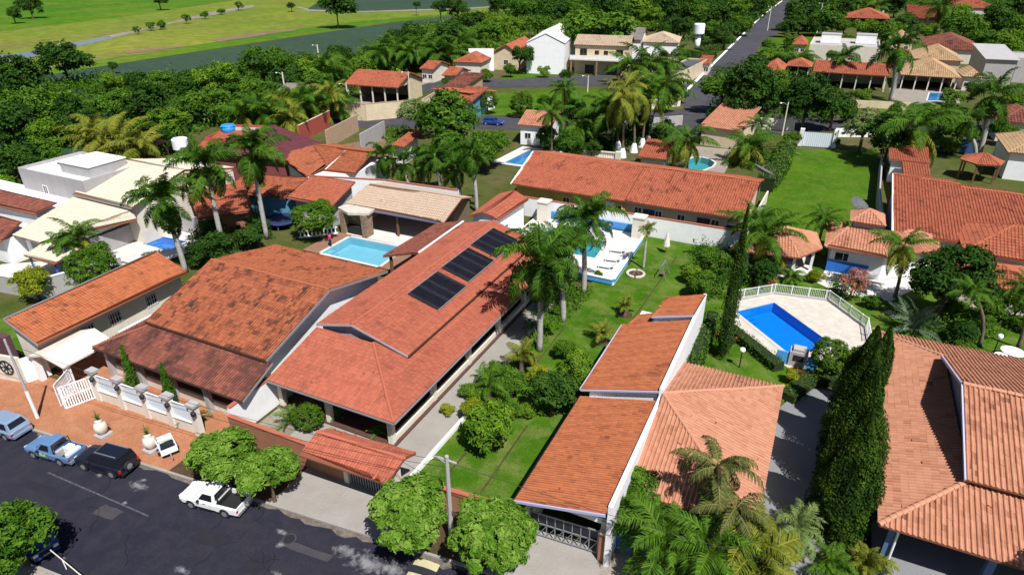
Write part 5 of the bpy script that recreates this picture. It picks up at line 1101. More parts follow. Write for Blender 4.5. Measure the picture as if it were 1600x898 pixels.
# top right estate
house('tiled_house', 'long red-roofed pavilion house with open white-columned porch at top right', (1270,112), (1390,118), 3.8, 12, 5.8, 'gx', M_OFFW, TM_RED, tile=(.45,.55), dirt=.1, open_front=True, posts=6, rz_fix=0.)
house('tiled_house', 'tan hipped villa with double eaves beside a turquoise pool', (1408,117), (1500,121), 3.6, 17, 6.8, 'hip', M_OFFW, TM_TAN, tile=(.45,.55), open_front=True, posts=5, rz_fix=0.)
house('tiled_house', 'higher tan hipped roof of the villa behind the double eaves', (1428,92), (1505,96), 5.4, 17, 8.2, 'hip', M_CREAMW, TM_TAN, tile=(.45,.55), rz_fix=0.)
house('tiled_house', 'small orange hipped roof left of the long red pavilion', (1190,110), (1224,112), 3.2, 12, 5.2, 'hip', M_OFFW, TM_RED, tile=(.45,.55), rz_fix=0.)
house('garden_kiosk', 'tiny orange kiosk roof beside a blue pool cover at top right', (1228,103), (1268,105), 3.0, 9, 4.6, 'hip', M_WOOD, TM_RED, tile=(.45,.55), open_front=True, posts=3, rz_fix=0., cat='kiosk')
house('flat_roofed_house', 'low white flat-roofed building behind the red pavilion house', (1265,72), (1375,76), 4.0, 22, 0, 'flat', M_OFFW, M_GREYW, rz_fix=0., flat_h=.9)
for i, (a, b) in enumerate(((1300, 54), (1355, 55))):
    g = G(a, b, 6.5); t = thing('roof_tank', ('left', 'right')[i]+' white tank box on the low flat-roofed building', 'roof tank', (g.x, g.y, 3.9)); MB().box(g.x-3,g.x+3,g.y-2,g.y+3,3.9,6.6).build('tank', M_WHITE, t); MB().box(g.x-3.1,g.x+3.1,g.y-2.1,g.y+3.1,6.6,6.8).build('lid', M_GREYW, t)
house('flat_roofed_house', 'grey angular modern house at the top right corner', (1540,92), (1585,90), 6.5, 16, 8.5, 'mb', M_GREYW, M_GREYW, tile=(0,0), rz_fix=rad(6))
house('flat_roofed_house', 'pale grey box house cut by the right edge', (1592,92), (1650,94), 6.0, 14, 0, 'flat', M_GREYW, M_GREYW, rz_fix=rad(6))
house('tiled_house', 'brown-red roof behind the tan villa at top right', (1448,76), (1540,82), 4.0, 30, 7.0, 'hip', M_OFFW, TM_DARK, tile=(.5,.6), rz_fix=0.)
house('tiled_house', 'red hipped roof house among the palms near the top edge', (1320,28), (1390,30), 4.0, 26, 7.5, 'hip', M_OFFW, TM_RED, tile=(.55,.7), open_front=True, posts=4, rz_fix=0.)
house('tiled_house', 'orange-red roof house behind a leaning palm near the top edge', (1420,30), (1470,32), 4.5, 40, 8.0, 'mb', M_CREAMW, TM_RED, tile=(.55,.7), rz_fix=0.)
house('tiled_house', 'dark red roof house touching the top edge at right', (1485,12), (1560,14), 4.5, 40, 9.0, 'hip', M_OFFW, TM_RED, tile=(.6,.8), rz_fix=0.)
house('tiled_house', 'pale peach gable among the trees at the very top right', (1300,3), (1345,4), 5.0, 30, 9.0, 'gy', M_OFFW, TM_CREAM, tile=(.6,.8), rz_fix=0.)
# small ones in the left trees
house('flat_roofed_house', 'flat concrete roof with a blue tank near the wine-red roof', (320,217), (400,207), 4.4, 9, 0, 'flat', M_REDW, M_FIBRO, rz_fix=rad(18))
house('tiled_house', 'small orange roof left of the wine-red roof', (300,232), (352,242), 3.6, 8, 4.6, 'mb', M_OFFW, TM_RED, tile=(.4,.5), rz_fix=rad(12))
house('low_house', 'small grey and orange roofed house among the far palms', (428,146), (482,140), 3.0, 8, 3.8, 'mb', M_GREYW, TM_GREYT, tile=(.5,.6), rz_fix=rad(22), wins=(('f',.3,1.4,1.1,1.),('f',.7,1.4,1.1,1.)))
wall_thing('boundary_wall', 'red painted yard wall behind the L-shaped orange house', [G(470,222),G(517,197)], 3.0, M_REDW, .25, cap=M_CREAMW)
wall_thing('boundary_wall', 'bare pinkish block wall of the yard beside the big tree', [G(512,232),G(560,205)], 3.2, M_BRICKW, .25)
wall_thing('boundary_wall', 'grey bare block wall right of the pinkish yard wall', [G(565,236),G(602,214)], 3.0, M_GREYW, .25)

# more roofs among the far trees
for i, (a, b, ze, D, zr, rf, wm, tmm, lab) in enumerate((
    ((690,118),(722,116),3.2,9,4.6,'gx',M_OFFW,TM_RED,'small red gable behind the long cream wall'),
    ((655,108),(688,106),3.4,10,4.8,'gx',M_OFFW,TM_RED,'low orange roof right of the open red shed'),
    ((1012,96),(1052,98),3.4,10,4.6,'hip',M_WHITE,TM_CREAM,'small beige hipped annex before the white hipped house'),
    ((1090,100),(1112,98),3.0,9,4.2,'mb',M_OFFW,TM_RED,'little orange shed by the hedge rows'),
    ((1240,70),(1262,70),3.2,14,5.0,'hip',M_OFFW,TM_RED,'small red hipped roof behind the orange kiosk'),
    ((1392,62),(1430,63),4.0,18,6.2,'hip',M_CREAMW,TM_TAN,'small tan hipped roof behind the very tall royal palm'),
    ((1400,88),(1424,90),3.4,10,4.8,'gx',M_OFFW,TM_RED,'red gable between the pavilion and the tan villa'),
    ((1505,120),(1540,124),3.4,10,5.0,'hip',M_OFFW,TM_TAN,'tan garden roof right of the tan villa'),
    ((1350,12),(1385,13),4.0,24,7.0,'hip',M_OFFW,TM_RED,'red hipped roof at the top edge left of the dark red one'),
    ((1570,20),(1625,22),4.0,24,7.0,'hip',M_OFFW,TM_RED,'red roof in the top right corner'),
    ((1560,190),(1640,196),3.6,12,5.4,'hip',M_OFFW,TM_DARK,'brown-red roof behind the tall dark palms at right'),
    ((610,228),(640,226),3.0,6,3.8,'mb',M_WHITE,TM_RED,'small red lean-to in the yard by the big tree'))):
    house('tiled_house', lab, a, b, ze, D, zr, rf, wm, tmm, tile=(.5,.6), rz_fix=rad(4), wins=(('f',.3,1.3,1.1,1.),('f',.7,1.3,1.1,1.)), seed=200+i)
wall_thing('boundary_wall', 'white wall along the far side of the cross street', [G(960,176),G(1062,166)], 2.0, M_OFFW, .3)
wall_thing('boundary_wall', 'cream wall before the long red pavilion garden', [G(1335,168),G(1420,172)], 1.6, M_CREAMW, .3)
# ================================================================== pools
def pool(label, key, liner, tint, zd=.15, depth_=1.0, coping=M_WHITEDECK, steps=False):
    pts = POOL[key]; n = len(pts); cx = sum(p[0] for p in pts)/n; cy = sum(p[1] for p in pts)/n
    if sum(pts[i][0]*pts[(i+1)%n][1]-pts[(i+1)%n][0]*pts[i][1] for i in range(n)) < 0: pts = pts[::-1]
    t = thing('swimming_pool', label, 'swimming pool', (cx, cy, 0)); mb = MB()
    mb.quad(*[(p[0], p[1], zd-depth_) for p in pts])
    for i in range(n):
        a, b = pts[i], pts[(i+1) % n]; mb.quad((b[0],b[1],zd-depth_),(a[0],a[1],zd-depth_),(a[0],a[1],zd-.01),(b[0],b[1],zd-.01))
    mb.build('basin', liner, t)
    MB().quad(*[(p[0], p[1], zd-.08) for p in pts]).build('water', water_mat('pool_water_'+key, tint), t)
    mc = MB()
    for i in range(n):
        a, b = Vector((*pts[i], 0)), Vector((*pts[(i+1) % n], 0)); d = (b-a).normalized(); o = Vector((d.y, -d.x, 0))
        MB().prism([a+o*.003, b+o*.003, b+o*.35, a+o*.35], zd-.02, zd+.035+.001*i).build('coping', coping, t)
    if len(pts) == 4:
        p0, p1, p3 = [Vector((*pts[k], 0)) for k in (0, 1, 3)]; u = (p1-p0).normalized(); v = (p3-p0).normalized()
        for k in range(3): w_ = .35*(3-k); MB().prism([p0+u*.01+v*.01, p0+u*(w_+.4)+v*.01, p0+u*(w_+.4)+v*1.6, p0+u*.01+v*1.6], zd-depth_+.01+.25*k, zd-depth_+.25*(k+1)).build('step', liner, t)
        q = p1*.5+Vector((*pts[2], 0))*.5
        for k in (-.25, .25): MB().tube([q+v*k+Vector((0,0,zd-.6)), q+v*k+Vector((0,0,zd+.7)), q+v*k+u*.35+Vector((0,0,zd+.75)), q+v*k+u*.45+Vector((0,0,zd))], .03, 6).build('ladder_rail', M_ALU, t)
    return t
M_LB = mat('pool_liner_blue', (.003, .235, .58), .5, (.006, .27, .64), 1.5); M_LP = mat('pool_liner_pale', (.22, .44, .52), .5, (.26, .48, .55), 1.2)
M_LT = mat('pool_liner_teal', (.06, .30, .34), .5, (.09, .35, .38), 1.2); M_LC = mat('pool_liner_cyan', (.05, .24, .44), .5, (.08, .29, .48), 1.)
pool('deep blue rectangular pool inside the white railing', 'right', M_LB, (.55, .80, .98), coping=M_STONEDECK)
pool('pale aqua pool in front of the cream pavilion', 'pale', M_LP, (.75, .92, .97), .155)
pool('small angular blue pool behind the long orange house', 'left', M_LB, (.6, .85, .98), .14)
pool('teal pool on the raised white deck behind the salmon house', 'court', M_LT, (.6, .88, .9), .42)
pool('sky blue pool behind the left end of the red row roof', 'back', M_LC, (.75, .92, .98), .10)
pool('teal rounded pool beneath the tall coconut palm behind the row house', 'teal', M_LT, (.7, .93, .92), .10)
pool('distant turquoise pool of the tan villa', 'villa', M_LC, (.7, .92, .95), .06)
sheet('pool_deck', [(-4.9,55.6),(-4.9,60.2),(-1.2,63.8),(3.7,64.6),(7.0,60.4),(7.2,57.6),(5.2,54.6),(1.4,50.4)], .151, M_STONEDECK, holes=['right'])
sheet('pool_terrace', [(-48.5,92.6),(-40.4,92.6),(-40,104),(-48,104)], .08, M_WHITEDECK, holes=['back'])
sheet('pool_terrace', [G(1062,272),G(1130,275),G(1150,235),G(1075,228)], .08, M_PAVE if 'M_PAVE' in globals() else GM_PAVE, holes=['teal'])
# raised white court with the teal pool
mb = MB()
for (a, b) in (((-31.4,58.9),(-19.4,58.9)),((-19.4,58.9),(-16.6,58.6)),((-16.6,58.6),(-17.0,71.8)),((-31.4,58.9),(-31.4,73))): mb.wallq(a, b, 0, .42, .25)
o = struct('court_edge', mb, M_WHITE)
sheet('pool_court', [(-31.4,58.9),(-19.4,58.9),(-16.6,58.6),(-17.0,72.6),(-31.4,72.6)], .421, M_WHITEDECK, holes=['court'])
M_BLUEB = mat('pool_blue_paint', (.05, .26, .62), .6, (.10, .36, .70), 2.)
wall_thing('court_wall', 'low blue and white wall along the front edge of the white pool court', [(-22.5,58.6),(-16.6,58.45)], .55, M_BLUEB, .2, cap=M_WHITE, z0=.3)
wall_thing('court_wall', 'low blue and white wall along the lawn side of the pool court', [(-16.55,58.7),(-16.9,71.6)], .5, M_BLUEB, .2, cap=M_WHITE, z0=.3)
wall_thing('court_wall', 'blue painted dado at the foot of the white boundary wall', [(-31.2,73.0),(-17.2,73.1)], .9, M_BLUEB, .16, z0=.4)
for lab, x in (('stone-clad shower pillar at the right end of the pool court', -17.6), ('stone-clad shower pillar near the rear salmon annex', -30.0)):
    t = thing('stone_pillar', lab, 'pillar', (x, 71.6, .42)); MB().box(x-.7,x+.7,71.0,72.3,.42,3.0).build('shaft', M_OFFW, t); MB().box(x-.8,x+.8,70.9,72.4,3.0,3.15).build('cap', M_OFFW, t)
for lab, x, y in (('blue bin by the left pillar of the pool court', -27.6, 71.8), ('blue bin by the right pillar of the pool court', -21.4, 71.8)):
    t = thing('bin', lab, 'bin', (x, y, .42)); MB().lathe([(.42,0),(.5,1.0)], (x,y,.42), 10).build('body', M_DEEPBLUE, t); MB().lathe([(.54,0),(.4,.16)], (x,y,1.42), 10).build('lid', M_DMETAL, t)
for i, (x, y, a) in enumerate(((-18.4,66.2,.1),(-18.2,63.6,.15),(-18.3,61.6,.05))):
    t = thing('sun_lounger', ('farthest','middle','nearest')[i]+' white sun lounger on the white pool court', 'sun lounger', (x, y, .42), a)
    MB().slab([(-.9,-.3,.32),(.4,-.3,.32),(.4,.3,.32),(-.9,.3,.32)], .06).build('seat', M_PLASTICW, t, local=True); MB().slab([(.4,-.3,.32),(1.0,-.3,.75),(1.0,.3,.75),(.4,.3,.32)], .06).build('backrest', M_PLASTICW, t, local=True)
    for q in ((-.8,-.25),(-.8,.25),(.4,-.25),(.4,.25)): MB().box(q[0]-.03,q[0]+.03,q[1]-.03,q[1]+.03,0,.3).build('leg', M_PLASTICW, t, local=True)
# railing round the deep blue pool
t = thing('pool_railing', 'white baluster railing curving round the deep blue pool deck', 'railing', (-4.9, 60.2, .15))
rl = [(-5.0,58.0),(-5.0,60.4),(-1.2,64.0),(3.8,64.8),(7.2,60.4),(7.4,57.4)]
for a, b in zip(rl[:-1], rl[1:]):
    a, b = Vector((*a, 0)), Vector((*b, 0)); d = b-a; n = int(d.length/.16); mb = MB()
    for i in range(1, n): p = a+d*i/n; mb.box(p.x-.012,p.x+.012,p.y-.012,p.y+.012,.25,1.15)
    o = MB().bar(a+Vector((0,0,1.2)), b+Vector((0,0,1.2)), .05, .04); o.bar(a+Vector((0,0,.25)), b+Vector((0,0,.25)), .05, .05); o = o.build('rail_panel', M_PLASTICW, t); mb.build('balusters', M_PLASTICW, o)
    for k in range(int(d.length/1.6)+1): p = a+d*min(1, k*1.6/d.length); MB().box(p.x-.04,p.x+.04,p.y-.04,p.y+.04,.15,1.28).build('post', M_PLASTICW, t)
wall_thing('retaining_wall', 'low stone retaining edge below the curved white railing', rl[1:], .3, M_GREYW, .3, z0=0.)
# barbecue with blue sides
t = thing('barbecue', 'grey stone barbecue flanked by bright blue panels at the pool corner', 'barbecue', (1.9, 51.2, .15))
MB().box(1.2,2.6,50.9,51.9,.15,1.5).build('hearth', M_GREYW, t); MB().box(1.4,2.4,51.0,51.8,1.5,1.75).build('chimney', M_GREYW, t); MB().box(1.5,2.3,50.87,50.9,.7,1.25).build('fire_opening', M_INT, t)
MB().box(.2,1.18,51.0,51.15,.15,1.3).build('side_panel', M_BLUEB, t); MB().box(2.62,3.4,50.9,51.05,.15,1.3).build('side_panel', M_BLUEB, t)

# ================================================================== street front of the weathered house
M_FENCEW = mat('fence_white', (.72, .68, .62), .8, (.60, .56, .5), 1.5)
fx = [(-46.4,22.75),(-43.7,22.85),(-41.1,22.95),(-38.6,23.05),(-36.1,23.15)]
t = thing('front_fence', 'white front fence with stone-capped pillars and pale metal panels', 'fence', (-46.4, 22.8, .14))
for i, p in enumerate(fx):
    pl = MB().box(p[0]-.28,p[0]+.28,p[1]-.22,p[1]+.22,.14,2.7).build('pillar', M_FENCEW, t); MB().box(p[0]-.4,p[0]+.4,p[1]-.32,p[1]+.32,2.7,2.9).build('cap', M_GREYW, pl)
    l = MB().lathe([(.05,0),(.16,.08),(.19,.3),(.06,.46)], (p[0]+.35,p[1]-.36,2.1), 8).build('lantern', M_DMETAL, pl)
for a, b in zip(fx[:-1], fx[1:]):
    MB().wallq((a[0]+.28,a[1]),(b[0]-.28,b[1]),.14,1.15,.2).build('plinth', M_OFFW, t); MB().wallq((a[0]+.28,a[1]-.05),(b[0]-.28,b[1]-.05),1.151,1.2,.3).build('plinth_cap', M_PLASTICW, t)
    pn = MB().bar((a[0]+.3,a[1],2.45),(b[0]-.3,b[1],2.45),.06).bar((a[0]+.3,a[1],1.26),(b[0]-.3,b[1],1.26),.06).build('panel_frame', M_PLASTICW, t)
    for k in range(9): MB().bar((a[0]+.4+(b[0]-a[0]-.8)*k/8,a[1],1.26),(a[0]+.4+(b[0]-a[0]-.8)*k/8,b[1],2.45),.17,.03).build('slat', mat('pale_blue_metal', (.55,.60,.68), .5), pn)
# white entrance canopy
t = thing('entrance_canopy', 'white gabled entrance canopy between the long house and the fence', 'canopy', (-50.5, 23, .14))
a = [(-53.2,21.9,2.55),(-49.3,22.3,2.55),(-49.6,26.2,2.55),(-53.4,25.8,2.55)]
MB().slab([(-53.4,22.0,2.5),(-51.4,22.1,3.15),(-51.5,26.6,3.15),(-53.5,26.4,2.5)], .14).build('roof_slope', M_OFFW, t); MB().slab([(-51.4,22.1,3.15),(-49.3,22.3,2.5),(-49.4,26.6,2.5),(-51.5,26.6,3.15)], .14).build('roof_slope', M_OFFW, t)
for p in ((-53.1,22.4),(-49.7,22.7),(-53.1,26.1),(-49.8,26.2)): MB().box(p[0]-.2,p[0]+.2,p[1]-.2,p[1]+.2,.14,2.45).build('post', M_WHITE, t)
# open white gates
for lab, p, a in (('white metal gate leaf swung open towards the street', (-49.4,22.6), rad(-58)), ('white metal gate leaf swung open beside the first pillar', (-46.9,22.7), rad(-112))):
    t = thing('gate_leaf', lab, 'gate', (p[0], p[1], .2), a, group='open gate leaves')
    for q in (((0,0,0),(2.1,0,0)),((0,0,1.9),(2.1,0,1.9)),((0,0,0),(0,0,1.9)),((2.1,0,0),(2.1,0,1.9)),((0,0,.95),(2.1,0,.95))): MB().bar(*q, .07).build('frame_bar', M_PLASTICW, t, local=True)
    for k in range(12): MB().bar((.17*k+.12,0,.03),(.17*k+.12,0,1.87),.1,.02).build('slat', M_PLASTICW, t, local=True)
wall_thing('lot_wall', 'cream wall with an iron wheel ornament at the far left of the paving', [(-57.2,20.9),(-53.9,21.6)], 2.4, M_OFFW, .22, z0=.1)
wall_thing('lot_wall', 'short white wall joining the wheel wall to the entrance canopy', [(-53.9,21.6),(-53.3,23.2)], 2.2, M_WHITE, .22, z0=.1)
t = thing('wheel_ornament', 'dark iron wagon wheel ornament hung on the cream wall', 'ornament', (-55.2, 21.15, 1.0))
mb = MB(); c = Vector((-55.2,21.16,1.45)); ux = Vector((.978,.207,0)); pth = [c+ux*math.cos(k*.3491)*.62+Vector((0,0,1))*math.sin(k*.3491)*.62 for k in range(19)]; mb.tube(pth, .06, 6, False); mb.build('rim', M_DMETAL, t)
for k in range(8): MB().bar(c, c+ux*math.cos(k*.785)*.6+Vector((0,0,1))*math.sin(k*.785)*.6, .05).build('spoke', M_DMETAL, t)
MB().lathe([(.12,-.05),(.12,.1)], tuple(c), 8).build('hub', M_DMETAL, t)
# pots and trailer
for lab, px, py in (('white amphora pot with a dry plant nearest the black car', 162, 680), ('white amphora pot beside the small white trailer', 238, 703)):
    g = G(px, py, .14); t = thing('plant_pot', lab, 'plant pot', tuple(g), group='pots on the pavement')
    MB().prism([(g.x-.45,g.y-.45),(g.x+.45,g.y-.45),(g.x+.45,g.y+.45),(g.x-.45,g.y+.45)], .14, .34).build('plinth', M_GREYW, t)
    MB().lathe([(.16,0),(.36,.25),(.46,.6),(.36,.95),(.2,1.1),(.26,1.18)], (g.x,g.y,.34), 14).build('pot', M_OFFW, t, smooth=True)
    for k in range(6):
        f = link(bpy.data.objects.new('leaf', FR['spiky'][k % 2]), t); f.location = (0,0,1.3); f.rotation_euler = (0,-.4,k*1.05+px); f.scale = (.55,)*3
    MB().tube([(g.x,g.y,1.4),(g.x-.08,g.y,1.9),(g.x-.2,g.y+.05,2.3)], [.05,.04,.02], 6).build('stem', M_BARK, t)
g = G(263, 705, .14)
t = thing('handcart', 'small white box trailer with dark load on the terracotta pavement', 'trailer', tuple(g), rad(-25))
MB().box(-.8,.8,-.5,.5,.42,.5).build('bed', M_GREYM, t, local=True)
for q in ((-.8,.8,-.53,-.48),(-.8,.8,.48,.53),(-.85,-.79,-.53,.53),(.79,.85,-.53,.53),(-.08,-.02,-.48,.48)): MB().box(*q,.42,.85).build('side', M_PLASTICW, t, local=True)
MB().box(.1,.7,-.4,.4,.5,.95).build('load', M_DMETAL, t, local=True); MB().bar((-.2,-.3,.9),(.25,.4,1.15),.1).build('plank', M_OFFW, t, local=True)
for y in (-.58,.58): MB().tube([(0,y-.07,.25),(0,y+.07,.25)], .25, 12).build('wheel', M_DMETAL, t, local=True)
MB().bar((.85,0,.45),(1.5,0,.4),.06).build('tow_bar', M_GREYM, t, local=True)

# ================================================================== vehicles
M_TYRE = mat('tyre', (.02,.02,.022), .85); M_RIM = mat('rim', (.55,.56,.58), .35, metal=.7); M_CARG = mat('car_glass', (.010,.013,.018), .08, spec=.6)
M_RLAMP = mat('tail_lamp', (.45,.015,.015), .3); M_HLAMP = mat('head_lamp', (.75,.76,.78), .15); M_BUMP = mat('bumper_black', (.02,.02,.022), .6)
def paint(name, c, metal=.0): return mat(name, c, .28, metal=metal, spec=.6)
def vehicle(lab, cat, name, pos, rz, L, Wd, H, col, kindv, wb):
    t = thing(name, lab, cat, (pos[0], pos[1], .02), rz); hw = Wd/2; f = L/2; bz = H*.60; hz = H*.56
    # lower body: lofted rings along x
    cabF, cabR = {'pickup': (.20*L, -.14*L), 'suv': (.20*L, -.49*L), 'hatch': (.22*L, -.48*L)}[kindv]
    end = cabR-.02 if kindv == 'pickup' else -f
    st = [(f, .80, hz-.22), (f-.06, .90, hz-.10), (f-.3, .97, hz-.04), (cabF+.25, 1., bz-.02), (cabF-.2, 1., bz), (0, 1., bz), (cabR+.1, 1., bz)]
    st += [(end, 1., bz)] if kindv == 'pickup' else [(-f+.12, .98, bz-.01), (-f, .90, bz-.12)]
    mb = MB(); rings = []
    for x, k, zt in st:
        h = hw*k; low = .24 if abs(x) < f-.1 else .34
        r = [(x,-h*.90,low),(x,-h,low+.16),(x,-h*1.0,zt-.14),(x,-h*.93,zt-.02),(x,-h*.5,zt+.025),(x,h*.5,zt+.025),(x,h*.93,zt-.02),(x,h*1.0,zt-.14),(x,h,low+.16),(x,h*.90,low)]
        rings.append(r)
    n = 10; vs = [p for r in rings for p in r]; fs = []
    for i in range(len(rings)-1):
        for j in range(n): fs.append((i*n+j, i*n+(j+1) % n, (i+1)*n+(j+1) % n, (i+1)*n+j))
    fs += [tuple(range(n))[::-1], tuple(range((len(rings)-1)*n, len(rings)*n))]
    mb.add(vs, [q[::-1] for q in fs]); body = mb.build('body', col, t, local=True, smooth=False)
    # cabin
    tf, tr = cabF-.32*H-.05, cabR+(.10 if kindv == 'pickup' else (.12 if kindv == 'suv' else .34)); yb, yt = hw*.92, hw*.74; zr = H
    b0 = bz-.02
    P = [(cabF,-yb,b0),(cabF,yb,b0),(cabR,yb,b0),(cabR,-yb,b0),(tf,-yt,zr-.05),(tf,yt,zr-.05),(tr,yt,zr-.05),(tr,-yt,zr-.05),(tf-.12,-yt*.86,zr),(tf-.12,yt*.86,zr),(tr+.12,yt*.86,zr),(tr+.12,-yt*.86,zr)]
    MB().add(P, [(0,1,5,4),(1,2,6,5),(2,3,7,6),(3,0,4,7),(4,5,9,8),(5,6,10,9),(6,7,11,10),(7,4,8,11),(8,9,10,11)]).build('cabin', col, t, local=True)
    def pane(name, q, s0=.1, s1=.9, t0=.16, t1=.92):
        A, B, C2, D = [Vector(k) for k in q]; nrm = (B-A).cross(D-A).normalized(); c0 = Vector((0,0,b0+.2))
        if nrm.dot((A+B+C2+D)/4-c0) < 0: nrm = -nrm
        at = lambda u, v: (A*(1-u)+B*u)*(1-v)+(D*(1-u)+C2*u)*v
        k = [at(s0,t0)+nrm*.012, at(s1,t0)+nrm*.012, at(s1,t1)+nrm*.012, at(s0,t1)+nrm*.012]
        k2 = [q_-nrm*.03 for q_ in k]
        MB().add(k+k2, [(0,1,2,3),(7,6,5,4),(0,4,5,1),(1,5,6,2),(2,6,7,3),(3,7,4,0)]).build(name, M_CARG, t, local=True)
    pane('windscreen', (P[0],P[1],P[5],P[4]), .06, .94); pane('rear_window', (P[2],P[3],P[7],P[6]), .08, .92, .25)
    for s_ in ((P[1],P[2],P[6],P[5]), (P[0],P[3],P[7],P[4])):
        if kindv == 'pickup': pane('side_window', s_, .14, .86)
        else: pane('side_window', s_, .08, .46); pane('side_window', s_, .50, .90)
    if kindv == 'pickup':
        zb = bz-.02; x1, x0 = end-.02, -f
        MB().box(x0+.05,x1,-hw*.9,hw*.9,.42,.50).build('bed_floor', M_BUMP, t, local=True)
        for s_ in (-1, 1): MB().add([(x1,s_*hw*.86,.3),(x1,s_*hw,.36),(x1,s_*hw,zb-.1),(x1,s_*hw*.93,zb),(x1,s_*hw*.86,zb),(x0,s_*hw*.84,.34),(x0,s_*hw*.96,.40),(x0,s_*hw*.96,zb-.1),(x0,s_*hw*.90,zb),(x0,s_*hw*.84,zb)], [(0,1,2,3,4),(9,8,7,6,5),(0,5,6,1),(1,6,7,2),(2,7,8,3),(3,8,9,4),(4,9,5,0)]).build('bed_side', col, t, local=True)
        MB().box(x0,x0+.07,-hw*.84,hw*.84,.36,zb-.01).build('tailgate', col, t, local=True); MB().box(x1-.06,x1-.005,-hw*.86,hw*.86,.4,zb).build('bulkhead', M_BUMP, t, local=True)
        MB().tube([(x1-.12,-hw*.85,zb),(x1-.16,-hw*.75,H-.02),(x1-.16,hw*.75,H-.02),(x1-.12,hw*.85,zb)], .035, 6).build('roll_bar', M_BUMP, t, local=True)
    zb = hz-.2
    MB().box(f-.04,f+.06,-hw*.82,hw*.82,.26,.48).build('front_bumper', M_BUMP if kindv != 'hatch' else col, t, local=True); MB().box(-f-.07,-f+.02,-hw*.86,hw*.86,.28,.48).build('rear_bumper', M_BUMP if kindv == 'suv' else (M_RIM if kindv == 'pickup' else col), t, local=True)
    for s_ in (-1, 1):
        MB().box(f-.08,f+.02,s_*hw*.5,s_*hw*.8,zb-.08,zb+.08).build('headlight', M_HLAMP, t, local=True); MB().box(-f-.02,-f+.08,s_*hw*.78,s_*hw*.96,.58,bz-.16).build('tail_light', M_RLAMP, t, local=True)
        MB().box(cabF-.42,cabF-.3,s_*(hw+.02),s_*(hw+.16),bz,bz+.13).build('mirror', col if kindv == 'hatch' else M_BUMP, t, local=True)
        hd = MB().box(cabF-.8,cabF-.62,s_*hw*.99,s_*hw*1.02,bz-.16,bz-.12).build('door_handle', M_BUMP, t, local=True)
    MB().box(f+.055,f+.07,-.2,.2,.34,.45).build('number_plate', M_RIM, t, local=True); MB().box(-f-.085,-f-.068,-.2,.2,.34,.45).build('number_plate', M_RIM, t, local=True)
    MB().box(f-.03,f+.03,-hw*.42,hw*.42,zb-.07,zb+.05).build('grille', M_BUMP, t, local=True); MB().box(cabF+.12,cabF+.14,-hw*.7,hw*.7,bz+.005,bz+.03).build('wiper', M_BUMP, t, local=True)
    for s_ in (-1, 1):
        for x_ in (cabF-.12, cabF-1.12): MB().box(x_-.008,x_+.008,s_*hw*.985,s_*hw*1.004,.40,bz-.06).build('door_seam', M_BUMP, t, local=True)
        MB().box(cabR+.3,cabF-.2,s_*hw*.99,s_*hw*1.012,.28,.36).build('sill_trim', M_BUMP, t, local=True)
    R = .31 if kindv != 'suv' else .33
    for x in (wb/2, -wb/2):
        for s_ in (-1, 1):
            y0, y1 = s_*(hw-.2), s_*(hw+.015); w = MB().tube([(x,y0,R),(x,y1,R)], R, 16).build('wheel', M_TYRE, t, local=True); MB().tube([(x,s_*(hw-.02),R),(x,s_*(hw+.028),R)], R*.6, 12).build('rim', M_RIM, w, local=True)
            MB().tube([(x,s_*(hw-.25),R+.02),(x,s_*(hw+.006),R+.02)], R*1.18, 16).build('wheel_arch', M_BUMP, t, local=True)
    if kindv == 'suv':
        w = MB().tube([(-f-.02,.12,.78),(-f-.2,.12,.78)], .31, 16).build('spare_wheel', M_TYRE, t, local=True); MB().tube([(-f-.19,.12,.78),(-f-.215,.12,.78)], .2, 12).build('rim', M_RIM, w, local=True)
        for s_ in (-1, 1): MB().bar((tf-.15,s_*yt*.82,zr+.03),(tr+.15,s_*yt*.82,zr+.03),.04,.05).build('roof_rail', M_RIM, t, local=True)
    return t
STR = rad(5.7)
def along(px, py, z=.5): g = G(px, py, z); return (g.x, g.y)
P_WHITE = paint('car_white', (.80,.80,.80)); P_BLUE = paint('car_blue', (.13,.25,.46), .25); P_SILB = paint('car_silver_blue', (.28,.37,.52), .3); P_BLACK = paint('car_black', (.008,.010,.022)); P_BEIGE = paint('car_dark_blue', (.02,.05,.18), .2)
vehicle('white single-cab pickup with an empty black bed parked under the street tree', 'pickup', 'parked_pickup', along(337,778), math.pi+STR+rad(3), 4.35, 1.62, 1.48, P_WHITE, 'pickup', 2.5)
t = vehicle('blue pickup with a yellow-green door emblem and load in its bed', 'pickup', 'parked_pickup', along(87,702), math.pi+STR+rad(2), 4.1, 1.58, 1.45, P_BLUE, 'pickup', 2.4)
MB().box(-.05,.45,.786,.798,.52,.74).build('door_emblem', mat('emblem_yellow', (.50,.60,.06), .5), t, local=True)
MB().box(-1.5,-1.0,-.4,.1,.5,1.05).build('load', M_PLASTICW, t, local=True); MB().box(-1.0,-.75,-.1,.55,.5,.95).build('load', M_GREYW, t, local=True); MB().box(-1.85,-1.55,-.5,.5,.5,.9).build('load', M_PLASTICW, t, local=True)
vehicle('black compact SUV with a spare wheel on its tailgate', 'SUV', 'parked_suv', along(166,718,.6), math.pi+STR+rad(2), 4.0, 1.66, 1.62, P_BLACK, 'suv', 2.4)
vehicle('silver-blue hatchback cut by the left edge', 'car', 'parked_car', along(5,664), math.pi+STR, 3.9, 1.6, 1.45, P_SILB, 'hatch', 2.4)
vehicle('dark blue car almost hidden beneath the lower-left tree', 'car', 'parked_car', along(52,836), rad(-12), 3.9, 1.6, 1.42, P_BEIGE, 'hatch', 2.4)
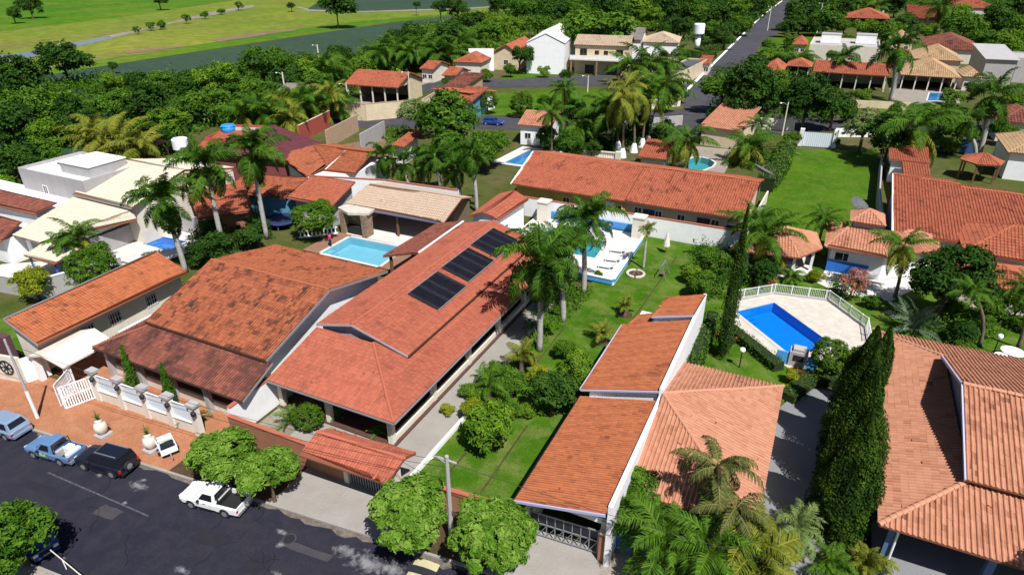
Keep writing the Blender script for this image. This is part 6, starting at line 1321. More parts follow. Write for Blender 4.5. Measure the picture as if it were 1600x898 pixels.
vehicle('blue sedan on the cross street beside the big silver-green tree', 'car', 'parked_car', along(770,191), rad(12), 4.3, 1.7, 1.45, paint('car_royal', (.02,.06,.32), .2), 'hatch', 2.5)
g = G(600, 181, .05); t = thing('delivery_truck', 'small truck with a white cab and dark canvas load on the cross street', 'truck', (g.x, g.y, .05), rad(200))
MB().gable([(.9,-.95,.5),(2.6,-.95,.5),(2.55,-.95,1.3),(2.2,-.95,2.2),(.9,-.95,2.25)], (0,1.9,0)).build('cab', P_WHITE, t, local=True); MB().add([(2.58,-.85,1.3),(2.58,.85,1.3),(2.25,.8,2.1),(2.25,-.8,2.1)], [(0,1,2,3)]).build('windscreen', M_CARG, t, local=True)
MB().gable([(.8,-1,.8),(.8,1,.8),(.8,1,2.4),(.8,.6,2.9),(.8,-.6,2.9),(.8,-1,2.4)], (-4.2,0,0)).build('canvas', mat('green_canvas', (.02,.03,.025), .9), t, local=True); MB().box(-3.4,.8,-1.02,1.02,.6,.8).build('bed', mat('truck_yellow', (.45,.5,.05), .6), t, local=True)
for x in (1.9,-2.4):
    for s_ in (-1,1): MB().tube([(x,s_*.75,.42),(x,s_*1.0,.42)], .42, 12).build('wheel', M_TYRE, t, local=True)
# ================================================================== poles and wires
def pole(lab, px, py, pyt, m, r=.14, lamp=None, band=None, arms=False, group=None):
    b = G(px, py, .1); h = height_at(b, pyt); t = thing('utility_pole', lab, 'pole', (b.x, b.y, 0), group=group)
    MB().tube([(0,0,0),(0,0,h)], [r, r*.7], 8).build('shaft', m, t, local=True)
    if band: MB().tube([(0,0,.1),(0,0,band)], [r*1.06, r*1.03], 8).build('painted_base', M_PLASTICW, t, local=True)
    if arms:
        for z in (h-.3,): MB().bar((-.6,0,z),(.6,0,z),.09).build('cross_arm', M_GREYW, t, local=True)
    if lamp:
        MB().tube([(0,0,h-.6),(lamp[0]*.6,lamp[1]*.6,h-.1),(lamp[0],lamp[1],h-.1)], .04, 6).build('lamp_arm', M_GREYM, t, local=True); MB().lathe([(.12,0),(.22,.06),(.1,.2)], (lamp[0],lamp[1],h-.22), 8).build('lamp_head', M_PLASTICW, t, local=True)
    return Vector((b.x, b.y, h))
pA = pole('grey concrete pole with a white painted base on the terracotta pavement', 59, 653, 530, M_GREYW, .115, band=2.6)
pB = pole('grey concrete pole with cross-arms between the two round street trees', 706, 845, 712, M_GREYW, .16, lamp=(-.9,-.3), arms=True)
M_WIRE = mat('wire', (.02,.02,.022), .7)
def wire(lab, a, b, sag, r=.018):
    t = thing('overhead_wire', lab, 'wire', tuple(a)); pts = [a.lerp(b, i/16)-Vector((0,0,sag*4*(i/16)*(1-i/16))) for i in range(17)]
    MB().tube(pts, r, 4, False).build('cable', M_WIRE, t)
up = Vector((0,0,1)); off = Vector((60, 5, 0))
wire('overhead cable from the left pole to the pole between street trees', pA-up*.3, pB-up*.4, .9)
wire('lower overhead cable from the left pole to the pole between street trees', pA-up*1.0+Vector((.3,.2,0)), pB-up*1.1+Vector((0,.3,0)), 1.2)
wire('overhead cable running right from the pole between street trees', pB-up*.4, pB+Vector((34,3.5,-.2)), 1.0)
wire('service cable from the middle pole to the gate roof', pB-up*1.6, Vector((-19.3,24.3,3.4)), .3, .014)
wire('overhead cable running left from the left pole', pA-up*.3, pA+Vector((-34,-3.4,0)), .9)
for lab, px, py, pyt, r in (('white street lamp standard in the left tree belt', 447,153,113,.22), ('tall pale pole beyond the left tree belt', 499,98,70,.25), ('slim street lamp beside the green gate lawn', 1222,211,160,.14), ('pole beside the cross street near the big tree', 546,178,130,.14), ('pole on the side street near the hedges', 918+0,144,118,.15), ('tall pole at the far end of the side street', 1276,52,5,.2), ('pole on the right of the side street', 1199,48,10,.2), ('pole near the orange roof at the cross street', 641,160,112,.13)):
    pole(lab, px, py, pyt, M_OFFW, r, lamp=(-1.2,-.6))
# ================================================================== water towers and tanks
def water_tower(lab, px, py, pyt, r):
    b = G(px, py, 0); h = height_at(b, pyt); t = thing('water_tower', lab, 'water tower', (b.x, b.y, 0))
    MB().lathe([(r*.5,0),(r*.5,h*.6)], (0,0,0), 16).build('column', M_PLASTICW, t, local=True, smooth=True); MB().lathe([(r*.5,h*.6),(r,h*.66),(r,h*.97),(r*.85,h)], (0,0,0), 20).build('tank', M_PLASTICW, t, local=True); MB().lathe([(r*.52,h*.575),(r*.54,h*.6)], (0,0,0), 16).build('collar', M_DEEPBLUE, t, local=True)
water_tower('white water tower standing behind the cream roofs', 291, 262, 216, 1.25)
water_tower('white water tower near the clipped hedges and side street', 1088, 82, 37, 1.9)
g = G(358, 207, 4.4); t = thing('water_tank', 'bright blue plastic tank on the flat concrete roof', 'water tank', (g.x, g.y, 4.2)); MB().lathe([(.95,0),(1.15,1.3)], (g.x,g.y,4.2), 16).build('tank', mat('tank_blue', (.03,.25,.65), .4), t, smooth=True); MB().lathe([(1.2,0),(1.0,.2)], (g.x,g.y,5.5), 16).build('lid', mat('tank_blue', (0,0,0)), t)
# ================================================================== garden and yard objects
t = thing('stone_grotto', 'brown stone grill house with a flat pale top beside the pale pool', 'grill house', (-49.8, 58.2, .15))
for q in ((-51.2,-50.5,57.6,59.0),(-48.0,-47.3,57.6,59.0)): MB().box(*q,.15,3.0).build('pier', M_STONEW, t)
MB().box(-50.5,-48.0,58.6,59.0,.15,3.0).build('back', M_STONEW, t); MB().prism([(-51.6,58.0),(-49.3,57.0),(-47.0,58.0),(-47.2,59.6),(-51.4,59.6)], 3.0,3.3).build('slab_top', M_STONEDECK, t); MB().box(-50.4,-48.1,57.9,58.5,.15,1.2).build('hearth', M_INT, t)
t = thing('balustrade', 'white stepped balustrade beside the person in pink', 'balustrade', (-53, 55, .15))
for i in range(10): z = .2+.06*i; x = -54.6+i*.42; y = 54.2+i*.22; MB().lathe([(.06,0),(.1,.15),(.06,.4),(.08,.6)], (x,y,z), 8).build('baluster', M_PLASTICW, t)
MB().bar((-54.8,54.1,.95),(-50.6,56.3,1.5),.2,.1).build('handrail', M_PLASTICW, t); MB().bar((-54.8,54.1,.2),(-50.6,56.3,.75),.25,.12).build('stringer', M_PLASTICW, t)
g = G(441, 352, .1); t = thing('trampoline', 'dark blue round trampoline behind the weathered orange house', 'trampoline', tuple(g))
MB().lathe([(2.0,.75),(2.0,.82)], (g.x,g.y,.1), 20).build('mat', mat('trampoline_mat', (.02,.03,.09), .7), t); mb = MB(); mb.tube([(g.x+2.05*math.cos(k*.3142),g.y+2.05*math.sin(k*.3142),.92) for k in range(21)], .12, 6, False); mb.build('pad', mat('navy_pad', (.02,.04,.14), .7), t)
for k in range(6): a = k*1.047; MB().bar((g.x+1.9*math.cos(a),g.y+1.9*math.sin(a),.1),(g.x+1.9*math.cos(a),g.y+1.9*math.sin(a),.9),.07).build('leg', M_GREYM, t)
g = G(436, 330, .1); t = thing('tarpaulin', 'pale crumpled tarpaulin draped behind the trampoline', 'tarpaulin', tuple(g)); mb = MB(); rr_ = random.Random(4); N = 7
mb.add([(g.x-2+4*i/N, g.y-1+2*j/N, .2+1.4*math.sin(math.pi*(j+.5)/N)*(.7+.3*rr_.random())) for i in range(N+1) for j in range(N+1)], [(i*(N+1)+j,(i+1)*(N+1)+j,(i+1)*(N+1)+j+1,i*(N+1)+j+1) for i in range(N) for j in range(N)]); mb.build('sheet', M_OFFW, t)
g = G(993, 429, .15); t = thing('fire_ring', 'round planter ring on the lawn near the pool court', 'planter', tuple(g)); mb = MB(); mb.tube([(g.x+.9*math.cos(k*.3142),g.y+.9*math.sin(k*.3142),.28) for k in range(21)], .16, 6, False); mb.build('ring', M_STONEDECK, t); MB().lathe([(.8,0),(.75,.12)], (g.x,g.y,.15), 16).build('soil', GM_SOIL, t)
for k in range(3): a = k*2.1; MB().bar((g.x,g.y,.7),(g.x+.5*math.cos(a),g.y+.5*math.sin(a),.2),.05).build('stick', M_GREYM, t)
t = thing('swing_frame', 'small metal play swing standing on the lawn', 'swing', tuple(G(1035,432,.15)))
for y in (-.8,.8):
    for x in (-.6,.6): MB().bar((x,y,0),(0,y,1.6),.06).build('leg', M_GREYM, t, local=True)
MB().bar((0,-.85,1.6),(0,.85,1.6),.07).build('top_bar', M_GREYM, t, local=True); MB().box(-.2,.2,-.3,.3,.4,.46).build('seat', M_WOOD, t, local=True)
for y in (-.28,.28): MB().bar((0,y,.46),(0,y,1.6),.02).build('chain', M_GREYM, t, local=True)
g = G(1040, 395, .15); t = thing('parasol', 'closed beige parasol standing by the white boundary wall', 'parasol', tuple(g)); MB().tube([(0,0,0),(0,0,2.6)], .04, 6).build('pole', M_WOOD, t, local=True); MB().lathe([(.42,.9),(.34,1.4),(.14,2.3),(.03,2.6)], (0,0,0), 10).build('canopy', M_OFFW, t, local=True)
def dish(lab, px, py, z, r, ax):
    g = G(px, py, z); t = thing('satellite_dish', lab, 'satellite dish', (g.x, g.y, 0)); MB().tube([(0,0,0),(0,0,z-.2)], .06, 6).build('mast', M_GREYM, t, local=True)
    mb = MB(); N = 18; prof = [(.02,0),(r*.4,.03*r),(r*.75,.14*r),(r,.28*r)]; R = Matrix.Rotation(ax[0],4,'X')@Matrix.Rotation(ax[1],4,'Y')
    k = [[R@Vector((q*math.cos(2*math.pi*j/N),q*math.sin(2*math.pi*j/N),zz)) for j in range(N)] for q, zz in prof]
    vs = [v+Vector((0,0,z-.1)) for ring in k for v in ring]; mb.add(vs, [(i*N+j,i*N+(j+1)%N,(i+1)*N+(j+1)%N,(i+1)*N+j) for i in range(3) for j in range(N)]); mb.build('reflector', mat('dish_mesh', (.10,.10,.11), .7), t, local=True)
    for a in (0,2.1,4.2): MB().bar(R@Vector((r*.9*math.cos(a),r*.9*math.sin(a),.25*r))+Vector((0,0,z-.1)), R@Vector((0,0,r*.8))+Vector((0,0,z-.1)), .03).build('feed_arm', M_GREYM, t, local=True)
dish('grey mesh satellite dish on the lawn beside the turret', 1341, 321, 4.0, 1.25, (.3,.5)); dish('grey satellite dish behind the right end of the row house', 1192, 268, 4.8, 1.5, (-.2,.4))
for lab, px, py in (('white globe garden lamp by the peach roof hedge', 1155, 574), ('white globe lamp on the patio behind the right house', 1552, 552)):
    g = G(px, py, .15); t = thing('globe_lamp', lab, 'lamp', tuple(g)); MB().tube([(0,0,0),(0,0,1.5)], .05, 8).build('stem', M_DMETAL, t, local=True); MB().lathe([(.06,1.5),(.2,1.6),(.25,1.75),(.2,1.9),(.05,1.98)], (0,0,0), 12).build('globe', M_PLASTICW, t, local=True, smooth=True)
for i, (px, py) in enumerate(((1578, 560), (1560, 566))):
    g = G(px, py, .15); t = thing('garden_table', ('round white table with chairs on the right patio', 'small white side table next to the round patio table')[i], 'table', tuple(g)); MB().lathe([(.9-.4*i,.7),(.9-.4*i,.76)], (0,0,0), 16).build('table_top', M_PLASTICW, t, local=True); MB().tube([(0,0,0),(0,0,.7)], .07, 8).build('leg', M_PLASTICW, t, local=True)
t = thing('gate', 'wide pale blue-white slatted gate at the end of the bright lawn', 'gate', tuple(G(1253,228,.1)))
a, b = G(1253,228,.1), G(1298,231,.1); d = (b-a); n = 14
for i in range(n): p, q = a+d*(i/n+.004), a+d*((i+1)/n-.004); MB().wallq(p, q, .1, 2.6, .06).build('slat', mat('pale_gate', (.62,.68,.76), .6), t)
for p in (a-d.normalized()*.4, b+d.normalized()*.4): MB().box(p.x-.35,p.x+.35,p.y-.35,p.y+.35,.1,3.2).build('pillar', M_WHITE, t)
wall_thing('boundary_wall', 'white street wall behind the bright lawn right of the slatted gate', [G(1303,214),G(1400,214)], 1.6, M_WHITE, .3)
wall_thing('boundary_wall', 'white street wall left of the slatted gate behind the palms', [G(1155,200),G(1240,205)], 2.2, M_OFFW, .3)
wall_thing('boundary_wall', 'dark blue street wall behind the leaning coconut palm', [G(1465,238),G(1520,240)], 2.4, mat('navy_wall', (.03,.06,.16), .7), .3)
t = thing('balustrade', 'cream classical balustrade behind the red row roof', 'balustrade', tuple(G(915,246,.1)))
a, b = G(915,247,.1), G(965,252,.1); d = b-a
for i in range(18): p = a+d*((i+.5)/18); MB().lathe([(.1,0),(.2,.3),(.1,.8),(.15,1.1)], (p.x,p.y,.2), 8).build('baluster', M_OFFW, t)
for z in (.15, 1.35): MB().bar(a+up*z, b+up*z, .35, .18).build('rail', M_OFFW, t)
for p in (a, b): MB().box(p.x-.4,p.x+.4,p.y-.4,p.y+.4,.1,1.7).build('pier', M_OFFW, t)
wall_thing('boundary_wall', 'dark street wall behind the yellow palm group', [G(960,206),G(1065,196)], 2.0, M_GREYW, .3)
t = thing('pergola', 'dark wooden pergola behind the white flat-roofed house', 'pergola', tuple(G(236,252,.1)))
for x in (-2,2):
    for y in (-2,2): MB().box(x-.12,x+.12,y-.12,y+.12,0,3).build('post', M_DARKWOOD, t, local=True)
for k in range(9): MB().box(-2.6,2.6,-2.2+k*.55,-2.05+k*.55,3,3.15).build('slat', M_DARKWOOD, t, local=True)
# person in pink by the pale pool
g = G(517, 385, .16); t = thing('person', 'person in a bright pink top and dark trousers standing by the pale pool', 'person', tuple(g), rad(-40))
sk = [(0,0,.95),(0,0,1.15),(0,0,1.38),(0,0,1.5),(0,0,1.62),(0,0,1.74),(.10,0,.9),(.11,.03,.5),(.11,0,.08),(.11,.14,.04),(-.10,0,.9),(-.12,-.04,.5),(-.12,-.08,.08),(-.12,.06,.04),(.18,0,1.36),(.25,.04,1.1),(.22,.18,.9),(-.18,0,1.36),(-.26,-.02,1.1),(-.25,.06,.86)]
ed = [(0,1),(1,2),(2,3),(3,4),(4,5),(0,6),(6,7),(7,8),(8,9),(0,10),(10,11),(11,12),(12,13),(2,14),(14,15),(15,16),(2,17),(17,18),(18,19)]
rd = [.15,.14,.16,.06,.10,.07,.09,.065,.045,.04,.09,.065,.045,.04,.065,.05,.035,.065,.05,.035]
def skinned(name, vs, es, rs, m, parent):
    me = bpy.data.meshes.new(name); me.from_pydata(vs, es, []); o = link(bpy.data.objects.new(name, me), parent); me.materials.append(m)
    md = o.modifiers.new('skin', 'SKIN'); lay = me.skin_vertices[0].data if me.skin_vertices else None
    if lay is None:
        return o
    for i, r in enumerate(rs): lay[i].radius = (r, r*.8)
    lay[0].use_root = True; o.modifiers.new('sub', 'SUBSURF').render_levels = 2
    return o
def ring_body(name, chains, m, parent):
    mb = MB()
    for pts, rs in chains: mb.tube(pts, rs, 10)
    return mb.build(name, m, parent, local=True, smooth=True)
M_SKIN = mat('skin', (.42,.22,.14), .6); M_PINK = mat('pink_cloth', (.80,.04,.16), .8); M_TROU = mat('dark_cloth', (.02,.025,.06), .9); M_HAIR = mat('hair', (.02,.012,.008), .8)
body = bpy.data.meshes.new('body'); body.from_pydata(sk, ed, []); bo = link(bpy.data.objects.new('body', body), t); body.materials.append(M_SKIN)
import bmesh
bm = bmesh.new(); bm.from_mesh(body); ly = bm.verts.layers.skin.verify(); bm.verts.ensure_lookup_table()
for i, r in enumerate(rd): bm.verts[i][ly].radius = (r, r*.85)
bm.verts[0][ly].use_root = True; bm.to_mesh(body); bm.free()
bo.modifiers.new('skin', 'SKIN'); sb = bo.modifiers.new('subsurf', 'SUBSURF'); sb.levels = 2; sb.render_levels = 2
ring_body('top', [([(0,0,.88),(0,0,1.0),(0,0,1.2),(0,0,1.38),(0,0,1.47)], [.19,.18,.17,.19,.09]), ([(.1,0,1.38),(.2,0,1.36),(.265,.04,1.12)], [.09,.09,.075]), ([(-.1,0,1.38),(-.2,0,1.36),(-.275,-.02,1.12)], [.09,.09,.075])], M_PINK, t)
ring_body('trousers', [([(.09,0,.98),(.11,.0,.8),(.115,.03,.5),(.115,0,.1)], [.13,.12,.09,.08]), ([(-.09,0,.98),(-.11,-.01,.8),(-.125,-.04,.5),(-.125,-.08,.1)], [.13,.12,.09,.08])], M_TROU, t)
MB().lathe([(.04,1.56),(.115,1.62),(.12,1.70),(.08,1.78),(.02,1.80)], (0,-.02,0), 10).build('hair', M_HAIR, t, local=True, smooth=True)

t = thing('barrier_rail', 'white tubular barrier at the bottom left corner of the street', 'barrier', tuple(G(85, 862, .14)))
a, b, c2 = G(78, 858, .9), G(135, 905, .9), G(78, 858, .14)
MB().tube([c2, a, b], .03, 6).build('rail', M_OFFW, t)
for u in (.35, .8): p = a.lerp(b, u); MB().tube([Vector((p.x, p.y, .14)), p], .028, 6).build('post', M_PLASTICW, t)
ORD = ('first','second','third','fourth','fifth','sixth','seventh','eighth','ninth')
# ------------------------------------------------------------------ planting: near street trees
tree_px('street', 346, 706, 52, 'light green round street tree left of the pair by the white pickup', hf=1.25, name='street_tree', group='street trees', var=0)
tree_px('street', 419, 736, 51, 'light green round street tree touching the gate roof', hf=1.25, name='street_tree', group='street trees', var=1)
tree_px('street', 637, 800, 68, 'light green round street tree left of the concrete pole', hf=1.2, name='street_tree', group='street trees', var=2)
tree_px('street', 770, 831, 69, 'light green round street tree right of the concrete pole', hf=1.2, name='street_tree', group='street trees', var=3)
tree_px('mid', 14, 822, 68, 'bushy dark green tree at the lower left corner over a hidden car', hf=1.25, var=0)
tree_px('mid', -10, 885, 45, 'second bushy tree cut by the lower left corner of the frame', hf=1.25, var=1)
tree_px('mid', 975, 760, 45, 'dark leafy tree overhanging the front of the orange garage roof', hf=1.6, var=0)
tree_px('dark', 1010, 772, 42, 'shadowed bushy tree behind the arecas at the garage gate', hf=1.5, var=1)
# garden of the salmon house
shrub('ball', 482, 651, 27, 'clipped round green bush in the front garden', hf=.85)
for i, (px, py, s) in enumerate(((455, 662, .9), (528, 655, .55), (590, 680, .45))):
    g = G(px, py, .15); palm(g.x, g.y, .35, ('spiky green plant beside the clipped round bush', 'small spiky plant by the porch of the salmon house', 'small yellow-green plant near the corner post')[i], kind='spiky', s=s*1.5, nf=16, shaft=False, r0=.12, name='spiky_plant', cat='plant', elev=(1.4, .1))
tree_px('fruit', 757, 661, 50, 'rounded yellow-green fruit tree on the front lawn', hf=1.05, var=1)
tree_px('yellow', 735, 640, 22, 'yellow leafy shrub behind the rounded fruit tree', hf=.9, name='shrub', cat='shrub')
tree_px('dark', 862, 618, 46, 'dark leafy bush in the middle of the garden', hf=.9, var=2)
tree_px('bright', 905, 570, 35, 'small leafy tree beside the orange garage roof', hf=1.0, var=2)
tree_px('mid', 800, 600, 29, 'low leafy bush between the palms and the fruit tree', hf=.9, var=0)
tree_px('yellow', 822, 560, 18, 'yellowish leafy shrub under the royal palms', hf=.8, name='shrub', cat='shrub')
g = G(765, 620, .15); palm(g.x, g.y, 1.0, 'low feathery palm at the edge of the driveway', kind='areca', s=.85, nf=18, shaft=False, name='garden_palm', elev=(1.3, -.2))
g = G(815, 580, .15); palm(g.x, g.y, 1.6, 'short yellow-green palm beside the royal palm trunk', kind='arecay', s=.7, nf=14, shaft=False, name='garden_palm', elev=(1.3, -.1))
for i, (px, py) in enumerate(((976, 491), (940, 533))):
    g = G(px, py, .15); palm(g.x, g.y, .75, ('young palm in a soil circle farther up the lawn', 'young palm in a soil circle nearer the orange garage')[i], kind='arecay', s=.72, nf=10, shaft=False, r0=.16, name='young_palm', elev=(1.45, .35))
    sheet('soil_circle', [(g.x+.75*math.cos(k*.5), g.y+.75*math.sin(k*.5)) for k in range(13)][:-1], .154, GM_SOIL)
palm_px(843, 548, 412, 'tallest royal palm beside the solar collectors', tx=846, s=1.36, nf=25, r0=.24, low='royal_low')
palm_px(880, 502, 390, 'royal palm just behind the tallest one at the pool court', tx=868, s=1.32, nf=23, low='royal_low')
palm_px(912, 458, 350, 'bright royal palm in front of the white boundary wall', tx=912, s=1.3, nf=22, kind='royal')
palm_px(1005, 420, 362, 'slim young palm standing on the lawn by the white wall', s=.62, nf=12, r0=.13, kind='arecay')
for i, (px, py, r) in enumerate(((1078, 425, 18), (1085, 445, 16))): tree_px('fruit', px, py, r, ('banana-like shrub by the boundary wall', 'leafy shrub below the banana-like shrub')[i], hf=1.1, name='shrub', cat='shrub')
shrub('mid', 935, 428, 8, 'small potted shrub on the white pool court')
tree_px('mid', 1112, 400, 26, 'climbing green mass on the boundary wall corner', hf=1.6, var=1)
tree_px('mid', 1100, 440, 24, 'leafy bush left of the slender cypress', hf=1.2, var=2)
# slender cypress and vine on the garage wall
g = G(1128, 557, .15); h = height_at(g, 330)
column_tree(g.x, g.y, .75, h, 'very slender tall cypress between the lawn and the pool deck', 5, tip=.95, nl=5200, L=.2, lumps=.3)
hedge('vine', 'leafy green vine climbing the rear of the garage parapet', [(-5.7,43.6),(-5.6,53.5)], 1.0, 2.6, L_MID, 3, dens=150, L=.22, cat='vine')
hedge('hedge', 'clipped hedge between the pool deck and the peach roof', [(-4.2,54.4),(.6,49.6)], 1.2, .9, L_HEDGE, 5, dens=220)
hedge('hedge', 'low clipped hedge edging the top of the grey driveway', [(1.6,45.6),(3.2,49.2),(6.2,50.4)], 1.3, .8, L_HEDGE, 6, dens=220)
hedge('hedge', 'green shrubbery row behind the peach hipped roof', [(-5.6,44.2),(-1.2,45.2)], 1.3, 1.0, L_MID, 7, dens=180, L=.22)
hedge('flower_bed', 'orange-red flower bed beside the slender cypress', [(-4.7,53.0),(-3.4,52.2)], 1.2, .6, L_FLOWER, 8, dens=220, L=.16, cat='flowers')
hedge('flower_bed', 'rust-red flower bed beneath the garden kiosk', [(-3.6,65.2),(-1.4,66.0)], 1.1, .6, L_FLOWER, 9, dens=200, L=.18, cat='flowers')
hedge('flower_bed', 'small red-brown flowers in front of the barbecue', [(1.4,49.6),(3.2,50.0)], .6, .5, L_FLOWER, 10, dens=200, L=.14, cat='flowers')
tree_px('yellow', 1238, 588, 14, 'yellow-green shrub in front of the barbecue', hf=.9, name='shrub', cat='shrub')
tree_px('ball', 1297, 556, 33, 'rounded dense tree at the near corner of the blue pool', hf=1.15, var=0, name='round_tree')
tree_px('ball', 1342, 556, 16, 'smaller rounded tree behind the round pool-corner tree', hf=1.2, var=1, name='round_tree')
shrub('yellow', 1275, 431, 14, 'round yellow-green bush beside the garden kiosk')
shrub('dark', 1190, 425, 26, 'dark shrub under the garden kiosk eave', hf=.9)
g = G(1235, 440, .15); palm(g.x, g.y, .5, 'low spiky palm in front of the kiosk', kind='areca', s=.7, nf=16, shaft=False, name='garden_palm', elev=(1.2, -.1))
tree_px('red', 1335, 440, 26, 'reddish leaved shrub in front of the pool house', hf=1.3, name='red_shrub', cat='shrub')
# conifers along the right driveway
for i, (x, y, r, h) in enumerate(((5.4, 33.3, 1.7, 8.6), (5.6, 36.9, 1.8, 9.4), (5.7, 40.4, 1.75, 9.2), (5.9, 43.8, 1.55, 8.5), (7.0, 46.4, 1.0, 7.4))):
    column_tree(x, y, r, h, ('nearest', 'second', 'third', 'fourth', 'farthest and slimmest')[i]+' dark conifer in the row beside the right driveway', 11+i, nl=24000 if i < 4 else 11000, L=.19, tip=.5, lumps=.22, group='conifers along the driveway')
# arecas at the bottom
for i, (x, y, h, s, k) in enumerate(((-3.2, 25.6, 2.6, 1.3, 'areca'), (-1.0, 26.0, 2.8, 1.35, 'areca'), (1.0, 26.8, 2.4, 1.25, 'arecay'), (-4.8, 26.8, 2.4, 1.0, 'areca'))):
    palm(x, y, h, ('leafy areca palm at the bottom edge by the blue wall', 'middle areca palm at the bottom edge', 'yellow-green areca palm at the foot of the grey driveway', 'areca palm against the garage gate post')[i], kind=k, s=s, nf=30, shaft=False, r0=.16, name='areca_palm', elev=(1.35, -.35))
g = G(1240, 850, .15); palm(g.x, g.y, 1.4, 'silver-green drooping palm at the driveway mouth', kind='silverp', s=.9, nf=20, shaft=False, r0=.16, name='areca_palm', elev=(1.3, -.4))
palm(-1.5, 28.6, 6.4, 'tall brownish drooping palm above the peach roof', kind='brown', s=1.0, nf=20, shaft=False, r0=.18, name='queen_palm', elev=(1.3, -.6))
palm(-.2, 27.4, 5.0, 'second brownish drooping palm lower over the peach roof', kind='brown', s=.85, nf=16, shaft=False, r0=.16, name='queen_palm', elev=(1.2, -.6))
wall_thing('lot_wall', 'bright blue painted street wall glimpsed behind the arecas', [(-6.2,26.6),(1.0,27.3)], 2.0, M_DEEPBLUE, .22, z0=.14)
t = thing('gate_post', 'bare terracotta post at the right end of the lattice gate', 'post', (-6.4, 25.5, .14)); MB().box(-6.75,-6.2,25.2,25.8,.14,2.3).build('shaft', M_TERRW, t); MB().box(-6.8,-6.15,25.15,25.85,2.3,2.4).build('cap', M_OFFW, t)
g = G(1295, 893, .15); palm(g.x, g.y, .5, 'small palm at the bottom edge of the driveway', kind='areca', s=.7, nf=16, shaft=False, name='garden_palm', elev=(1.2, 0.))
g = G(1350, 893, .15); palm(g.x, g.y, .5, 'second small palm at the bottom edge below the conifers', kind='arecay', s=.75, nf=18, shaft=False, name='garden_palm', elev=(1.2, 0.))
# right garden
tree_px('mango', 1484, 432, 66, 'large dense round tree in front of the rust-red lean-to', hf=1.15, var=0)
g = G(1425, 520, .15); palm(g.x, g.y, .5, 'silver-blue cycad-like palm on the right lawn', kind='silver', s=1.35, nf=26, shaft=False, r0=.25, name='silver_palm', elev=(1.45, .0))
tree_px('dark', 1500, 520, 26, 'dark shrub below the large round tree', hf=.9, name='shrub', cat='shrub'); tree_px('mid', 1550, 478, 26, 'leafy tree in shade at the right garden', hf=1.2, var=1)
tree_px('mid', 1590, 475, 30, 'leafy tree cut by the right edge in front of the lean-to', hf=1.2, var=2); tree_px('mid', 1440, 545, 22, 'green shrub behind the peach ridge', hf=.8, name='shrub', cat='shrub')
tree_px('mid', 1510, 545, 18, 'shrub row behind the right patio', hf=.8, name='shrub', cat='shrub')
for i, (bx, by, ty, tx, kd, s) in enumerate(((1398, 465, 385, 1412, 'coco', .85), (1275, 395, 340, 1290, 'coco', .6), (1530, 540, 455, 1520, 'coco', .5), (1590, 545, 450, 1600, 'coco', .5))):
    palm_px(bx, by, ty, ('leaning coconut palm over the white pool house', 'dark small palm between kiosk and pool house', 'slim palm on the right lawn below the round tree', 'slim palm at the right edge of the lawn')[i], tx=tx, kind=kd, low='coco_low' if i == 0 else '', s=s, nf=20, shaft=False, r0=.17, name='coconut_palm')
palm_px(1192, 425, 368, 'coconut palm beside the kiosk with yellowing lower fronds', tx=1195, kind='coco', low='coco_low', s=1.28, nf=22, shaft=False, r0=.2, name='coconut_palm')
palm_px(1170, 405, 345, 'coconut palm rising behind the slender cypress', tx=1185, kind='coco', s=.95, nf=18, shaft=False, r0=.2, name='coconut_palm')
# behind the row house
palm_px(1073, 268, 218, 'coconut palm over the teal rounded pool', tx=1072, kind='coco', low='coco_low', s=1.34, nf=22, shaft=False, r0=.2, name='coconut_palm')
palm_px(1166, 256, 228, 'bushy coconut palm at the corner of the bright lawn', tx=1167, kind='coco', low='coco_low', s=1.34, nf=22, shaft=False, r0=.2, name='coconut_palm')
palm_px(1185, 235, 195, 'thin coconut palm behind the corner palm', tx=1185, kind='coco', s=.8, nf=16, shaft=False, r0=.18, name='coconut_palm')
for i, (bx, by, ty, tx, kd) in enumerate(((972, 246, 150, 972, 'yel'), (990, 238, 138, 985, 'yel'), (1003, 230, 150, 1012, 'coco'), (1012, 226, 132, 1040, 'coco'), (965, 235, 170, 955, 'coco'))):
    palm_px(bx, by, ty, ('leftmost yellowing palm of the tall group', 'yellowest palm in the tall group with white-based trunks', 'shorter green palm of the tall group', 'rightmost green palm of the tall group', 'small dark palm at the left of the tall group')[i], tx=tx, kind=kd, low='coco_low' if i < 3 else '', s=1.47, nf=20, shaft=False, r0=.22, name='coconut_palm', group='tall palms with white-painted bases')
    b = G(bx, by, .1); t = thing('tree_guard', ('first','second','third','fourth','fifth')[i]+' white painted palm base from the left in the tall group', 'tree guard', (b.x, b.y, .1)); MB().lathe([(.75,0),(.5,1.1),(.3,1.6)], (b.x,b.y,.1), 10).build('cone', M_PLASTICW, t)
for i, (bx, by, ty, tx) in enumerate(((862, 240, 178, 862), (880, 215, 140, 882), (900, 236, 200, 905))): palm_px(bx, by, ty, ('green palm beside the small peach-roofed house', 'tall dark palm behind the peach-roofed house', 'bushy palm left of the cream balustrade')[i], tx=tx, kind='coco', s=.95, nf=20, shaft=False, r0=.2, name='coconut_palm')
tree_px('mid', 895, 222, 26, 'green tree mass left of the cream balustrade', hf=1.2, var=0); tree_px('dark', 930, 200, 30, 'dark tree beneath the yellow palm group', hf=1.2, var=1); tree_px('dark', 905, 180, 26, 'dark tree behind the bushy palm', hf=1.3, var=0); tree_px('mid', 940, 172, 24, 'green tree on the vacant lot edge', hf=1.1, var=2)
hedge('hedge', 'overgrown hedge along the left side of the bright lawn', [G(1228,240),G(1215,275),G(1195,300)], 2.4, 2.2, L_MID, 12, dens=60, L=.4)
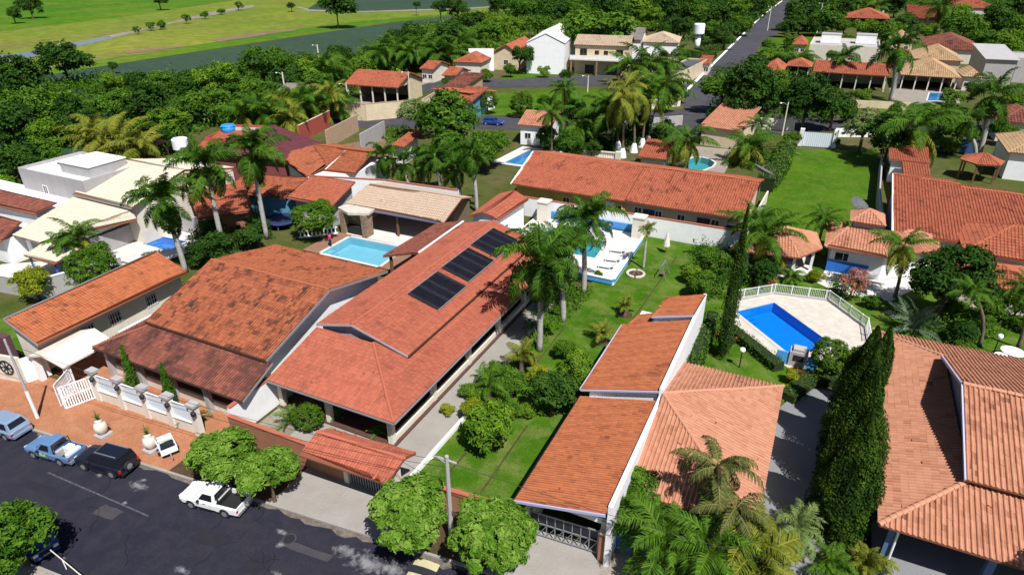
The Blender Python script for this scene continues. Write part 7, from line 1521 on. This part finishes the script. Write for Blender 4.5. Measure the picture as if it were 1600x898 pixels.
tree_px('mid', 1238, 214, 14, 'bushy shrub left of the slatted gate', hf=.9, name='shrub', cat='shrub', var=1); tree_px('mid', 1305, 223, 10, 'small shrub right of the slatted gate', hf=.8, name='shrub', cat='shrub', var=2)
g = G(1233, 240, .1); palm(g.x, g.y, .2, 'blue-grey agave at the corner of the bright lawn', kind='silver', s=1.0, nf=20, shaft=False, r0=.2, name='agave', cat='agave')
palm_px(1420, 262, 200, 'large leaning coconut palm over the red annex', tx=1432, kind='coco', low='coco_low', s=1.86, nf=24, shaft=False, r0=.25, name='coconut_palm')
palm_px(1528, 246, 150, 'tall dark royal palm near the right edge', tx=1545, kind='royal', low='royal_low', s=1.75, nf=18, r0=.4)
palm_px(1522, 250, 190, 'second dark palm below the tall one at right', tx=1510, kind='royal', low='royal_low', s=1.3, nf=14, r0=.3)
palm_px(1392, 158, 75, 'very tall royal palm before the tan villa', tx=1400, kind='royal', low='royal_low', s=2.1, nf=18, r0=.55)
palm_px(1314, 132, 92, 'royal palm before the long red pavilion', tx=1316, kind='royal', s=1.7, nf=16, r0=.35)
palm_px(1462, 50, 12, 'slim coconut palm near the top edge', tx=1472, kind='coco', s=2.56, nf=20, shaft=False, r0=.3, name='coconut_palm')
for i, (px, py, r) in enumerate(((1353, 195, 38), (1160, 140, 52), (1128, 138, 34), (1200, 160, 34), (1262, 155, 42), (1305, 165, 34), (1228, 140, 22))):
    tree_px(('silver','dark','mid','dark','dark','dark','mid')[i], px, py, r, ('pale green round tree by the cross street', 'large dark tree at the corner of the side street', 'greener tree at the left of the corner grove', 'brown-green tree in the corner grove', 'broad dark tree in the middle of the grove', 'dark tree at the right of the grove', 'leafy tree behind the corner grove')[i], hf=1.15)
# ---------- left palms and shrubs
palm_px(352, 400, 262, 'tall royal palm in the middle of the left trio', tx=326, s=1.36, nf=26, r0=.26, low='royal_low')
palm_px(417, 372, 240, 'tall royal palm at the right of the left trio', tx=396, s=1.32, nf=25, r0=.26, low='royal_low')
palm_px(290, 424, 318, 'royal palm at the left of the trio beside the cream house', tx=262, s=1.32, nf=25, r0=.26, low='royal_low')
palm_px(128, 420, 370, 'yellow-green coconut palm in front of the cream roof', tx=122, kind='coco', low='coco_low', s=.8, nf=22, shaft=False, r0=.18, name='coconut_palm')
palm_px(100, 425, 378, 'shorter coconut palm beside the white patio', tx=100, kind='coco', s=.6, nf=18, shaft=False, r0=.16, name='coconut_palm')
tree_px('dense', 143, 424, 42, 'dense rounded green shrub behind the long orange roof', hf=.9); tree_px('yellow', 52, 444, 30, 'yellow-green shrub over the grey wall at left', hf=.9, var=0)
for i, (px, py, r) in enumerate(((350, 385, 32), (310, 395, 24), (385, 372, 24), (330, 360, 22), (400, 350, 18))): tree_px('dark', px, py, r, ('dark shrub mass at the foot of the middle royal palm', 'dark shrub at the foot of the left royal palm', 'dark shrub left of the trampoline', 'dark foliage against the terracotta roof', 'dark shrub behind the right royal palm')[i], hf=.9, name='shrub', cat='shrub')
tree_px('dense', 488, 340, 38, 'flat clipped bright green canopy by the stone grill house', hf=.9, sz=.6)
for i, (bx, by, ty, tx) in enumerate(((745, 330, 240, 738), (690, 305, 245, 680), (720, 315, 262, 712), (612, 300, 245, 600), (640, 300, 255, 632), (662, 296, 250, 660))): palm_px(bx, by, ty, ('tallest royal palm behind the cream pavilion', 'royal palm left of the tallest behind the pavilion', 'lower royal palm behind the pavilion ridge', 'left palm of the pair above the cream roof', 'right palm of the pair above the cream roof', 'palm between the pair and the royal palms')[i], tx=tx, s=1.05, nf=15, r0=.24, low='royal_low')
tree_px('silver', 655, 178, 38, 'silvery left half of the big tree by the cross street', hf=1.0); tree_px('mid', 690, 190, 62, 'big broad tree behind the cream pavilion', hf=1.05, var=0); tree_px('mid', 760, 228, 38, 'round tree overhanging the back pool', hf=1.05, var=1); tree_px('mid', 700, 232, 40, 'lower crown of the big tree over the yard', hf=1.0, var=2)
tree_px('ball', 762, 158, 18, 'round tree in front of the blue-walled house', hf=1.1, var=0); tree_px('ball', 815, 162, 19, 'round dark tree on the vacant lawn', hf=1.1, var=1)
tree_px('mid', 798, 108, 12, 'small round tree by the beige gabled house', hf=1., var=0); tree_px('dark', 812, 88, 22, 'brownish tree beside the white warehouse', hf=1.2, var=1)
tree_px('mid', 922, 45, 70, 'huge broad spreading tree behind the balcony house', hf=.7, sz=.75, var=1); tree_px('mid', 870, 58, 30, 'left limb of the huge spreading tree', hf=.8, var=2)
# clipped hedge rows beside the side street
for i in range(6):
    a, b = G(1062+i*9, 118-i*11), G(1098+i*8, 112-i*11)
    hedge('hedge', ('first','second','third','fourth','fifth','sixth')[i]+' clipped hedge row from the near end beside the side street', [a, b], 3.2, 2.0, L_HEDGE, 40+i, dens=40, L=.5, group='clipped hedge rows')
# ---------- tree belts: things one can tell apart, labelled by the belt they stand in
LM = [(98,96,'the lone spreading tree by the field'), (60,250,'the grey modern house'), (185,240,'the yellow palm clump'), (283,228,'the water tower behind the cream roofs'), (357,203,'the blue roof tank'), (447,130,'the pale lamp standard'), (455,145,'the small grey-roofed house'), (590,125,'the open red shed'), (500,85,'the tall pale pole'), (740,105,'the tall white gable wall'), (785,75,'the beige gabled house'), (855,75,'the white warehouse'), (940,85,'the balcony house'), (1030,70,'the white hipped-roof house'), (1088,50,'the water tower by the side street'), (1170,50,'the side street'), (1245,104,'the tiny orange kiosk'), (1205,108,'the small orange hipped roof'), (1320,65,'the low white flat-roofed building'), (1355,25,'the red roof among palms'), (1445,30,'the orange-red top roof'), (1450,105,'the tan villa'), (1560,70,'the grey angular house'), (1520,10,'the dark red top roof'), (1400,75,'the very tall royal palm'), (1535,250,'the hexagonal kiosk'), (10,320,'the brown-red roofs at left'), (110,250,'the white flat roof'), (300,30,'the marshy stream'), (1276,30,'the tall pole'), (530,115,'the shed palms'), (640,90,'the palm row behind the shed'), (900,40,'the huge spreading tree'), (810,90,'the brownish warehouse tree')]
USED = set()
def belt(label, group, rows, kinds):
    tone = {'dark': 'dark green', 'mid': 'mid green', 'loose': 'loose green', 'bright': 'bright green'}
    for i, (px, py, r) in enumerate(rows):
        k = kinds[i % len(kinds)]; c = sorted(LM, key=lambda q: (q[0]-px)**2+(1.6*(q[1]-py))**2); lab = None
        for extra in ('', 'small ', 'large ', 'rounded ', 'ragged '):
            for q in c[:5]:
                dx, dy = px-q[0], py-q[1]; rel = ('left of ' if dx < 0 else 'right of ') if abs(dx) > 1.3*abs(dy) else ('behind ' if dy < 0 else 'in front of ')
                if abs(dx) > 26 and abs(dy) > 14 and .5 < abs(dx)/(1.3*abs(dy)) < 2: rel = ('behind and left of ' if dx < 0 else 'behind and right of ') if dy < 0 else ('before and left of ' if dx < 0 else 'before and right of ')
                s_ = extra if not extra.startswith(('small', 'large')) else ('small ' if r < 25 else 'large ')
                cand = s_+tone[k]+(' bush ' if group == 'stream bushes' else ' tree ')+rel+q[2]
                if cand not in USED: lab = cand; break
            if lab: break
        lab = lab or label; USED.add(lab); tree_px(k, px, py, r, lab, hf=.68+.22*((i*7) % 5)/5, group=group)
belt('dark green tree in the dense belt behind the grey modern house', 'left tree belt', [(20,130,44),(50,165,48),(15,195,44),(70,205,36),(110,200,30),(-10,160,44),(55,245,36),(20,255,38),(90,170,34),(135,205,26),(165,200,26),(200,215,26),(120,175,30),(5,290,26),(230,212,24),(255,225,22),(150,232,20)], ('dark','mid','dark','bright','dark'))
belt('mid green tree in the belt between the left houses and the crop field', 'middle tree belt', [(185,165,34),(225,165,36),(265,185,30),(300,170,36),(335,165,34),(370,180,26),(290,140,34),(340,130,40),(385,140,34),(410,110,40),(440,95,28),(455,125,28),(480,110,34),(515,105,30),(500,135,26),(250,135,30),(215,135,24),(175,130,22),(465,155,26),(430,160,24),(390,165,24),(530,90,24),(560,100,20)], ('mid','dark','bright','mid','loose'))
belt('green tree behind the open red shed and far houses', 'trees behind the far houses', [(600,80,24),(640,60,30),(580,90,22),(670,70,28),(700,55,30),(730,60,28),(760,50,28),(740,38,24),(780,45,24),(690,90,22),(720,85,20),(800,40,22),(840,38,24),(620,62,20),(655,88,18)], ('mid','dark','bright'))
belt('dark distant tree on the far edge of the town', 'far wooded edge', [(860,22,30),(900,18,30),(950,15,30),(1000,12,32),(1050,14,30),(1090,18,28),(1120,28,26),(1150,18,26),(1180,10,22),(820,12,24),(780,10,22),(1020,30,22),(1070,42,20),(1110,48,20),(1130,60,20),(1000,45,16),(1035,50,16),(1160,40,18)], ('dark','mid','dark','bright'))
belt('dark tree in the grove right of the side street', 'grove right of the side street', [(1245,25,32),(1270,15,30),(1290,30,28),(1230,45,18),(1310,15,28),(1340,12,24),(1250,38,20),(1275,45,14),(1320,40,16)], ('dark','dark','mid'))
belt('leafy tree among the houses at the top right', 'trees among the top right houses', [(1380,50,30),(1410,40,24),(1350,45,18),(1510,40,34),(1550,35,34),(1590,40,30),(1530,60,26),(1480,60,20),(1580,65,22),(1440,15,22),(1400,10,24),(1500,20,22),(1570,12,26),(1180,100,18),(1205,92,20),(1230,88,18),(1255,95,16),(1215,118,16),(1320,62,14),(1600,15,26),(1450,50,16),(1500,205,26),(1480,180,24),(1590,160,26)], ('mid','dark','bright'))
tree_px('dark', 98, 96, 38, 'lone spreading dark tree at the edge of the crop field', hf=.95, sz=.85, var=0)
tree_px('dark', 175, 104, 9, 'small lone tree beside the crop field', hf=1.2); tree_px('dark', 525, 12, 34, 'big dark clump of trees in the far pasture', hf=.9, var=1); tree_px('dark', 455, 10, 8, 'small lone tree in the far pasture', hf=1.)
tree_px('dark', 20, 22, 14, 'dark trees at the top left corner of the pasture', hf=1., var=2); tree_px('dark', 45, 8, 20, 'dark tree clump at the top left edge', hf=1.); tree_px('dark', 248, 1, 14, 'dark tree at the top edge of the pasture', hf=1.); tree_px('dark', 688, 12, 14, 'tall dark tree at the end of the far crop field', hf=1.6); tree_px('dark', 715, 12, 20, 'dark tree beside the far crop field', hf=1.2); tree_px('dark', 650, 8, 7, 'slender dark tree on the sandy track', hf=2.2)
belt('scrubby bush along the marshy stream', 'stream bushes', [(235,42,8),(250,39,9),(290,30,8),(320,24,8),(215,48,7),(345,18,7),(372,10,8)], ('loose','mid'))
ROW = ((175,255,218),(205,255,228),(150,248,215),(195,240,210),(225,258,232),(160,232,205))
for i, (bx, by, ty) in enumerate(ROW): palm_px(bx, by, ty, 'yellow-green palm in the clump behind the white flat roof, '+ORD[sorted(range(len(ROW)), key=lambda k: ROW[k][0]).index(i)]+' from the left', kind='yel', s=1.60, nf=18, shaft=False, r0=.2, name='yellow_palm', group='yellow palm clump')
ROW = ((420,205,175),(448,200,165),(475,198,158),(500,196,165),(520,190,150),(385,210,180),(535,185,165),(460,212,185),(405,190,170))
for i, (bx, by, ty) in enumerate(ROW): palm_px(bx, by, ty, 'palm in the row along the left part of the cross street, '+ORD[sorted(range(len(ROW)), key=lambda k: ROW[k][0]).index(i)]+' from the left', kind=('coco','yel','coco')[i % 3], low='coco_low' if i % 2 else '', s=1.60, nf=19, shaft=False, r0=.2, name='coconut_palm', group='palms by the cross street')
ROW = ((598,112,82),(620,110,78),(640,112,84),(660,110,80),(682,112,80),(700,110,84),(725,90,68),(745,85,66),(512,140,110))
for i, (bx, by, ty) in enumerate(ROW): palm_px(bx, by, ty, 'palm in the row behind the open red shed, '+ORD[sorted(range(len(ROW)), key=lambda k: ROW[k][0]).index(i)]+' from the left', kind='coco', s=2.05, nf=18, shaft=False, r0=.25, name='coconut_palm', group='palms behind the shed')
ROW = ((1010,130,100),(1040,128,95),(985,132,105))
for i, (bx, by, ty) in enumerate(ROW): palm_px(bx, by, ty, 'dark palm in front of the white house near the water tower, '+ORD[sorted(range(len(ROW)), key=lambda k: ROW[k][0]).index(i)]+' from the left', kind='coco', s=2.05, nf=18, shaft=False, r0=.25, name='coconut_palm', group='palms before the white house')
for i, (bx, by, ty) in enumerate(((1240,112,96),(1212,108,90),(1335,30,8),(1365,32,10))): palm_px(bx, by, ty, ('small palm beside the orange kiosk','small palm by the orange hipped roof','left palm before the red roof at the top edge','right palm before the red roof at the top edge')[i], kind='coco', s=1.92, nf=18, shaft=False, r0=.25, name='coconut_palm')
# cypress-like pair of slim plants on the front court
for i, (px, py, pt) in enumerate(((212, 612, 545), (270, 632, 573))):
    g = G(px, py, .15); column_tree(g.x, g.y, .42, height_at(g, pt), ('left', 'right')[i]+' slim leaning green column plant behind the white fence', 31+i, m=L_MID, nl=1500, L=.2, tip=.8, name='column_plant', cat='plant')
shrub('mid', 195, 605, 16, 'leafy plant behind the white fence beside the left column plant', hf=.9)
g = G(304, 655, .15); palm(g.x, g.y, .3, 'small palm-like plant at the right end of the white fence', kind='spiky', s=1.2, nf=16, shaft=False, r0=.12, name='spiky_plant', cat='plant')

# ---------- undergrowth that fills the belts
undergrowth('leafy undergrowth filling the tree belt behind the left houses', 'undergrowth', [G(-60,300),G(20,300),G(110,235),G(240,240),G(330,200),G(460,200),G(540,180),G(560,130),G(560,95),G(450,92),G(300,118),G(150,125),G(-60,140)], 2300, L_MID, (1., 3.4), .7, 2.0, 26, 61)
undergrowth('green scrub between the far houses and the crop field', 'undergrowth', [G(560,130),G(700,105),G(800,80),G(860,40),G(760,25),G(660,45),G(560,95)], 900, L_BRIGHT, (1.5, 5), 1.0, 2.6, 24, 62)
undergrowth('dark scrub under the far wooded edge', 'undergrowth', [G(800,35),G(900,30),G(1000,40),G(1060,60),G(1120,75),G(1210,8),G(1210,-4),G(760,-4)], 1500, L_DARK, (2, 7), 1.7, 4., 24, 63)
undergrowth('scrub among the grove right of the side street', 'undergrowth', [G(1225,52),G(1300,50),G(1350,40),G(1380,-4),G(1250,-4)], 500, L_DARK, (2, 6), 1.5, 3.5, 24, 64)
undergrowth('garden scrub among the top right houses', 'undergrowth', [G(1400,40),G(1640,100),G(1640,-4),G(1400,-4)], 700, L_MID, (1, 4.5), 1.3, 3., 24, 65)
undergrowth('shaded scrub beneath the corner grove', 'undergrowth', [G(1110,185),G(1330,196),G(1330,168),G(1290,130),G(1120,110)], 420, L_DARK, (1, 4), .7, 2., 26, 66)
undergrowth('shaded planting beneath the yellow palm group', 'undergrowth', [G(850,240),G(900,246),G(960,240),G(1050,222),G(1050,205),G(930,195),G(860,205)], 300, L_DARK, (.8, 3), .5, 1.3, 26, 67)
undergrowth('planting around the coconut palms behind the row house', 'undergrowth', [G(1130,262),G(1195,268),G(1225,235),G(1150,225)], 110, L_MID, (.6, 2.2), .4, 1.0, 26, 68)
undergrowth('dark planting at the feet of the left royal palms', 'undergrowth', [G(290,425),G(360,405),G(425,372),G(400,340),G(300,370)], 150, L_DARK, (.6, 2.4), .32, .8, 26, 69)
undergrowth('garden planting behind the large right house', 'undergrowth', [G(1420,560),G(1480,556),G(1600,520),G(1610,470),G(1520,470),G(1440,500)], 110, L_MID, (.4, 1.8), .28, .8, 26, 70)
undergrowth('dark planting beside the garden kiosk', 'undergrowth', [G(1140,455),G(1200,448),G(1195,400),G(1130,395)], 120, L_DARK, (.8, 3), .3, .8, 26, 71)
undergrowth('planting along the boundary by the slender cypress', 'undergrowth', [G(1080,470),G(1135,470),G(1140,400),G(1085,395)], 90, L_MID, (.8, 3), .3, .8, 26, 72)
undergrowth('planting around the pool house and red shrub', 'undergrowth', [G(1295,465),G(1345,475),G(1350,445),G(1300,425)], 50, L_MID, (.4, 1.4), .25, .6, 26, 73)
undergrowth('garden planting under the pool court palms', 'undergrowth', [G(830,560),G(905,480),G(925,452),G(870,452),G(815,520)], 110, L_MID, (.3, 1.6), .24, .6, 26, 74)
undergrowth('rough planting on the yard edge by the cross street', 'undergrowth', [G(600,205),G(640,200),G(645,250),G(560,262),G(600,235)], 90, L_MID, (.5, 2.), .4, 1., 26, 75)
tree_px('dark', 1392, 215, 40, 'dark tree behind the L-shaped red annex', hf=1.1, var=0); tree_px('loose', 1393, 262, 10, 'slim papaya-like tree in the annex corner', hf=1.6, var=0)
for i, (px, py, r) in enumerate(((850,214,20),(925,232,16),(1000,196,24),(1035,205,20))): tree_px('dark', px, py, r, ('dark tree right of the small peach-roofed house','dark bushy tree left of the yellow palms','dark tree behind the yellow palm trunks','dark tree right of the yellow palm trunks')[i], hf=1.1)
for i, (px, py, r) in enumerate(((1365,470,16),(1540,505,18),(1600,505,18),(1490,480,22))): tree_px('mid', px, py, r, ('leafy shrub on the terrace edge before the pool house','leafy bush by the path of the right garden','leafy bush at the right frame edge','leafy bush under the large round tree')[i], hf=.8, name='shrub', cat='shrub')
for i, (px, py, r) in enumerate(((1150,415,22),(1130,430,16))): tree_px('dark', px, py, r, ('dark bush left of the kiosk columns','dark bush against the slender cypress')[i], hf=1.1, name='shrub', cat='shrub')

tree_at('dark', 15.8, 29.6, 6.6, 1.9, 'tree just outside the right edge whose shade falls on the peach eave', var=1)

belt('tree on the open lots around the far houses', 'trees around the far houses', [(760,118,13),(850,112,11),(885,118,12),(700,128,12),(1050,112,14),(1075,95,14),(1000,155,18),(1045,160,18),(1065,150,14),(850,160,16),(880,165,18),(990,175,18),(1150,190,16),(1295,178,18),(1330,180,16),(1450,175,18),(1490,150,18),(1520,140,16),(1400,172,14),(1350,150,14),(1540,110,18),(1300,88,12),(1340,84,12),(1290,62,12),(1200,72,14),(1235,62,12),(1225,78,10),(1565,205,24),(1480,225,20),(1460,215,18)], ('mid','bright','dark'))
for i, (px, py, r) in enumerate(((735,610,20),(790,640,22),(840,590,22),(880,545,22),(905,620,16),(780,575,18),(820,640,18),(700,640,12))): tree_px(('bright','mid','yellow','mid','bright','mid','bright','yellow')[i], px, py, r, ('small bright bush at the driveway edge','leafy bush right of the yellow-green fruit tree','yellowish bush in the middle of the garden','leafy bush near the garage eave','bright low bush beside the garage wall','leafy bush under the royal palm','bright bush between fruit tree and dark bush','low yellow bush at the white kerb')[i], hf=.8, name='shrub', cat='shrub')
